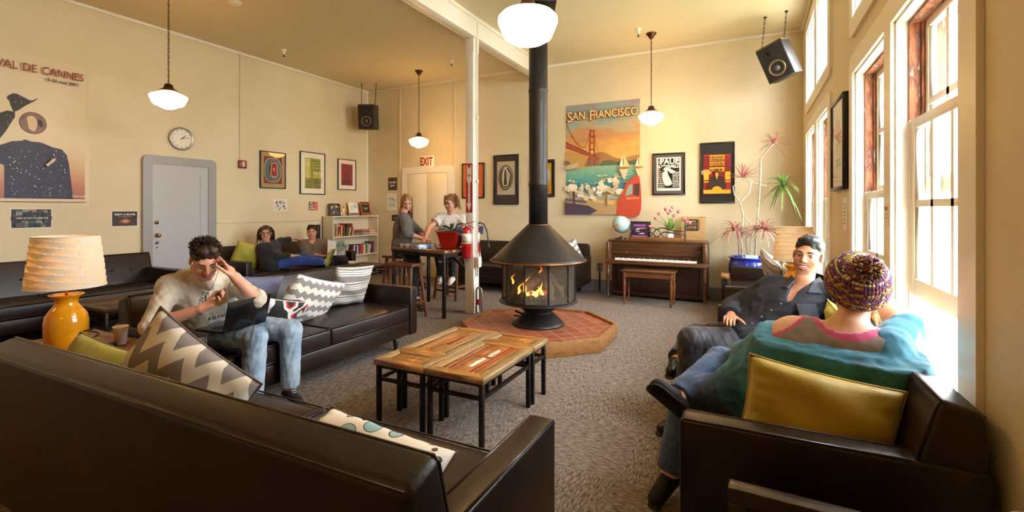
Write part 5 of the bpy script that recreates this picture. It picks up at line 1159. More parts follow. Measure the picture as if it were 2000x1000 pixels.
# ---- bar table things
rp = thing('red_planter', 'tapered square red planter with a small palm on the tall table', 'potted plant', (-3.60, 5.36, ZB), R(8))
redg = mat('red_glaze', '#8a1710', .15, coat=.7, var='#a01c12', scale=4)
def taper(mb, r0, r1, z0, z1, bev=.004):
    bm = bmesh.new(); bmesh.ops.create_cube(bm, size=1)
    for v in bm.verts:
        r = r0 if v.co.z < 0 else r1; v.co = Vector((math.copysign(r, v.co.x), math.copysign(r, v.co.y), z0 if v.co.z < 0 else z1))
    bmesh.ops.bevel(bm, geom=bm.edges[:], offset=bev, segments=2, affect='EDGES'); mb.bm(bm, False); return mb
taper(MB(), .13, .14, 0, .018).build('saucer', redg, rp); m = taper(MB(), .095, .145, .018, .225); m.box(-.15, .15, -.15, .15, .222, .235, .004); m.build('pot', redg, rp); MB().box(-.13, .13, -.13, .13, .2355, .238).build('soil', mat('soil', '#2a1f16', .95), rp)
fl = MB(); q = random.Random(4)
for a, l, e_ in ((190, .24, .35), (160, .2, .7), (20, .2, .5), (-20, .24, .3), (80, .15, 1.1), (120, .14, 1.2), (250, .18, .7), (300, .2, .6)):
    a = R(a); d = Vector((math.cos(a)*math.cos(e_), math.sin(a)*math.cos(e_), math.sin(e_))); 
    pts = [Vector((0, 0, .24))+d*l*t-Vector((0, 0, 1))*.4*l*t*t for t in [i/8 for i in range(9)]]; fl.tube(pts, .003, 5)
    s = d.cross(Vector((0, 0, 1))).normalized()
    for i in range(2, 9):
        for sg in (-1, 1):
            for o2_ in (0, .5):
                b0 = pts[i-1].lerp(pts[i], o2_); leaf(fl, b0, b0+s*sg*.05*(1.15-i/9)+d*.03+Vector((0, 0, .005)), .005, .2, 4)
fl.build('fronds', mat('dark_palm_leaf', '#3f5a2c', .5, var='#5d7a3c', scale=9), rp)
bg = thing('board_game_box', 'open blue and white board game box on the tall table', 'board game', (-4.08, 5.27, ZB), R(-12))
bxm = mat('game_blue', '#3f6fa8', .4, var=['#e4e8ec', '#2c5a94', '#dce6ee'], scale=7, ramp=(.3, .7))
MB().box(-.2, .2, -.15, .15, 0, .06, .002, 1).build('box', bxm, bg)
A = Art(.4, .06, -.15)
for u in (-.5, .1, .6): A.rect(u-.14, u+.14, -.6, .6, '#7a5230'); A.rect(u-.1, u+.1, -.1, .35, '#c99a5c')
p = A.build(bg, 'printed_pictures'); p.location.z = .03
MB().box(-.185, .185, -.135, .135, .06, .064).build('inner_board', mat('game_dark', '#2c3a4c', .5), bg)
for k, (x, y, c_) in enumerate(((-3.78, 5.17, '#b0302a'), (-3.83, 5.3, '#e4ddd0'), (-3.76, 5.26, '#2c5a94'), (-3.80, 5.40, '#e4ddd0'))):
    g = tag(MB().ball((0, 0, .013), .013, 10, 8).cyl((0, 0, 0), .013, .006, 12).build('game_piece', col(c_), None, (x, y, ZB)), ['red round game piece lying nearest the red planter', 'white game piece beside the open game box', 'blue game piece near the planter saucer', 'white game piece at the far side of the tall table'][k], 'game piece')
# cup, bowl, charger
cup = thing('paper_cup', 'white paper cup on the wooden corner table', 'cup', (-3.50, 1.56, .56))
MB().lathe([(.001, .006), (.026, .004), (.027, 0), (.0275, .0), (.039, .105), (.042, .108), (.041, .112), (.037, .108), (.026, .01), (.001, .01)], n=36).build('cup_body', mat('paper_white', '#f0e9dc', .6), cup)
bw_ = thing('white_bowl', 'small white cup standing on the low table near the bookshelf', 'cup', (-5.95, 5.92, .45))
MB().lathe([(.03, 0), (.045, .005), (.062, .05), (.065, .075), (.06, .075), (.055, .05), (.001, .01)], n=28).build('cup_body', MATS['white_ceramic'], bw_)
ch_ = thing('phone_charger', 'black charger and coiled plug beside the yellow lamp', 'charger', (-3.58, 1.44, .56), R(20))
MB().box(.06, .16, -.02, .02, 0, .035, .006).build('adapter', blackM, ch_); m = MB()
m.tube([(.0+.04*math.cos(a*.5), .035*math.sin(a*.5), .02+.004*a) for a in range(0, 26)], .005, 6); m.build('coiled_cord', blackM, ch_)
MB().tube([(.16, 0, .015), (.2, .03, .01), (.23, .06, .05), (.3, .1, .06), (.4, .12, .05)], .0025, 6).build('cord', blackM, ch_)
def uvpat(name, kind, c1, c2, n=5., m=5., amp=.5, c3=None, rough=.75):
    mt = bpy.data.materials.new(name); mt.use_nodes = True; nt = mt.node_tree; L = nt.links.new; b = nt.nodes['Principled BSDF']; b.inputs['Roughness'].default_value = rough; b.inputs['Sheen Weight'].default_value = .15
    uv = N(nt, 'ShaderNodeTexCoord'); sp = N(nt, 'ShaderNodeSeparateXYZ'); L(uv.outputs['UV'], sp.inputs[0])
    def M_(op, a, b_=None):
        q = N(nt, 'ShaderNodeMath', operation=op)
        for i, v in enumerate((a, b_)):
            if v is None: continue
            if isinstance(v, (int, float)): q.inputs[i].default_value = v
            else: L(v, q.inputs[i])
        return q.outputs[0]
    if kind == 'chevron':
        t = M_('MULTIPLY', M_('ABSOLUTE', M_('SUBTRACT', M_('FRACT', M_('MULTIPLY', sp.outputs[0], m)), .5)), amp*2)
        f = M_('GREATER_THAN', M_('FRACT', M_('ADD', M_('MULTIPLY', sp.outputs[1], n), t)), .5)
        mx = N(nt, 'ShaderNodeMix', data_type='RGBA'); mx.inputs[6].default_value = lin(c1); mx.inputs[7].default_value = lin(c2); L(f, mx.inputs[0]); L(mx.outputs[2], b.inputs['Base Color'])
    elif kind == 'stripe':
        f = M_('FRACT', M_('MULTIPLY', sp.outputs[1], n)); cr = N(nt, 'ShaderNodeValToRGB'); cr.color_ramp.interpolation = 'CONSTANT'; L(f, cr.inputs[0]); e = cr.color_ramp.elements
        e[0].color = lin(c1); e[1].position = .42; e[1].color = lin(c2)
        for p, c in ((.5, c1), (.56, c2), (.66, c1), (.72, c2), (.8, c3 or c1), (.92, c2)): x = e.new(p); x.color = lin(c)
        L(cr.outputs[0], b.inputs['Base Color'])
    elif kind == 'floral':
        vo = N(nt, 'ShaderNodeTexVoronoi', i_Scale=n, i_Randomness=.7); L(uv.outputs['UV'], vo.inputs['Vector'])
        cr = N(nt, 'ShaderNodeValToRGB'); cr.color_ramp.interpolation = 'CONSTANT'; L(vo.outputs['Distance'], cr.inputs[0]); e = cr.color_ramp.elements
        e[0].color = lin('#6a5a50'); e[1].position = .06; e[1].color = lin('#8fbcc0'); x = e.new(.42); x.color = lin('#4a3a34'); x = e.new(.46); x.color = lin(c1)
        v2 = N(nt, 'ShaderNodeTexVoronoi', i_Scale=n*1.7); L(uv.outputs['UV'], v2.inputs['Vector']); c2_ = N(nt, 'ShaderNodeValToRGB'); c2_.color_ramp.interpolation = 'CONSTANT'; L(v2.outputs['Distance'], c2_.inputs[0]); g = c2_.color_ramp.elements
        g[0].color = (1, 1, 1, 1); g[1].position = .13; g[1].color = (0, 0, 0, 1); mx = N(nt, 'ShaderNodeMix', data_type='RGBA'); L(c2_.outputs[0], mx.inputs[0]); L(cr.outputs[0], mx.inputs[6]); mx.inputs[7].default_value = lin('#a89a8c'); L(mx.outputs[2], b.inputs['Base Color'])
    elif kind == 'blob':
        no = N(nt, 'ShaderNodeTexNoise', i_Scale=2.6, i_Detail=.5, i_Distortion=.6); L(uv.outputs['UV'], no.inputs[0]); cr = N(nt, 'ShaderNodeValToRGB'); cr.color_ramp.interpolation = 'CONSTANT'; L(no.outputs[0], cr.inputs[0]); e = cr.color_ramp.elements
        e[0].color = lin('#15120f'); e[1].position = .46; e[1].color = lin('#e9e2d6'); x = e.new(.53); x.color = lin('#c21a1e'); x = e.new(.58); x.color = lin('#15120f'); x = e.new(.66); x.color = lin('#e9e2d6'); L(cr.outputs[0], b.inputs['Base Color'])
    no = N(nt, 'ShaderNodeTexNoise', i_Scale=7., i_Detail=2.); L(uv.outputs['Object'], no.inputs[0]); bp = N(nt, 'ShaderNodeBump', i_Strength=.5, i_Distance=.012); L(no.outputs[0], bp.inputs['Height']); L(bp.outputs[0], b.inputs['Normal'])
    MATS[name] = mt; return mt
chev = uvpat('chevron_fabric', 'chevron', '#8f8782', '#e9e2d4', 4.5, 5., .28)
chev2 = uvpat('chevron_fabric_large', 'chevron', '#857d7a', '#ded6c0', 2.6, 3.5, .55)
strp = uvpat('grey_stripe_fabric', 'stripe', '#8a827a', '#e9e3d8', 3.2, c3='#8a827a'); strp2 = uvpat('brown_stripe_fabric', 'stripe', '#a39890', '#e4ddd0', 4.2, c3='#7c726c')
flor = uvpat('floral_fabric', 'floral', '#ece5d2', '', 5.4); blob = uvpat('red_black_fabric', 'blob', '', '')
olive = mat('olive_yellow_fabric', '#a3932c', .6, bump=.7, bscale=5, sheen=.2, var='#95861f', scale=2); lime = mat('lime_fabric', '#b3a83e', .7, bump=.6, bscale=6, var='#a59a33', scale=2); mustard = mat('mustard_satin', '#a58e1c', .55, bump=.8, bscale=7, sheen=.3, var='#b59c24', scale=2)
blue_g = mat('slate_blue_fabric', '#5c6078', .7, bump=.6, bscale=6, sheen=.2); yelp = mat('olive_piping', '#7d7020', .6)
def cushion(label, c, rot, m_, w=.45, h=.45, th=.14, pipe=None, back=None, seed=0, pinch=.06, name='cushion', taper_=0., sag=0.):
    """pillow standing in its local XZ plane, facing -Y"""
    t = thing(name, label, 'cushion', c); t.rotation_euler = Euler([R(a) for a in rot], 'XYZ')
    n = 24; q = random.Random(seed); ph = [q.uniform(0, 6) for _ in range(6)]
    me = bpy.data.meshes.new('pillow'); vs = []; fs = []; uvs = []
    def P(i, j, s):
        u, v = -1+2*i/n, -1+2*j/n
        pin = 1-pinch*(1-abs(v)**2)*abs(u)**4, 1-pinch*(1-abs(u)**2)*abs(v)**4
        x = u*w/2*pin[0]*(1+taper_*v); z = v*h/2*pin[1]-sag*(1-u*u)*max(0, v)
        e = max(0, (1-u*u)*(1-v*v)); y = th/2*e**.42*(1+.08*math.sin(3*u+ph[0])*math.sin(4*v+ph[1]))
        ed = (abs(u)**6+abs(v)**6); y += (.006*math.sin(9*math.atan2(v, u)+ph[2])*min(1, ed)+.0045*(math.sin(26*u+ph[3]+2*math.sin(3*v))*abs(v)**3+math.sin(24*v+ph[4]+2*math.sin(3*u))*abs(u)**3)+.004*math.sin(5*u+7*v+ph[5]))*(e > 0)*min(1, e*12)
        return Vector((x, s*y, z))
    idx = {}
    for s in (-1, 1):
        for i in range(n+1):
            for j in range(n+1):
                if s == 1 and (i in (0, n) or j in (0, n)): idx[s, i, j] = idx[-1, i, j]; continue
                idx[s, i, j] = len(vs); vs.append(P(i, j, s)); uvs.append((i/n*w/.45, j/n*h/.45))
    mi = []
    for s in (-1, 1):
        for i in range(n):
            for j in range(n):
                f = [idx[s, i, j], idx[s, i+1, j], idx[s, i+1, j+1], idx[s, i, j+1]]; fs.append(f if s == -1 else f[::-1]); mi.append(0 if s == -1 or not back else 1)
    me.from_pydata([tuple(v) for v in vs], [], fs); me.materials.append(m_); me.materials.append(back or m_)
    me.polygons.foreach_set('use_smooth', [True]*len(fs)); me.polygons.foreach_set('material_index', mi)
    ul = me.uv_layers.new(name='UVMap')
    for p in me.polygons:
        for li in p.loop_indices: ul.data[li].uv = uvs[me.loops[li].vertex_index]
    o = bpy.data.objects.new('pillow', me); COL.objects.link(o); o.parent = t
    ring = [P(i, 0, 0) for i in range(n)]+[P(n, j, 0) for j in range(n)]+[P(n-i, n, 0) for i in range(n)]+[P(0, n-j, 0) for j in range(n)]
    MB().tube([tuple(p) for p in ring], .0045 if pipe else .003, 6, closed=True).build('piping', pipe or m_, t)
    return t
# sofa A (front is +Y; backrest inner face leans)
cushion('chevron cushion leaning on the foreground sofa back, largest of the chevron pillows', (-2.13, 1.13, .62), (18, -27, 190), chev2, .62, .50, .17, pipe=mat('grey_piping', '#6f6865', .6), seed=1)
cushion('olive green cushion tucked in the left corner of the foreground sofa', (-2.85, 1.13, .57), (26, -14, 196), olive, .38, .38, .14, pipe=yelp, seed=2)
cushion('white cushion with teal flowers at the right end of the foreground sofa', (-1.17, 1.18, .49), (52, -4, 180), flor, .58, .40, .22, back=flor, pipe=mat('cocoa_piping', '#5a4238', .6), seed=3)
# sofa B (faces +X)
cushion('slate blue cushion behind the arm of the young man with the laptop', (-3.57, 2.49, .65), (14, 7, 90), blue_g, .42, .44, .12, seed=4)
cushion('red, black and white patterned cushion behind the laptop', (-3.32, 2.50, .56), (45, 14, 92), blob, .42, .38, .13, back=blackM, seed=5)
cushion('slanting grey and white chevron cushion between the slate blue and the striped ones', (-3.38, 2.86, .61), (32, 15, 102), chev, .66, .46, .15, seed=6)
cushion('grey striped square cushion at the far end of the young man\'s sofa', (-3.50, 3.46, .65), (22, 3, 80), strp, .42, .42, .14, seed=7)
# D, E, F, G
cushion('lime yellow cushion at the left end of the sofa beside the bookshelf', (-6.98, 4.78, .66), (24, 14, 76), lime, .46, .46, .15, seed=8)
cushion('small chevron cushion at the right end of the sofa behind the stove', (-2.68, 7.4, .66), (20, -24, 22), chev, .44, .42, .14, seed=9)
cushion('white and teal cushion on the sofa behind the white post', (-4.5, 7.35, .64), (15, 0, -8), flor, .42, .42, .13, seed=10)
cushion('mustard yellow satin cushion behind the woman in the knit hat', (.22, 2.09, .615), (-6, 8, 0), mustard, .50, .36, .19, pipe=mustard, seed=11)
cushion('pale yellow cushion between the smiling man and the person in the knit hat', (.42, 2.86, .74), (15, 0, -90), lime, .4, .36, .12, seed=12)
cushion('brown and white striped cushion on the sofa beside the blue planter', (.24, 6.35, .66), (22, 24, -62), strp2, .44, .44, .14, seed=13)
cushion('white and teal cushion tucked behind the striped one on the planter-side sofa', (.40, 6.05, .62), (12, 0, -84), flor, .42, .36, .12, seed=14)
# ------------------------------------------------------------ implicit-surface figures
V3 = lambda *a: np.array(a[0] if len(a) == 1 else a, dtype=np.float64)
def nrm(v): v = V3(v); return v/np.linalg.norm(v)
class Cap:                                  # tapered capsule, optional flattening along one axis
    def __init__(s, a, b, ra, rb=None, flat=None, f=1.): s.a, s.b, s.ra, s.rb = V3(a), V3(b), ra, ra if rb is None else rb; s.flat = None if flat is None else nrm(flat); s.f = f
    def bb(s): r = max(s.ra, s.rb); return np.minimum(s.a, s.b)-r, np.maximum(s.a, s.b)+r
    def d(s, P):
        ab = s.b-s.a; q = P-s.a; L2 = max(1e-9, ab@ab); t = np.clip(q@ab/L2, 0, 1); v = q-t[..., None]*ab
        if s.flat is not None: c = v@s.flat; n2 = (v**2).sum(-1)+c*c*(1/s.f**2-1)
        else: n2 = (v**2).sum(-1)
        d = np.sqrt(n2)-(s.ra+(s.rb-s.ra)*t)
        return d*(s.f if s.flat is not None else 1)**.5
class Ell:
    def __init__(s, c, r, Rm=None): s.c, s.r, s.R = V3(c), V3(r), np.eye(3) if Rm is None else np.array(Rm)   # columns of R = local axes
    def bb(s): m = s.r.max(); return s.c-m, s.c+m
    def d(s, P):
        q = (P-s.c)@s.R; k0 = np.sqrt(((q/s.r)**2).sum(-1)); k1 = np.sqrt(((q/s.r**2)**2).sum(-1)); return k0*(k0-1)/np.maximum(k1, 1e-6)
def smin(a, b, k):
    if k <= 0: return np.minimum(a, b)
    h = np.maximum(k-np.abs(a-b), 0)/k; return np.minimum(a, b)-h*h*k*.25
def smax(a, b, k): return -smin(-a, -b, k)
def surfnet(D, o, h):
    nx, ny, nz = D.shape; S = D < 0; c = (nx-1, ny-1, nz-1)
    cnt = np.zeros(c, np.int16); acc = np.zeros(c+(3,), np.float32)
    cor = [(i, j, k) for i in (0, 1) for j in (0, 1) for k in (0, 1)]
    sl = lambda A, q: A[q[0]:q[0]+nx-1, q[1]:q[1]+ny-1, q[2]:q[2]+nz-1]
    for a in cor:
        for ax in range(3):
            if a[ax]: continue
            b = list(a); b[ax] = 1; sa, sb = sl(S, a), sl(S, b); m = sa != sb; I = np.nonzero(m)
            if not len(I[0]): continue
            da, db = sl(D, a)[I], sl(D, b)[I]; t = da/(da-db); p = np.array(a, np.float32)+np.zeros((len(t), 3), np.float32); p[:, ax] = t
            acc[I] += p; cnt[I] += 1
    I = np.nonzero(cnt); idx = -np.ones(c, np.int32); idx[I] = np.arange(len(I[0]))
    V = (np.stack(I, 1)+acc[I]/cnt[I][:, None])*h+o
    F = []
    for ax in range(3):
        u, v = [(1, 2), (2, 0), (0, 1)][ax]
        s0 = [slice(None)]*3; s1 = [slice(None)]*3; s0[ax] = slice(0, -1); s1[ax] = slice(1, None)
        A, B = S[tuple(s0)], S[tuple(s1)]
        E = np.nonzero(A != B); E = np.stack(E, 1); ok = (E[:, u] > 0) & (E[:, v] > 0) & (E[:, u] < D.shape[u]-1) & (E[:, v] < D.shape[v]-1); E = E[ok]
        def cell(du, dv): q = E.copy(); q[:, u] -= du; q[:, v] -= dv; return idx[q[:, 0], q[:, 1], q[:, 2]]
        f = np.stack([cell(1, 1), cell(0, 1), cell(0, 0), cell(1, 0)], 1); fl = A[E[:, 0], E[:, 1], E[:, 2]]
        f[~fl] = f[~fl][:, ::-1]; F.append(f)
    return V, np.concatenate(F)
def solid(groups, h=.008, cuts=(), subs=(), kc=.006):
    """groups: list of (prims, k_inside, k_join[, planes]) ; planes (point, normal) keep the side against the normal"""
    lo = np.min([p.bb()[0] for g in groups for p in g[0]], 0)-.03; hi = np.max([p.bb()[1] for g in groups for p in g[0]], 0)+.03
    n = np.ceil((hi-lo)/h).astype(int)+1
    D = np.full(n, .5, np.float32); ax = [lo[i]+h*np.arange(n[i]) for i in range(3)]
    def block(a, b):
        i0 = np.clip(((a-lo)/h).astype(int), 0, n-1); i1 = np.clip(((b-lo)/h).astype(int)+2, 1, n)
        sl = tuple(slice(p, q) for p, q in zip(i0, i1)); P = np.stack(np.meshgrid(*[ax[i][sl[i]] for i in range(3)], indexing='ij'), -1); return sl, P
    for g in groups:
        pr, k, kj = g[:3]; planes = g[3] if len(g) > 3 else ()
        m = .03+k
        glo = np.min([p.bb()[0] for p in pr], 0)-m; ghi = np.max([p.bb()[1] for p in pr], 0)+m
        gs, GP = block(glo, ghi); G = np.full(GP.shape[:3], .5, np.float32); off = [s.start for s in gs]
        for p in pr:
            a, b = p.bb(); sl, P = block(a-m, b+m); ls = tuple(slice(max(0, s.start-o), s.stop-o) for s, o in zip(sl, off))
            G[ls] = smin(G[ls], p.d(P).astype(np.float32), k)
        for (pt, nn) in planes: G = smax(G, ((GP-V3(pt))@nrm(nn)).astype(np.float32), kc)
        D[gs] = smin(D[gs], G, kj)
    P = None
    for (pt, nn) in cuts:
        sl, P = block(lo, hi); D = smax(D, ((P-V3(pt))@nrm(nn)).astype(np.float32), kc)
    for s in subs:
        a, b = s.bb(); sl, P = block(a-.03, b+.03); D[sl] = smax(D[sl], -s.d(P).astype(np.float32), kc)
    return surfnet(D, lo, h)
def folds(V, F, amp, freq=28., seed=0, axis=None, ridged=.5):
    if freq < 50: freq *= 3.2; amp *= 1.15
    q = np.random.RandomState(seed); N_ = vnormals(V, F); f = np.zeros(len(V)); f += 0
    for i in range(7):
        k = q.normal(size=3); k /= np.linalg.norm(k)
        if axis is not None: a = nrm(axis); k = k-a*(k@a)*.8; k /= np.linalg.norm(k)
        w = q.normal(size=3)*9; s = np.sin(V@k*freq*q.uniform(.5, 1.5)+1.6*np.sin(V@w+q.uniform(0, 6))+q.uniform(0, 6))
        f += (1-ridged)*s+ridged*(1-2*np.abs(s))
    return V+N_*(amp*f/3.)[:, None]
def vnormals(V, F):
    a = V[F[:, 2]]-V[F[:, 0]]; b = V[F[:, 3]]-V[F[:, 1]]; n = np.cross(a, b); N_ = np.zeros_like(V)
    for i in range(4): np.add.at(N_, F[:, i], n)
    return N_/np.maximum(1e-9, np.linalg.norm(N_, axis=1))[:, None]
def relax(V, F, it=1, lam=.5):
    for _ in range(it):
        S_ = np.zeros_like(V); c = np.zeros(len(V))
        for i in range(4):
            j = (i+1) % 4; np.add.at(S_, F[:, i], V[F[:, j]]); np.add.at(c, F[:, i], 1); np.add.at(S_, F[:, j], V[F[:, i]]); np.add.at(c, F[:, j], 1)
        V = V+lam*(S_/np.maximum(c, 1)[:, None]-V)
    return V
def emit_mesh(name, V, F, m_, parent, base, matfn=None):
    me = bpy.data.meshes.new(name); V = V-V3(base); me.vertices.add(len(V)); me.vertices.foreach_set('co', V.astype(np.float32).ravel())
    me.loops.add(F.size); me.loops.foreach_set('vertex_index', F.astype(np.int32).ravel()); me.polygons.add(len(F))
    me.polygons.foreach_set('loop_start', np.arange(0, F.size, 4, dtype=np.int32)); me.polygons.foreach_set('loop_total', np.full(len(F), 4, np.int32))
    for x in (m_ if isinstance(m_, (list, tuple)) else [m_]): me.materials.append(x)
    me.polygons.foreach_set('use_smooth', np.ones(len(F), bool))
    if matfn is not None: me.polygons.foreach_set('material_index', matfn(V+V3(base), F).astype(np.int32))
    me.update(calc_edges=True); me.validate()
    o = bpy.data.objects.new(name, me); COL.objects.link(o); o.parent = parent; return o
# ---------------- anatomy
def frame(fwd, up=(0, 0, 1)):
    f = nrm(fwd); r = nrm(np.cross(f, up)); u = np.cross(r, f); return r, f, u         # right, forward, up
def head_prims(c, fr, s=1., male=True, smile=0., eye=.0068):
    r, f, u = fr; Rm = np.stack([r, f, u], 1); Q = lambda x, y, z: V3(c)+(r*x+f*y+u*z)*s
    E = lambda x, y, z, a, b, cc: Ell(Q(x, y, z), (a*s, b*s, cc*s), Rm)
    j = 1. if male else .93
    g = [E(0, -.018, .045, .074, .092, .077), E(0, .028, -.02, .062*j+.002, .062, .078), E(0, .040, -.070, .045*j, .042, .038), E(0, .060, -.096, .022*j, .020, .019)]
    g += [Cap(Q(x*.056*j, .0, -.05), Q(x*.022, .058, -.092), .020*s, .016*s) for x in (-1, 1)]
    g += [E(x*.037, .058, -.028, .024, .022, .022) for x in (-1, 1)]
    g += [Cap(Q(-.034, .076, .027), Q(.034, .076, .027), .012*s)]
    nose = [Cap(Q(0, .088, .012), Q(0, .110, -.024), .0085*s, .0125*s), E(-.011, .100, -.029, .009, .009, .007), E(.011, .100, -.029, .009, .009, .007)]
    lips = [Cap(Q(-.019-.007*smile, .083-.004*smile, -.056+.004*smile), Q(0, .092, -.0555+.002*smile), .0052*s), Cap(Q(.019+.007*smile, .083-.004*smile, -.056+.004*smile), Q(0, .092, -.0555+.002*smile), .0052*s), Cap(Q(-.014-.004*smile, .085, -.0655-.005*smile), Q(0, .090, -.0665-.008*smile), .0058*s), Cap(Q(.014+.004*smile, .085, -.0655-.005*smile), Q(0, .090, -.0665-.008*smile), .0058*s)]
    ears = [Ell(Q(x*.077, -.006, -.002), (.008*s, .019*s, .031*s), Rm) for x in (-1, 1)]
    sock = [Ell(Q(x*.032, .092, .004), (.0165*s, .012*s, eye*s), Rm) for x in (-1, 1)]
    if smile > .3: sock.append(Ell(Q(0, .094, -.0625), (.021*s*smile, .012*s, .0052*s*smile), Rm))
    return g, nose, lips, ears, sock
def hand_prims(W, f, n, side, curl=(.3, .4, .3), thumb=(.6, .6, .35), s=1., spread=.0, each=None):
    """W wrist; f finger direction; n palm normal; side = direction of the thumb"""
    f = nrm(f); n = nrm(V3(n)-f*(V3(n)@f)); sd = np.cross(f, n); sd = sd if sd@V3(side) > 0 else -sd
    W = V3(W); P = lambda a, b, c: W+(f*a+sd*b+n*c)*s
    palm = [Cap(P(.0, b*.5, 0), P(l, b, .0), .015*s, .012*s) for b, l in ((.028, .080), (.010, .084), (-.010, .080), (-.027, .072))]+[Cap(P(.015, .015, .004), P(.045, .034, .006), .016*s, .013*s)]
    fing = []
    for i, (b, l, ls) in enumerate(((.029, .086, (.042, .025, .020)), (.010, .090, (.046, .029, .021)), (-.010, .086, (.043, .026, .020)), (-.028, .077, (.033, .020, .018)))):
        c = each[i] if each else curl; p = P(l, b, 0); an = 0; sp_ = spread*(1.5-i)
        for k in range(3):
            an += c[k]; d = f*math.cos(an)+n*math.sin(an)+sd*sp_*.3; q = p+nrm(d)*ls[k]*s
            fing.append(([Cap(p, q, (.0088-.0007*k)*s*(1 if i < 3 else .88), (.0081-.0007*k)*s*(1 if i < 3 else .88))], i)); p = q
    th = []; p = P(.035, .036, .006); d = nrm(f*thumb[0]+sd*thumb[1]+n*thumb[2])
    for k, l in enumerate((.036, .031, .024)): q = p+d*l*s; th.append(Cap(p, q, (.0115-.001*k)*s, (.0105-.001*k)*s)); p = q; d = nrm(d+f*.25+n*.1)
    gs = [(palm, .014, .012)]
    for i in range(4): gs.append(([x for g, k in fing if k == i for x in g], .003, .003))
    gs.append((th, .006, .006)); return gs
def torso_groups(J, s=1., off=0., t0=-.05, t1=1., prof=None):
    hl, hr, sl, sr = V3(J['hipL']), V3(J['hipR']), V3(J['shL']), V3(J['shR']); P, C = (hl+hr)/2, (sl+sr)/2
    C = C-(C-P)*.04; lat0, lat1 = nrm(hr-hl), nrm(sr-sl); g = []
    prof = prof or [(0, .075, .108), (.2, .065, .105), (.45, .052, .1), (.68, .068, .102), (.86, .085, .088)]
    mid = J.get('belly', (0, 0, 0))
    for t, w, r in prof:
        if t < t0 or t > t1: continue
        c = P+(C-P)*t+V3(mid)*math.sin(PI*t); l = nrm(lat0*(1-t)+lat1*t); g.append(Cap(c-l*w*s, c+l*w*s, r*s+off))
    g2 = []
    if t1 >= 1: g2.append(Cap(sl, sr, .052*s+off, .052*s+off))
    # link consecutive rings
    P_ = [(p.a, p.b, p.ra) for p in g]
    for (a, b, r), (a2, b2, r2) in zip(P_[:-1], P_[1:]): g += [Cap(a, a2, r, r2), Cap(b, b2, r, r2)]
    return [(g+g2, .045*s, .02)]
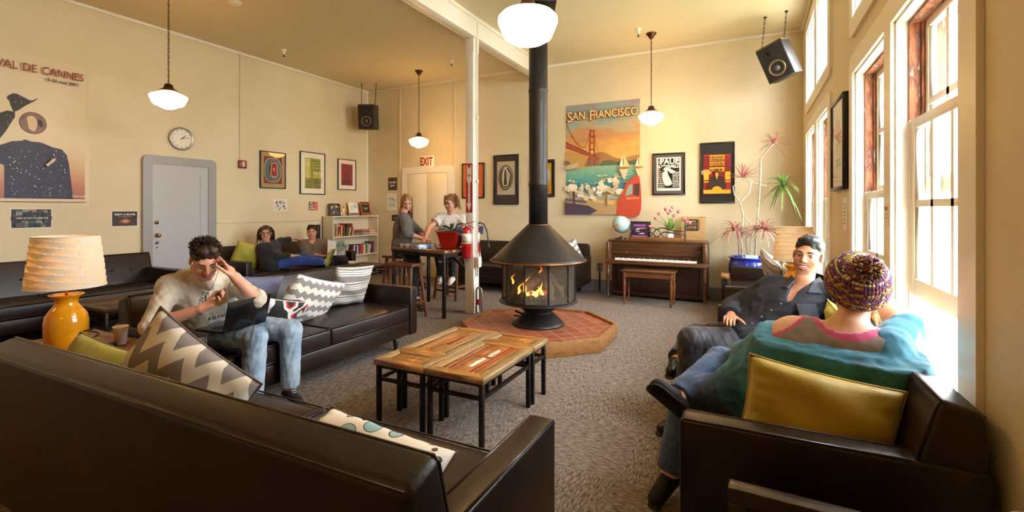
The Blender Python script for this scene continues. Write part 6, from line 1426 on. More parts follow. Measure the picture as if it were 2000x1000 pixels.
def person(label, base, J, skin, face, up=(0, 0, 1), hs=1., s=1., h=.0075, male=True, hands=None, smile=0., smallhead=None, lipc=None, cloth=None, arm=1., leg=1., beard=False, brow='#2a1a12', eyec='#1f1511', eye=.0068, stub=None, gaze=0., feet=True, nofold=False):
    t = thing('person', label, 'person', base); fr = frame(face, up); hc = V3(J['head'])
    hg, nose, lips, ears, sock = head_prims(hc, fr, hs, male, smile, eye)
    r, f, u = fr; neck_top = hc-u*.06*hs-f*.018*hs; nb = V3(J['neck'])
    G = torso_groups(J, s)
    G.append(([Cap(nb, neck_top, .056*s*.98, .050*hs)], .02, .035))
    for S_ in 'LR':
        sh, el, wr = V3(J['sh'+S_]), V3(J['el'+S_]), V3(J['wr'+S_]); G.append(([Cap(sh, el, .050*arm, .040*arm), Cap(el, el+(wr-el)*.35, .040*arm, .041*arm), Cap(el+(wr-el)*.35, wr, .041*arm, .027*arm)], .02, .03))
        hp, kn, an = V3(J['hip'+S_]), V3(J['kn'+S_]), V3(J['an'+S_]); G.append(([Cap(hp, kn, .086*leg, .057*leg), Cap(kn, kn+(an-kn)*.35, .056*leg, .056*leg), Cap(kn+(an-kn)*.35, an, .056*leg, .036*leg), Cap(an, J['toe'+S_], .034, .026)], .03, .04))
        hd = (hands or {}).get(S_)
        if hd: G += hand_prims(wr, **hd)
        else: d = nrm(wr-el); G += hand_prims(wr, d, (0, 0, -1) if abs(d[2]) < .8 else (1, 0, 0), (1, 0, 0))
    G.append((hg, .022*hs, .014)); G.append((nose, .008, .012)); G.append((lips, .005, .006)); G.append((ears, .003, .006))
    V, F = solid(G, h, subs=sock, kc=.008)
    sk = skin
    lipm = mat('lip_'+(lipc or '#a8655a').strip('#'), lipc or '#a8655a', .45)
    def mf(V_, F_):
        c = V_[F_].mean(1)-hc; x, y, z = c@r/hs, c@f/hs, c@u/hs
        zl = -.061-.002*smile; a = ((x/(.027+.005*smile))**2+((z-zl-.004*smile*np.abs(x/.025)**2)/(.0105+.005*smile))**2 < 1) & (y > .07)
        b = (z < -.052) & (z > -.118) & (y > -.005) & ((np.abs(x) > .012) | (z < -.07) | (z > -.052)) & (z < -.040-.25*np.maximum(0, np.abs(x)-.03)+.35*np.maximum(0, .05-y))
        return np.where(a, 1, np.where(b & (stub is not None), 2, 0))
    emit_mesh('body', V, F, [sk, lipm]+([stub] if stub else []), t, base, mf)
    # eyes, brows, teeth
    M4 = Matrix([list(r)+[0], list(f)+[0], list(u)+[0], [0, 0, 0, 1]]).transposed(); M4 = T(tuple(hc-V3(base))) @ M4 @ Matrix.Scale(hs, 4)
    for x in (-1, 1):
        m = MB().xf(M4); m.ball((x*.032, .0735, .004), .0128, 16, 12); e_ = m.build('eye', mat('eye_white', '#d9d2c8', .2), t)
        m = MB().xf(M4); m.ball((x*.032-.001, .0800-.12*abs(gaze), .003+gaze), (.0078, .0076, .0078), 14, 8); m.build('iris', mat('iris_'+eyec.strip('#'), eyec, .15), e_)
        m = MB().xf(M4); m.tube([(x*.013, .0905, .0225), (x*.025, .0915, .0285), (x*.040, .0835, .0275), (x*.050, .0730, .0215)], [.003, .0042, .0036, .0015], 8); m.build('eyebrow', mat('brow_'+brow.strip('#'), brow, .8), t)
        m = MB().xf(M4); m.tube([(x*.020, .0855, .006), (x*.026, .0885, .0118), (x*.034, .0890, .0130), (x*.042, .0850, .0105), (x*.047, .079, .005)], .0017, 6); m.build('eyelashes', mat('lash_dark', '#1e1511', .7), t)
    if smile > .3:
        m = MB().xf(M4); m.tube([(-.020*smile, .078, -.060), (-.01, .0845, -.061), (0, .0865, -.0615), (.01, .0845, -.061), (.020*smile, .078, -.060)], [.003, .0046, .005, .0046, .003], 8); m.build('teeth', mat('teeth_white', '#e9e2d4', .25), t)
    t['_M4'] = [0]; del t['_M4']
    return t, fr, hc, M4
def garment(name, groups, m_, parent, base, amp=.004, freq=28, seed=0, h=.009, cuts=(), subs=(), axis=None, matfn=None, kc=.006, rl=0):
    V, F = solid(groups, h, cuts, subs, kc)
    if rl: V = relax(V, F, rl)
    if amp: V = folds(V, F, amp, freq, seed, axis)
    return emit_mesh(name, V, F, m_, parent, base, matfn)
def sleeve(J, S_, end, arm=1., off=.013, r1=1.):
    """from shoulder down the arm; end in 0..2 (1 = elbow, 2 = wrist)"""
    sh, el, wr = V3(J['sh'+S_]), V3(J['el'+S_]), V3(J['wr'+S_]); a, o = arm, off
    if end <= 1: p = sh+(el-sh)*end; return [([Cap(sh, sh+(el-sh)*(end+.12), .052*a+o, (.052+(.042-.052)*end)*a+o*1.6)], .02, .035, [(p, el-sh)])]
    t = end-1; p = el+(wr-el)*t
    return [([Cap(sh, el, .051*a+o, .042*a+o)], .02, .035), ([Cap(el, el+(wr-el)*min(1.15, t+.12), .042*a+o, (.042-.013*t)*a+o*1.0)], .02, .02, [(p, wr-el)])]
def trouser(J, S_, end=.93, leg=1., off=.012, hem=.055):
    hp, kn, an = V3(J['hip'+S_]), V3(J['kn'+S_]), V3(J['an'+S_]); p = kn+(an-kn)*end
    return [([Cap(hp, kn, .090*leg+off, .060*leg+off)], .03, .03), ([Cap(kn, kn+(an-kn)*(end+.1), .060*leg+off, hem)], .03, .02, [(p, an-kn)])]
def shoe(t, base, an, toe, m_, sole, upv=(0, 0, 1), s=1., name='shoe', lace=None):
    an, toe = V3(an), V3(toe); f = nrm(toe-an); up_ = nrm(V3(upv)-f*(V3(upv)@f)); heel = an-f*.035-up_*.045*0; 
    o = garment(name, [([Cap(an-f*.03-up_*.03, toe-up_*.0, .036*s, .034*s, up_, .8), Cap(an-up_*.0, an-f*.01-up_*.03, .042*s, .038*s), Cap(an+f*.02, toe-f*.04, .036*s, .03*s)], .02, .0)], m_, t, base, 0, h=.006)
    lat = np.cross(f, up_); bot = -.036*s; b0 = an-f*.045-up_*.03; b1 = toe+f*.02
    V, F = solid([([Cap(b0-up_*.025*s, b1-up_*.024*s, .038*s, .036*s, up_, .28)], 0, 0)], .005); so = emit_mesh('sole', V, F, sole, o, base)
    if lace:
        l = MB()
        for k in range(4):
            c = an+f*(.03+.02*k)+up_*(.034*s-.003*k); l.tube([tuple(c-lat*.018-V3(base)), tuple(c+up_*.004+f*.006-V3(base)), tuple(c+lat*.018-V3(base))], .0028, 6)
        l.build('laces', lace, o)
    return o
def hair_shell(t, base, hc, fr, prims, m_, amp=.004, freq=90, seed=1, h=.006, subs=(), cuts=(), axis=(0, 0, 1), name='hair', k=.02):
    r, f, u = fr; Rm = np.stack([r, f, u], 1); Q = lambda x, y, z: V3(hc)+(r*x+f*y+u*z)
    pr = [Ell(Q(*p[0]), p[1], Rm) if len(p) == 2 else Cap(Q(*p[0]), Q(*p[1]), p[2], p[3]) for p in prims]
    sb = [Ell(Q(*p[0]), p[1], Rm) for p in subs]
    ct = [(Q(*p[0]), r*p[1][0]+f*p[1][1]+u*p[1][2]) for p in cuts]
    V, F = solid([(pr, k, 0)], h, ct, sb, .01); V = folds(V, F, amp, freq, seed, (r*axis[0]+f*axis[1]+u*axis[2]), .7)
    return emit_mesh(name, V, F, m_, t, base)
def strands(t, M4, m_, n, rootfn, seed=0, name='locks', r=.0035, parent=None):
    q = random.Random(seed); mb = MB().xf(M4)
    for k in range(n):
        pts, rr = rootfn(q, k); mb.tube(pts, rr, 5)
    return mb.build(name, m_, parent or t, clean=False)
def skinmat(n, c, v): return mat(n, c, .5, var=v, scale=7, bump=.08, bscale=120, sss=.12)
sk_fair = skinmat('skin_fair', '#d9a184', '#cf9176'); sk_tan = skinmat('skin_tan', '#c48f6c', '#b57d5c'); sk_pale = skinmat('skin_pale', '#d8ab90', '#cc9a80'); sk_rosy = skinmat('skin_rosy', '#d29a80', '#c58a70')
def cloth(n, c, v=None, rough=.85, bs=60, b=.35, **k): return mat(n, c, rough, var=v, scale=k.pop('scale', 5), bump=b, bscale=bs, sheen=.15, **k)
hair_dk = mat('hair_dark_brown', '#2c1d14', .5, var='#3f2a1c', scale=40, stretch=(1, 1, .2), bump=.6, bscale=160); hair_bk = mat('hair_black', '#100d0c', .42, var='#241c1a', scale=40, bump=.4, bscale=160)
hair_bl = mat('hair_dark_blonde', '#8a6236', .45, var=['#a87c48', '#6a4826'], scale=30, stretch=(1, 1, .15), bump=.5, bscale=120); hair_cu = mat('hair_curly_brown', '#3a2417', .5, var='#5a3a22', scale=30, bump=.6); hair_au = mat('hair_light_brown', '#7a5230', .5, var='#94683e', scale=30, bump=.5)
denimL = cloth('light_denim', '#7f97ac', ['#9fb2c2', '#5f7a94'], scale=4, bs=200); denimD = cloth('dark_denim', '#2f4262', ['#3f5678', '#243350'], scale=5, bs=200); denimB = cloth('blue_jeans', '#1c3578', '#284a94', bs=200)
blackcloth = cloth('black_cloth', '#171619', '#202024'); rubber_w = mat('white_rubber', '#e4e0d8', .5)

# ---------------- 1. young man with laptop
B = (-3.4, 2.05, 0)
J = dict(head=(-3.12, 1.845, 1.07), neck=(-3.27, 1.925, .935), shL=(-3.27, 2.10, .895), shR=(-3.33, 1.75, .905), hipL=(-3.40, 2.17, .545), hipR=(-3.40, 1.97, .545), elR=(-3.24, 1.60, .69), wrR=(-3.02, 1.76, .785),
         elL=(-2.95, 2.08, .80), wrL=(-2.915, 1.915, .955), knR=(-2.92, 2.05, .55), knL=(-2.94, 2.34, .53), anR=(-2.93, 2.04, .10), anL=(-2.95, 2.34, .10), toeR=(-2.80, 2.00, .045), toeL=(-2.80, 2.30, .045))
hR = dict(f=(.55, .75, .35), n=(.3, -.1, .95), side=(-.6, .3, .6), curl=(.35, .75, .5), thumb=(.9, .2, .5))
hL = dict(f=(-.50, -.14, .86), n=(-.5, -.4, -.45), side=(.3, -.9, .2), each=[(.1, .15, .1), (.35, .5, .3), (.5, .7, .4), (.6, .8, .5)], thumb=(.7, .6, .2))
t, fr, hc, M4 = person('person in a cream hoodie and light jeans with phone and laptop', B, J, sk_fair, (.86, -.34, -.52), hands=dict(L=hL, R=hR), h=.0058, eye=.0036, gaze=-.004, brow='#3a281c', lipc='#b3766a')
hood = cloth('cream_hoodie', '#cfc3ae', '#c2b59e', bs=150); G = torso_groups(J, 1, .02, t0=-.1); G += sleeve(J, 'L', 1.18, off=.018)+sleeve(J, 'R', 1.12, off=.018)
G.append(([Cap((-3.34, 1.85, .955), (-3.34, 2.0, .955), .052), Cap((-3.31, 1.83, .94), (-3.18, 1.87, .935), .038), Cap((-3.29, 2.01, .94), (-3.17, 1.92, .935), .038), Cap((-3.19, 1.90, .94), (-3.15, 1.89, .90), .034)], .03, .03))
hd_ = garment('hoodie', G, hood, t, B, .0045, 26, 3, h=.0075, subs=[Cap((-3.25, 1.92, .95), (-3.12, 1.86, 1.06), .052, .07)])
MB().tube([(.155, -.13, -.13+1.03), (.20, -.15, .82), (.17, -.16, .70), (.13, -.12, .60)], .004, 6).tube([(.18, -.06, .89), (.215, -.07, .82)], .004, 6).build('drawstrings', blackM, hd_)
tm_ = Matrix.Rotation(R(88), 4, 'Z')
for k, (s_, dy, dz, rot) in enumerate((('UNION', -.115, .775, 75), ('FC', .0, .80, -10))): 
    pass
c_ = V3(-3.33+.135, 1.93, .76)-V3(B)
def chest_text(s_, sz, pts):
    for ch, (y, z, roll) in zip(s_, pts):
        ok, p, nn, _ = hd_.ray_cast(Vector((.6, y, z)), Vector((-1, 0, 0)))
        if ok:
            rz = math.atan2(nn.y, nn.x); text(ch, sz, mat('print_navy', '#2a2a30', .7), hd_, 'printed_lettering', T(p+nn*.002) @ Matrix.Rotation(rz+PI/2, 4, 'Z') @ Matrix.Rotation(-math.asin(max(-1, min(1, nn.z))), 4, 'X') @ Matrix.Rotation(R(-roll), 4, 'Y'), depth=.001)
bpy.context.view_layer.update()
chest_text('UNION', .036, [(-.175, .715+.024*k, 74-4*k) for k in range(5)])
chest_text('OF FC', .034, [(-.16+.028*k, .845-.004*k, 30-12*k) for k in range(5)])
chest_text('ROTUFC', .032, [(-.11+.028*k, .665+.002*k, 0) for k in range(6)])
TR = garment('jeans', trouser(J, 'L', .93, off=.016, hem=.062)+trouser(J, 'R', .93, off=.016, hem=.062)+[([Cap(J['hipL'], J['hipR'], .118)], .02, .04)], denimL, t, B, .0032, 30, 5, h=.0075)
cvs = mat('black_canvas', '#1a1a1c', .8)
shoe(t, B, J['anL'], J['toeL'], cvs, rubber_w, lace=rubber_w); shoe(t, B, J['anR'], J['toeR'], cvs, rubber_w, lace=rubber_w)
hair_shell(t, B, hc, fr, [((0, -.022, .055), (.085, .100, .083)), ((0, .045, .105), (.062, .045, .035)), ((0, -.07, 0), (.07, .05, .065))], hair_dk, .006, 70, 2, .0055, subs=[((0, .118, -.01), (.072, .062, .078)), ((.09, .045, -.07), (.045, .05, .06)), ((-.09, .045, -.07), (.045, .05, .06)), ((.09, .0, -.01), (.02, .024, .036)), ((-.09, .0, -.01), (.02, .024, .036))])
def spikes(q, k):
    th = q.uniform(0, 2*PI); ph = q.uniform(.0, 1.35); d = Vector((math.sin(ph)*math.cos(th), math.sin(ph)*math.sin(th), math.cos(ph)))
    if d.y > .75: d.y = .6
    p0 = Vector((d.x*.080, -.02+d.y*.094, .056+d.z*.078)); w_ = Vector((q.uniform(-.4, .4), q.uniform(-.1, .7), q.uniform(-.1, .5))); l = q.uniform(.008, .020); p1 = p0+(d+w_).normalized()*l; p2 = p1+(d*.6+w_*1.3+Vector((0, 0, -.3))).normalized()*l*.7
    return [tuple(p0), tuple(p1), tuple(p2)], [.0042, .003, .0007]
strands(t, M4, hair_dk, 520, spikes, 4)
m = MB().xf(M4); m.ball((-.083, .008, -.012), .008, 10, 8); m.tube([(-.083, .012, -.018), (-.075, .03, -.08), (-.05, .07, -.15), (-.0, .1, -.22)], .0014, 5); m.build('earphones', blackM, t)
ph_ = thing('smartphone', 'brown backed phone held in the young man\'s right hand', 'phone', tuple(V3(J['wrR'])+V3(.075, .085, .065))); ph_.rotation_euler = (R(-58), R(-30), R(50))
MB().box(-.036, .036, -.004, .004, -.07, .07, .006).build('phone_body', mat('phone_tan', '#7a5f3c', .3), ph_); MB().box(-.033, .033, .0042, .005, -.062, .062).build('screen', mat('phone_screen', '#0c0c0e', .1), ph_)
lp = thing('laptop', 'open black laptop on the young man\'s thighs, lid towards the room', 'laptop', (-2.955, 2.00, .622), R(98))
# local x along the hinge, local +y towards the user
lpM = mat('laptop_black', '#0d0d0f', .18, coat=.3)
MB().box(-.165, .165, .0, .225, 0, .016, .005).build('base', lpM, lp); kb = MB()
for i in range(12):
    for j in range(4): kb.box(-.14+i*.0235, -.12+i*.0235, .04+j*.023, .059+j*.023, .016, .018)
kb.build('keyboard', mat('key_dark', '#1c1c20', .5), lp)
m = MB().xf(Matrix.Rotation(R(14), 4, 'X')); m.box(-.165, .165, -.009, .0, .004, .21, .004); m.build('lid', lpM, lp)
m = MB().xf(Matrix.Rotation(R(14), 4, 'X')); m.box(-.152, .152, .0002, .001, .018, .2); m.build('screen', mat('laptop_screen', '#6f8fb0', .2, emit=.6, ecol='#a8c4e0'), lp)
lc = thing('laptop_cable', 'black cable drooping over the young man\'s knee from the laptop', 'cable', (-2.9, 2.0, 0))
MB().tube([(-.06, .03, .63), (.0, .03, .65), (.03, .0, .60), (.04, -.03, .52), (.02, -.1, .5)], .003, 6).build('cord', blackM, lc)

# ---------------- 2. smiling man on the right sofa
B = (0, 3.4, 0)
J = dict(head=(.325, 3.50, 1.105), neck=(.30, 3.46, .955), shL=(.46, 3.36, .885), shR=(.13, 3.52, .885), hipL=(.06, 3.30, .55), hipR=(-.03, 3.49, .55), elR=(-.10, 3.54, .735), wrR=(-.11, 3.33, .715), elL=(.56, 3.12, .87), wrL=(.56, 2.88, .875),
         knL=(-.32, 3.14, .585), anL=(-.34, 3.17, .13), toeL=(-.49, 3.06, .045), knR=(-.33, 3.60, .50), anR=(-.44, 3.30, .385), toeR=(-.46, 3.22, .35), belly=(-.03, -.02, 0))
t, fr, hc, M4 = person('person with dark hair in a navy button shirt, smiling, leaning back on the right sofa', B, J, sk_tan, (-.30, -.95, .02), up=(.12, 0, 1), smile=1.25, h=.0056, eye=.0052, stub=mat('stubble_skin', '#b58263', .55, var='#a87658', scale=60), brow='#15100e', lipc='#b0695c', hands=dict(R=dict(f=(-.05, -.95, .12), n=(.1, 0, -1), side=(1, 0, 0), curl=(.25, .35, .2))))
navy = mat('navy_shirt', '#11131c', .75, var=['#171a26', '#0e1018'], scale=5, bump=.3, bscale=220); G = torso_groups(J, 1, .028); G += sleeve(J, 'L', 1.9, off=.026)+sleeve(J, 'R', 1.88, off=.03)
G.append(([Cap((-.02, 3.26, .60), (-.04, 3.46, .62), .11), Cap((-.1, 3.3, .6), (-.06, 3.44, .6), .08)], .03, .05))
sh_ = garment('shirt', G, navy, t, B, .0048, 22, 8, h=.0075, subs=[Cap((.29, 3.42, .97), (.21, 3.27, .86), .058, .018), Cap((.30, 3.46, .95), (.32, 3.48, 1.1), .062)])
# collar leaves, placket buttons, pocket
nbk = V3(.30, 3.46, .965)-V3(B)
for sg, pts in ((-1, [(.235, 3.455, .985), (.245, 3.375, .965), (.20, 3.30, .925), (.17, 3.37, .915), (.20, 3.44, .945)]), (1, [(.375, 3.43, .985), (.335, 3.36, .965), (.30, 3.27, .91), (.37, 3.29, .905), (.41, 3.37, .935)])):
    vs = [V3(p)-V3(B) for p in pts]; nn = np.cross(vs[1]-vs[0], vs[2]-vs[0]); nn = nrm(nn)*.004
    m = MB(); k = len(vs); m.add([tuple(v-nn) for v in vs]+[tuple(v+nn) for v in vs], [list(range(k))[::-1], list(range(k, 2*k))]+[[i, (i+1) % k, k+(i+1) % k, k+i] for i in range(k)], False); m.build('collar', navy, sh_)
bb = MB()
for k in range(4): tt = .16+.22*k; p = V3(.21, 3.245, .86)*(1-tt)+V3(-.02, 3.22, .665)*tt-V3(B)+V3(-.012, -.035, .015); bb.ball(tuple(p), .006, 10, 6)
bb.build('buttons', mat('button_grey', '#6a6d78', .3), sh_)
MB().box(-.055, .055, -.003, .003, -.055, .055, .002).build('pocket', navy, sh_).matrix_local = T((.30, -.185, .80)) @ Matrix.Rotation(R(22), 4, 'Z') @ Matrix.Rotation(R(-28), 4, 'X')
gt = cloth('charcoal_trousers', '#201e23', ['#2a282e', '#1a181c'], bs=260, b=.2, rough=.65)
garment('trousers', trouser(J, 'L', .95, off=.026, hem=.085)+trouser(J, 'R', .9, off=.026, hem=.075)+[([Cap(J['hipL'], J['hipR'], .125), Cap((.0, 3.24, .52), (-.16, 3.12, .50), .08)], .03, .05)], gt, t, B, .0038, 22, 11, h=.0075)
bsh = mat('black_leather_shoe', '#121011', .35); shoe(t, B, J['anL'], J['toeL'], bsh, rubber); shoe(t, B, J['anR'], J['toeR'], bsh, rubber)
hair_shell(t, B, hc, fr, [((0, -.024, .056), (.080, .098, .076)), ((0, .03, .098), (.060, .048, .026)), ((0, -.06, -.0), (.07, .055, .06))], hair_bk, .0016, 120, 3, .005, subs=[((0, .125, .018), (.068, .066, .082)), ((.09, .055, -.07), (.045, .055, .065)), ((-.09, .055, -.07), (.045, .055, .065)), ((.09, .0, -.01), (.02, .024, .036)), ((-.09, .0, -.01), (.02, .024, .036)), ((0, -.03, -.11), (.12, .12, .07))], axis=(0, 1, .2))
def slick(q, k):
    u = q.uniform(-1, 1); pts = []; rr = []; y0 = .082-.035*abs(u)**2.5
    for i in range(7):
        a = i/6*q.uniform(.8, 1.); ang = .55+a*1.7; y = -.022+.100*math.cos(ang); z = .056+.079*math.sin(ang); x = u*.070*(.82+.25*math.sin(ang*1.0)); z -= .058*abs(u)**2.6
        pts.append((x, y+(.02*abs(u)**2)*(-1), z+.001)); rr.append(.0022 if 0 < i < 6 else .0008)
    return pts, rr
strands(t, M4, hair_bk, 260, slick, 5)
# ---------------- 3. woman in knit hat, back to camera
B = (.2, 2.45, 0)
J = dict(head=(.40, 2.46, 1.045), neck=(.37, 2.41, .915), shL=(.17, 2.44, .845), shR=(.48, 2.34, .85), hipL=(.06, 2.46, .56), hipR=(.24, 2.52, .56), elL=(.0, 2.54, .70), wrL=(-.04, 2.78, .66), elR=(.575, 2.48, .90), wrR=(.51, 2.64, 1.02),
         knL=(-.26, 2.46, .50), anL=(-.34, 2.40, .13), toeL=(-.40, 2.30, .045), knR=(-.14, 2.76, .58), anR=(-.31, 2.38, .50), toeR=(-.36, 2.34, .52))
t, fr, hc, M4 = person('person in a knit bobble hat and teal off-shoulder top, seen from behind', B, J, sk_pale, (-.12, 1, .0), male=False, s=1.22, arm=1.2, leg=1.15, h=.0072, hands=dict(R=dict(f=(-.5, -.2, .8), n=(-.7, -.2, 0), side=(0, .9, 0))))
tank = cloth('grey_tank', '#8c7f78', '#80736c', bs=180); pinkb = cloth('pink_binding', '#c4507c', bs=180)
def edge(V_, F_): return np.zeros(len(F_))
G = torso_groups(J, 1.22, .008, t0=.3); 
garment('tank_top', G, [tank, pinkb], t, B, .002, 20, 3, h=.008, subs=[Cap((.37, 2.41, .93), (.37, 2.45, 1.05), .105, .12), Cap((.12, 2.44, .90), (.06, 2.46, .88), .085), Cap((.55, 2.33, .93), (.64, 2.36, .9), .07)],
        matfn=lambda V_, F_: np.where((np.linalg.norm((V_[F_].mean(1)-V3(.37, 2.42, .95))*V3(1, .8, 1), axis=1) < .135) | (np.linalg.norm(V_[F_].mean(1)-V3(.12, 2.44, .90), axis=1) < .105) | (np.linalg.norm(V_[F_].mean(1)-V3(.57, 2.33, .92), axis=1) < .092), 1, 0))
MB().tube([(.0, -.12+.02, .80), (.02, -.1, .90), (.03, -.03, .925), (.04, .08, .90)], .006, 6).build('pink_strap', mat('hot_pink', '#d4206a', .5), t)
teal = cloth('teal_jersey', '#1f5f72', ['#2a7288', '#184c5c'], bs=140, rough=.8)
G = torso_groups(J, 1.22, .030, t0=-.2, t1=.9); G[0] = (G[0][0], .06, .03, [((.34, 2.32, .845), (-.05, -.25, 1))])
G.append(([Cap((.14, 2.39, .79), (.48, 2.29, .78), .135), Cap((.02, 2.50, .66), (.14, 2.42, .76), .09, .10)], .05, .05, [((.34, 2.32, .845), (-.05, -.25, 1))]))
G += sleeve(J, 'R', 1.12, 1.0, .028); G.append(([Cap((.10, 2.46, .79), J['elL'], .075, .07), Cap(J['elL'], (-.03, 2.7, .67), .07, .06)], .03, .05))
G.append(([Cap((.03, 2.44, .60), (-.06, 2.44, .575), .115, .105)], .03, .05))
tt_ = garment('off_shoulder_top', G, teal, t, B, .0042, 20, 21, h=.008, kc=.004)
MB().tube([(-.02, -.175, .80), (-.04, -.19, .74), (-.065, -.2, .68), (-.09, -.19, .63)], .0035, 6).tube([(.29, -.19, .82), (.335, -.19, .76), (.36, -.18, .70)], .0035, 6).build('seam', mat('pale_seam', '#5f98a4', .8), tt_)
garment('jeans', trouser(J, 'L', .97, 1.15, .014, .075)+trouser(J, 'R', .98, 1.15, .014, .062)+[([Cap(J['hipL'], J['hipR'], .15)], .03, .05)], denimD, t, B, .003, 26, 14, h=.008)
blk_shoe = mat('black_suede', '#1a1817', .8); shoe(t, B, J['anL'], J['toeL'], blk_shoe, rubber)
shoe(t, B, (-.315, 2.385, .497), (-.39, 2.325, .56), blk_shoe, rubber, upv=(.1, .95, .3), s=1.15)
# hat: knitted shell of wavy rows plus brim and pompom
knit = [mat('yarn_'+n_, c, .9, sheen=.3, bump=1., bscale=260) for n_, c in (('plum', '#4a2348'), ('olive', '#a8a23c'), ('purple', '#6a3a8a'), ('rust', '#b0522c'), ('cream', '#d9cf9a'), ('magenta', '#8a2a52'))]
ht = MB().xf(M4 @ Matrix.Rotation(R(38), 4, 'X') @ T((0, .012, .056))); q = random.Random(6)
rows = 26
for j in range(rows):
    a = -.42+j*(1.93)/rows; rr = math.cos(a); zz = math.sin(a); n = max(8, int(56*rr)); Rx, Ry, Rz = .108, .122, .115
    base_c = [0, 5, 0, 1, 3, 0, 5, 2, 0, 3, 1, 0, 5, 0, 2, 4, 0, 2, 0, 5, 1, 1, 4, 2, 1, 0][j]
    for i in range(n):
        th = 2*PI*(i+.5*(j % 2))/n; ht.mat(base_c if q.random() < .66 else q.randrange(6)); sz = .0088*(1+.25*q.random())*(1.25 if j < 3 else 1)
        c = (Rx*rr*math.cos(th), Ry*rr*math.sin(th), Rz*zz); ht.ball(c, (sz, sz, sz*.78), 7, 5)
core = MB().xf(M4 @ Matrix.Rotation(R(38), 4, 'X') @ T((0, .012, .056)))
core.lathe([(1e-3*0+.103, -.048)]+[(.104*math.cos(a/10), .108*math.sin(a/10)) for a in range(-4, 16)]+[(.001, .108)], n=40); core = core.build('knit_hat', knit[0], t); ht.build('stitches', knit, core, clean=False)
pp = MB().xf(M4 @ Matrix.Rotation(R(56), 4, 'X') @ T((0, .02, .172)))
for k in range(520):
    th, ph = q.uniform(0, 2*PI), math.acos(q.uniform(-.35, 1)); d = Vector((math.sin(ph)*math.cos(th), math.sin(ph)*math.sin(th), math.cos(ph))); l = q.uniform(.046, .062); pp.mat(q.randrange(6))
    e_ = d+Vector((q.uniform(-.2, .2), q.uniform(-.2, .2), q.uniform(-.2, .2))); pp.tube([tuple(d*.01), tuple(d*l*.6), tuple(e_.normalized()*l)], [.003, .0042, .0034], 5)
pp.build('pompom', knit, core, clean=False)
for x in (-1, 1): MB().xf(M4).ball((x*.082, -.004, -.034), .005, 8, 6).build('earring', chrome, t)

# ---------------- 4. woman in black jumper, feet up
B = (-6.8, 5.0, 0)
J = dict(head=(-6.90, 5.03, 1.005), neck=(-6.90, 5.03, .865), shL=(-6.93, 5.20, .80), shR=(-6.78, 4.87, .79), hipL=(-6.80, 5.08, .55), hipR=(-6.66, 4.96, .55), elL=(-7.02, 5.38, .86), wrL=(-6.98, 5.60, .89), elR=(-6.55, 4.98, .66), wrR=(-6.48, 5.18, .66),
         knL=(-6.52, 5.40, .60), anL=(-6.24, 5.66, .56), toeL=(-6.16, 5.70, .66), knR=(-6.42, 5.24, .58), anR=(-6.14, 5.54, .54), toeR=(-6.07, 5.58, .64))
t, fr, hc, M4 = person('person with curly hair and glasses in a black jumper, feet up on the table', B, J, sk_rosy, (.78, -.62, 0), smile=1., male=False, h=.0085, s=1.08, hands=dict(L=dict(f=(.2, .9, -.15), n=(.3, .1, -.9), side=(.9, 0, 0))))
G = torso_groups(J, 1.08, .02); G += sleeve(J, 'L', 1.8, off=.018)+sleeve(J, 'R', 1.85, off=.018)
garment('jumper', G, blackcloth, t, B, .004, 24, 2, h=.009, subs=[Cap((-6.89, 5.02, .88), (-6.84, 4.97, .88), .052)])
garment('jeans', trouser(J, 'L', .95, 1.05)+trouser(J, 'R', .95, 1.05)+[([Cap(J['hipL'], J['hipR'], .12)], .03, .04)], denimB, t, B, .004, 30, 4, h=.009)
run = mat('running_shoe', '#5a5862', .7, var=['#c9d14a', '#3a3840', '#d9d4cc'], scale=30); shoe(t, B, J['anL'], V3(J['toeL'])+V3(0, 0, .05), run, mat('shoe_sole_green', '#8a9a2a', .7, var='#24221e', scale=40), upv=(-.8, -.6, .2)); shoe(t, B, J['anR'], V3(J['toeR'])+V3(0, 0, .05), run, MATS['shoe_sole_green'], upv=(-.8, -.6, .2))
hair_shell(t, B, hc, fr, [((0, -.022, .052), (.088, .100, .085)), ((0, -.06, -.04), (.09, .06, .09))], hair_cu, .006, 60, 5, .007, subs=[((0, .11, .0), (.085, .066, .085))])
def curls(q, k):
    th = q.uniform(-PI*1.05, .05*PI); d = Vector((math.cos(th), math.sin(th), 0)); x0 = Vector((d.x*.078, -.02+d.y*.09, q.uniform(0, .10))); L_ = q.uniform(.10, .19); pts = []; rr = []
    for i in range(9):
        u = i/8; w_ = .014*math.sin(u*16+k)*1.; o = .05*math.sin(min(1, u*1.3)*PI*.5); pts.append((x0.x+d.x*o+w_*d.y, x0.y+d.y*o*.8-w_*d.x, x0.z-L_*u+.012*math.cos(u*16+k))); rr.append(.0052*(1-u*.6))
    return pts, rr
strands(t, M4, hair_cu, 230, curls, 8)
def glasses(t, M4, c='#2a2422'):
    g = MB().xf(M4)
    for x in (-1, 1):
        g.tube([(x*.033+.023*math.cos(2*PI*k/16), .104-.004*abs(math.cos(2*PI*k/16)), .002+.017*math.sin(2*PI*k/16)) for k in range(16)], .0022, 6, closed=True); g.tube([(x*.056, .1, .006), (x*.078, .03, .006), (x*.08, -.01, .0)], .002, 6)
    g.tube([(-.010, .106, .004), (0, .109, .006), (.010, .106, .004)], .002, 6); g.build('glasses', mat('glasses_dark', c, .3), t)
glasses(t, M4, '#3a4a6a')
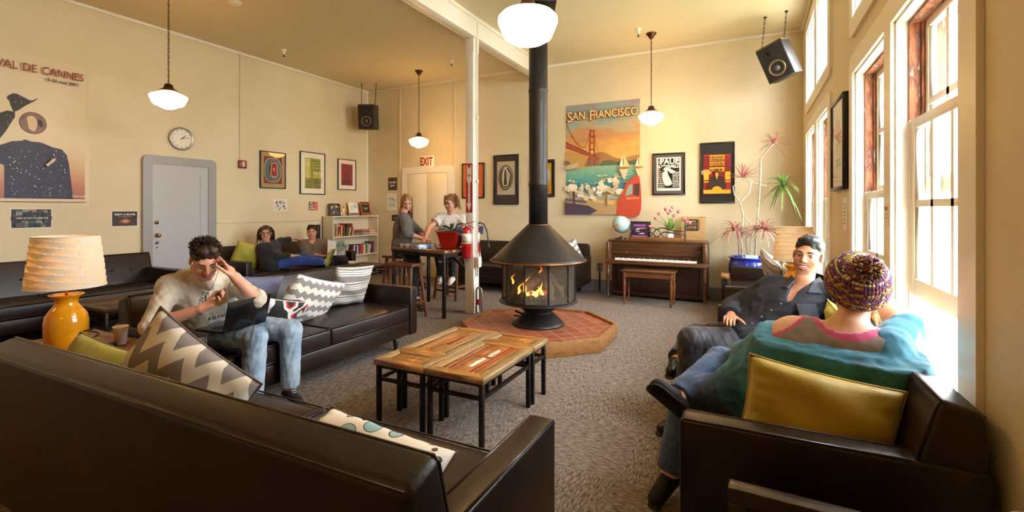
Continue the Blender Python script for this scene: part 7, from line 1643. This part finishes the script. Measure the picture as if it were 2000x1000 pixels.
# ---------------- 5. woman in taupe top with magazine
B = (-6.85, 5.95, 0)
J = dict(head=(-6.88, 5.90, .985), neck=(-6.88, 5.92, .845), shL=(-6.80, 6.10, .78), shR=(-6.94, 5.76, .78), hipL=(-6.78, 6.05, .53), hipR=(-6.84, 5.86, .53), elL=(-6.66, 6.20, .60), wrL=(-6.48, 6.12, .60), elR=(-6.74, 5.68, .62), wrR=(-6.50, 5.88, .58),
         knL=(-6.34, 6.12, .50), anL=(-6.34, 6.62, .10), toeL=(-6.22, 6.66, .045), knR=(-6.40, 5.85, .50), anR=(-6.40, 5.95, .10), toeR=(-6.3, 5.9, .045), belly=(-.02, 0, 0))
J['anL'] = (-6.36, 6.14, .10); J['toeL'] = (-6.28, 6.05, .045); J['anR'] = (-6.42, 5.86, .10); J['toeR'] = (-6.32, 5.8, .045)
t, fr, hc, M4 = person('person in a taupe top with sunglasses pushed up on the hair, holding a magazine', B, J, sk_fair, (.76, -.66, 0), smile=1., male=False, h=.0085, hands=dict(L=dict(f=(.5, -.5, .3), n=(.5, .3, .5), side=(0, 0, 1)), R=dict(f=(.5, .4, .3), n=(.5, 0, .5), side=(0, 0, 1))))
tp = cloth('taupe_knit', '#6f6052', '#62544a'); G = torso_groups(J, 1.05, .03); G += sleeve(J, 'L', 1.4, off=.035)+sleeve(J, 'R', 1.4, off=.035)
garment('loose_top', G, tp, t, B, .005, 20, 9, h=.009, subs=[Cap((-6.86, 5.90, .87), (-6.80, 5.84, .83), .062, .04)])
garment('trousers', trouser(J, 'L')+trouser(J, 'R')+[([Cap(J['hipL'], J['hipR'], .12)], .03, .04)], blackcloth, t, B, .003, 30, 4, h=.01)
shoe(t, B, J['anL'], J['toeL'], blk_shoe, rubber); shoe(t, B, J['anR'], J['toeR'], blk_shoe, rubber)
hair_shell(t, B, hc, fr, [((0, -.025, .052), (.080, .096, .076)), ((0, -.10, .05), (.045, .04, .045)), ((0, -.01, .075), (.078, .085, .064))], hair_dk, .003, 60, 5, .007, subs=[((0, .112, .008), (.082, .066, .076)), ((0, 0, -.12), (.12, .14, .09))])
g = MB().xf(M4 @ T((0, -.02, .085)) @ Matrix.Rotation(R(30), 4, 'X'))
for x in (-1, 1): g.ball((x*.033, .082, .0), (.027, .006, .018), 12, 6); g.tube([(x*.058, .08, 0), (x*.082, 0, -.03)], .0025, 5)
g.build('sunglasses', mat('sunglass_brown', '#241a16', .15), t)
mg = thing('magazine', 'open white and green magazine propped in the lap of the person in the taupe top', 'magazine', (-6.38, 6.00, .60), R(60))
m = MB(); m.prism([(-.16, 0), (-.15, .27), (-.02, .24), (0, .0)], -.006, .0, 'y'); m.build('left_page', mat('page_white', '#ece6da', .5), mg)
m = MB().xf(Matrix.Rotation(R(-40), 4, 'Z')); m.prism([(0, 0), (-.0, .24), (.13, .27), (.16, .0)], -.006, .0, 'y'); m.build('right_page', mat('page_green', '#3f7f72', .5, var='#e9e4da', scale=8), mg)
# ---------------- 6. woman in grey top on stool
B = (-4.78, 5.74, 0)
J = dict(head=(-4.70, 5.80, 1.50), neck=(-4.74, 5.78, 1.36), shL=(-4.86, 5.93, 1.27), shR=(-4.63, 5.64, 1.27), hipL=(-4.82, 5.83, .80), hipR=(-4.71, 5.68, .80), elL=(-4.62, 6.0, 1.04), wrL=(-4.38, 5.80, .96), elR=(-4.48, 5.52, 1.04), wrR=(-4.30, 5.66, .965),
         knL=(-4.42, 5.62, .76), anL=(-4.22, 5.50, .36), toeL=(-4.10, 5.46, .32), knR=(-4.36, 5.44, .72), anR=(-4.16, 5.36, .12), toeR=(-4.03, 5.28, .05), belly=(.0, 0, 0))
t, fr, hc, M4 = person('person with long blonde hair in a grey long-sleeved top reaching over the tall table', B, J, sk_rosy, (.62, -.62, -.42), male=False, h=.0085, s=1.05, smile=.2, hands=dict(L=dict(f=(.7, -.5, -.1), n=(0, 0, -1), side=(0, .9, 0), curl=(.3, .4, .3)), R=dict(f=(.8, .4, -.1), n=(0, 0, -1), side=(0, -.9, 0), curl=(.3, .4, .3))))
gy = cloth('grey_jersey', '#6a655e', '#5e5a54'); G = torso_groups(J, 1.05, .022); G += sleeve(J, 'L', 1.45, off=.022)+sleeve(J, 'R', 1.45, off=.022)
garment('grey_top', G, gy, t, B, .004, 20, 5, h=.009, subs=[Cap((-4.72, 5.76, 1.38), (-4.62, 5.66, 1.30), .06, .035)])
garment('trousers', trouser(J, 'L', .93, 1.1)+trouser(J, 'R', .93, 1.1)+[([Cap(J['hipL'], J['hipR'], .13)], .03, .04)], blackcloth, t, B, .004, 30, 4, h=.009)
brs = mat('brown_boot', '#3a2a20', .5); shoe(t, B, J['anL'], J['toeL'], brs, rubber); shoe(t, B, J['anR'], J['toeR'], brs, rubber)
hair_shell(t, B, hc, fr, [((0, -.024, .050), (.084, .100, .080)), ((0, -.05, -.06), (.085, .06, .12)), ((-.06, -.02, -.10), (.03, .05, .10)), ((.06, -.02, -.10), (.03, .05, .10))], hair_bl, .004, 60, 5, .007, subs=[((0, .112, -.01), (.078, .070, .10))], axis=(0, 0, 1))
def longl(q, k):
    th = q.uniform(-PI*1.1, .1*PI); d = Vector((math.cos(th), math.sin(th), 0)); x0 = Vector((d.x*.08, -.02+d.y*.092, q.uniform(-.02, .06))); L_ = q.uniform(.24, .36); pts = []; rr = []
    for i in range(8): u = i/7; pts.append((x0.x+d.x*.025*u+.006*math.sin(u*9+k), x0.y+d.y*.02*u+.01*u+.006*math.cos(u*7+k), x0.z-L_*u)); rr.append(.0075*(1-u*.75))
    return pts, rr
strands(t, M4, hair_bl, 90, longl, 8)
# ---------------- 7. woman in white shirt behind planter
B = (-4.2, 6.28, 0)
J = dict(head=(-4.12, 6.12, 1.50), neck=(-4.16, 6.19, 1.345), shL=(-4.00, 6.30, 1.25), shR=(-4.31, 6.13, 1.265), hipL=(-4.11, 6.36, .80), hipR=(-4.29, 6.26, .80), elL=(-3.90, 6.12, 1.02), wrL=(-3.86, 5.90, .93), elR=(-4.38, 5.92, 1.11), wrR=(-4.28, 5.70, .965),
         knL=(-3.98, 5.98, .76), anL=(-4.02, 6.02, .36), toeL=(-3.98, 5.90, .32), knR=(-4.20, 5.92, .76), anR=(-4.22, 6.02, .36), toeR=(-4.16, 5.90, .32))
t, fr, hc, M4 = person('person in a white T-shirt and glasses reaching across the tall table behind the red planter', B, J, sk_fair, (-.1, -.92, -.30), male=False, h=.0085, smile=.6, hands=dict(R=dict(f=(.3, -.8, -.2), n=(0, 0, -1), side=(1, 0, 0)), L=dict(f=(.0, -.9, -.1), n=(0, 0, -1), side=(-1, 0, 0))))
wtsh = cloth('white_tshirt', '#d9d4cc', '#cfc9c0'); G = torso_groups(J, 1, .02); G += sleeve(J, 'L', .5, off=.024)+sleeve(J, 'R', .5, off=.024)
garment('t_shirt', G, wtsh, t, B, .004, 20, 6, h=.009, subs=[Cap((-4.155, 6.18, 1.37), (-4.15, 6.10, 1.34), .056)])
garment('trousers', trouser(J, 'L')+trouser(J, 'R')+[([Cap(J['hipL'], J['hipR'], .12)], .03, .04)], blackcloth, t, B, .004, 30, 4, h=.009)
wsh = mat('white_sneaker', '#e4ddd2', .5); shoe(t, B, J['anL'], J['toeL'], wsh, rubber_w, lace=rubber_w); shoe(t, B, J['anR'], J['toeR'], wsh, rubber_w, lace=rubber_w)
hair_shell(t, B, hc, fr, [((0, -.022, .052), (.084, .100, .080)), ((0, -.05, -.03), (.088, .06, .09))], hair_au, .005, 60, 5, .007, subs=[((0, .112, .0), (.080, .066, .088))])
def bob(q, k):
    a, b = curls(q, k); return [(x, y, z+(.02 if i else 0)) for i, (x, y, z) in enumerate(a)], b
strands(t, M4, hair_au, 150, bob, 9); glasses(t, M4)
setup_camera()
sc = bpy.context.scene
# outdoors: pale paved yard, hedges, a bench and a house wall across the way
struct('ground', MB().box(XR+.2, 30, -20, 30, -.4, -.3), mat('pale_gravel', '#c9c2b0', .9, var='#b5ad98', scale=3)) if False else None
g = MB().box(XR+.25, 26, -16, 26, -.4, -.3).build('yard', mat('pale_gravel', '#c9c4b4', .9, var='#aeb08a', scale=1.5)); tag(g, 'pale sunlit yard outside the windows', 'ground'); g['kind'] = 'structure'
hd = random.Random(8)
hedge = mat('hedge_leaves', '#7f9460', .8, var=['#9db07a', '#5d7346'], scale=6, bump=1.)
for k in range(5):
    bm = bmesh.new(); bmesh.ops.create_icosphere(bm, subdivisions=4, radius=1)
    for v in bm.verts:
        n_ = v.co.normalized(); v.co = Vector((v.co.x*1.1, v.co.y*1.5, v.co.z*1.0))*(1+.10*math.sin(7*n_.x+k)*math.sin(6*n_.y+2*k)*math.sin(8*n_.z)+hd.uniform(-.05, .05))
    sh_ = MB().bm(bm).build('shrub', hedge, None, (6.5+hd.uniform(-.6, .6), 2+3.1*k, .5)); tag(sh_, ['pale green shrub in the yard outside the near window', 'rounded shrub second along the yard outside', 'rounded shrub third along the yard outside', 'rounded shrub fourth along the yard outside', 'farthest rounded shrub in the yard outside'][k], 'shrub', 'shrubs outside the windows')
yb = thing('garden_bench', 'pale garden bench in the yard seen under the raised near sash', 'bench', (2.1, 4.3, -.3), R(90))
MB().box(-.7, .7, -.2, .2, .72, .76).build('seat', whiteM, yb)
for x in (-.6, .6): MB().box(x-.03, x+.03, -.18, .18, 0, .72).build('leg', whiteM, yb)
# daylight
w_ = bpy.data.worlds.new('sky'); sc.world = w_; w_.use_nodes = True; nt = w_.node_tree; bgn = nt.nodes['Background']
bgn.inputs[0].default_value = (.86, .93, 1, 1); bgn.inputs[1].default_value = SKY
for a, b in OPEN:
    for z0, z1 in ((ZS, ZT), (ZC0, ZC1)):
        ld = bpy.data.lights.new('daylight_portal', 'AREA'); ld.shape = 'RECTANGLE'; ld.size = z1-z0; ld.size_y = b-a; ld.cycles.is_portal = True
        lo = bpy.data.objects.new('daylight_portal', ld); COL.objects.link(lo); lo.location = (XR+TH+.01, (a+b)/2, (z0+z1)/2); lo.rotation_euler = (0, R(90), 0)
vs_ = sc.view_settings; vs_.view_transform = 'Standard'; vs_.look = 'None'; vs_.gamma = 1; vs_.use_curve_mapping = False; vs_.exposure = EXPO
sc.cycles.use_denoising = True
sc.cycles.max_bounces = 8; sc.cycles.diffuse_bounces = 5; sc.cycles.transparent_max_bounces = 12; sc.cycles.sample_clamp_indirect = 6; sc.cycles.caustics_reflective = False; sc.cycles.caustics_refractive = False
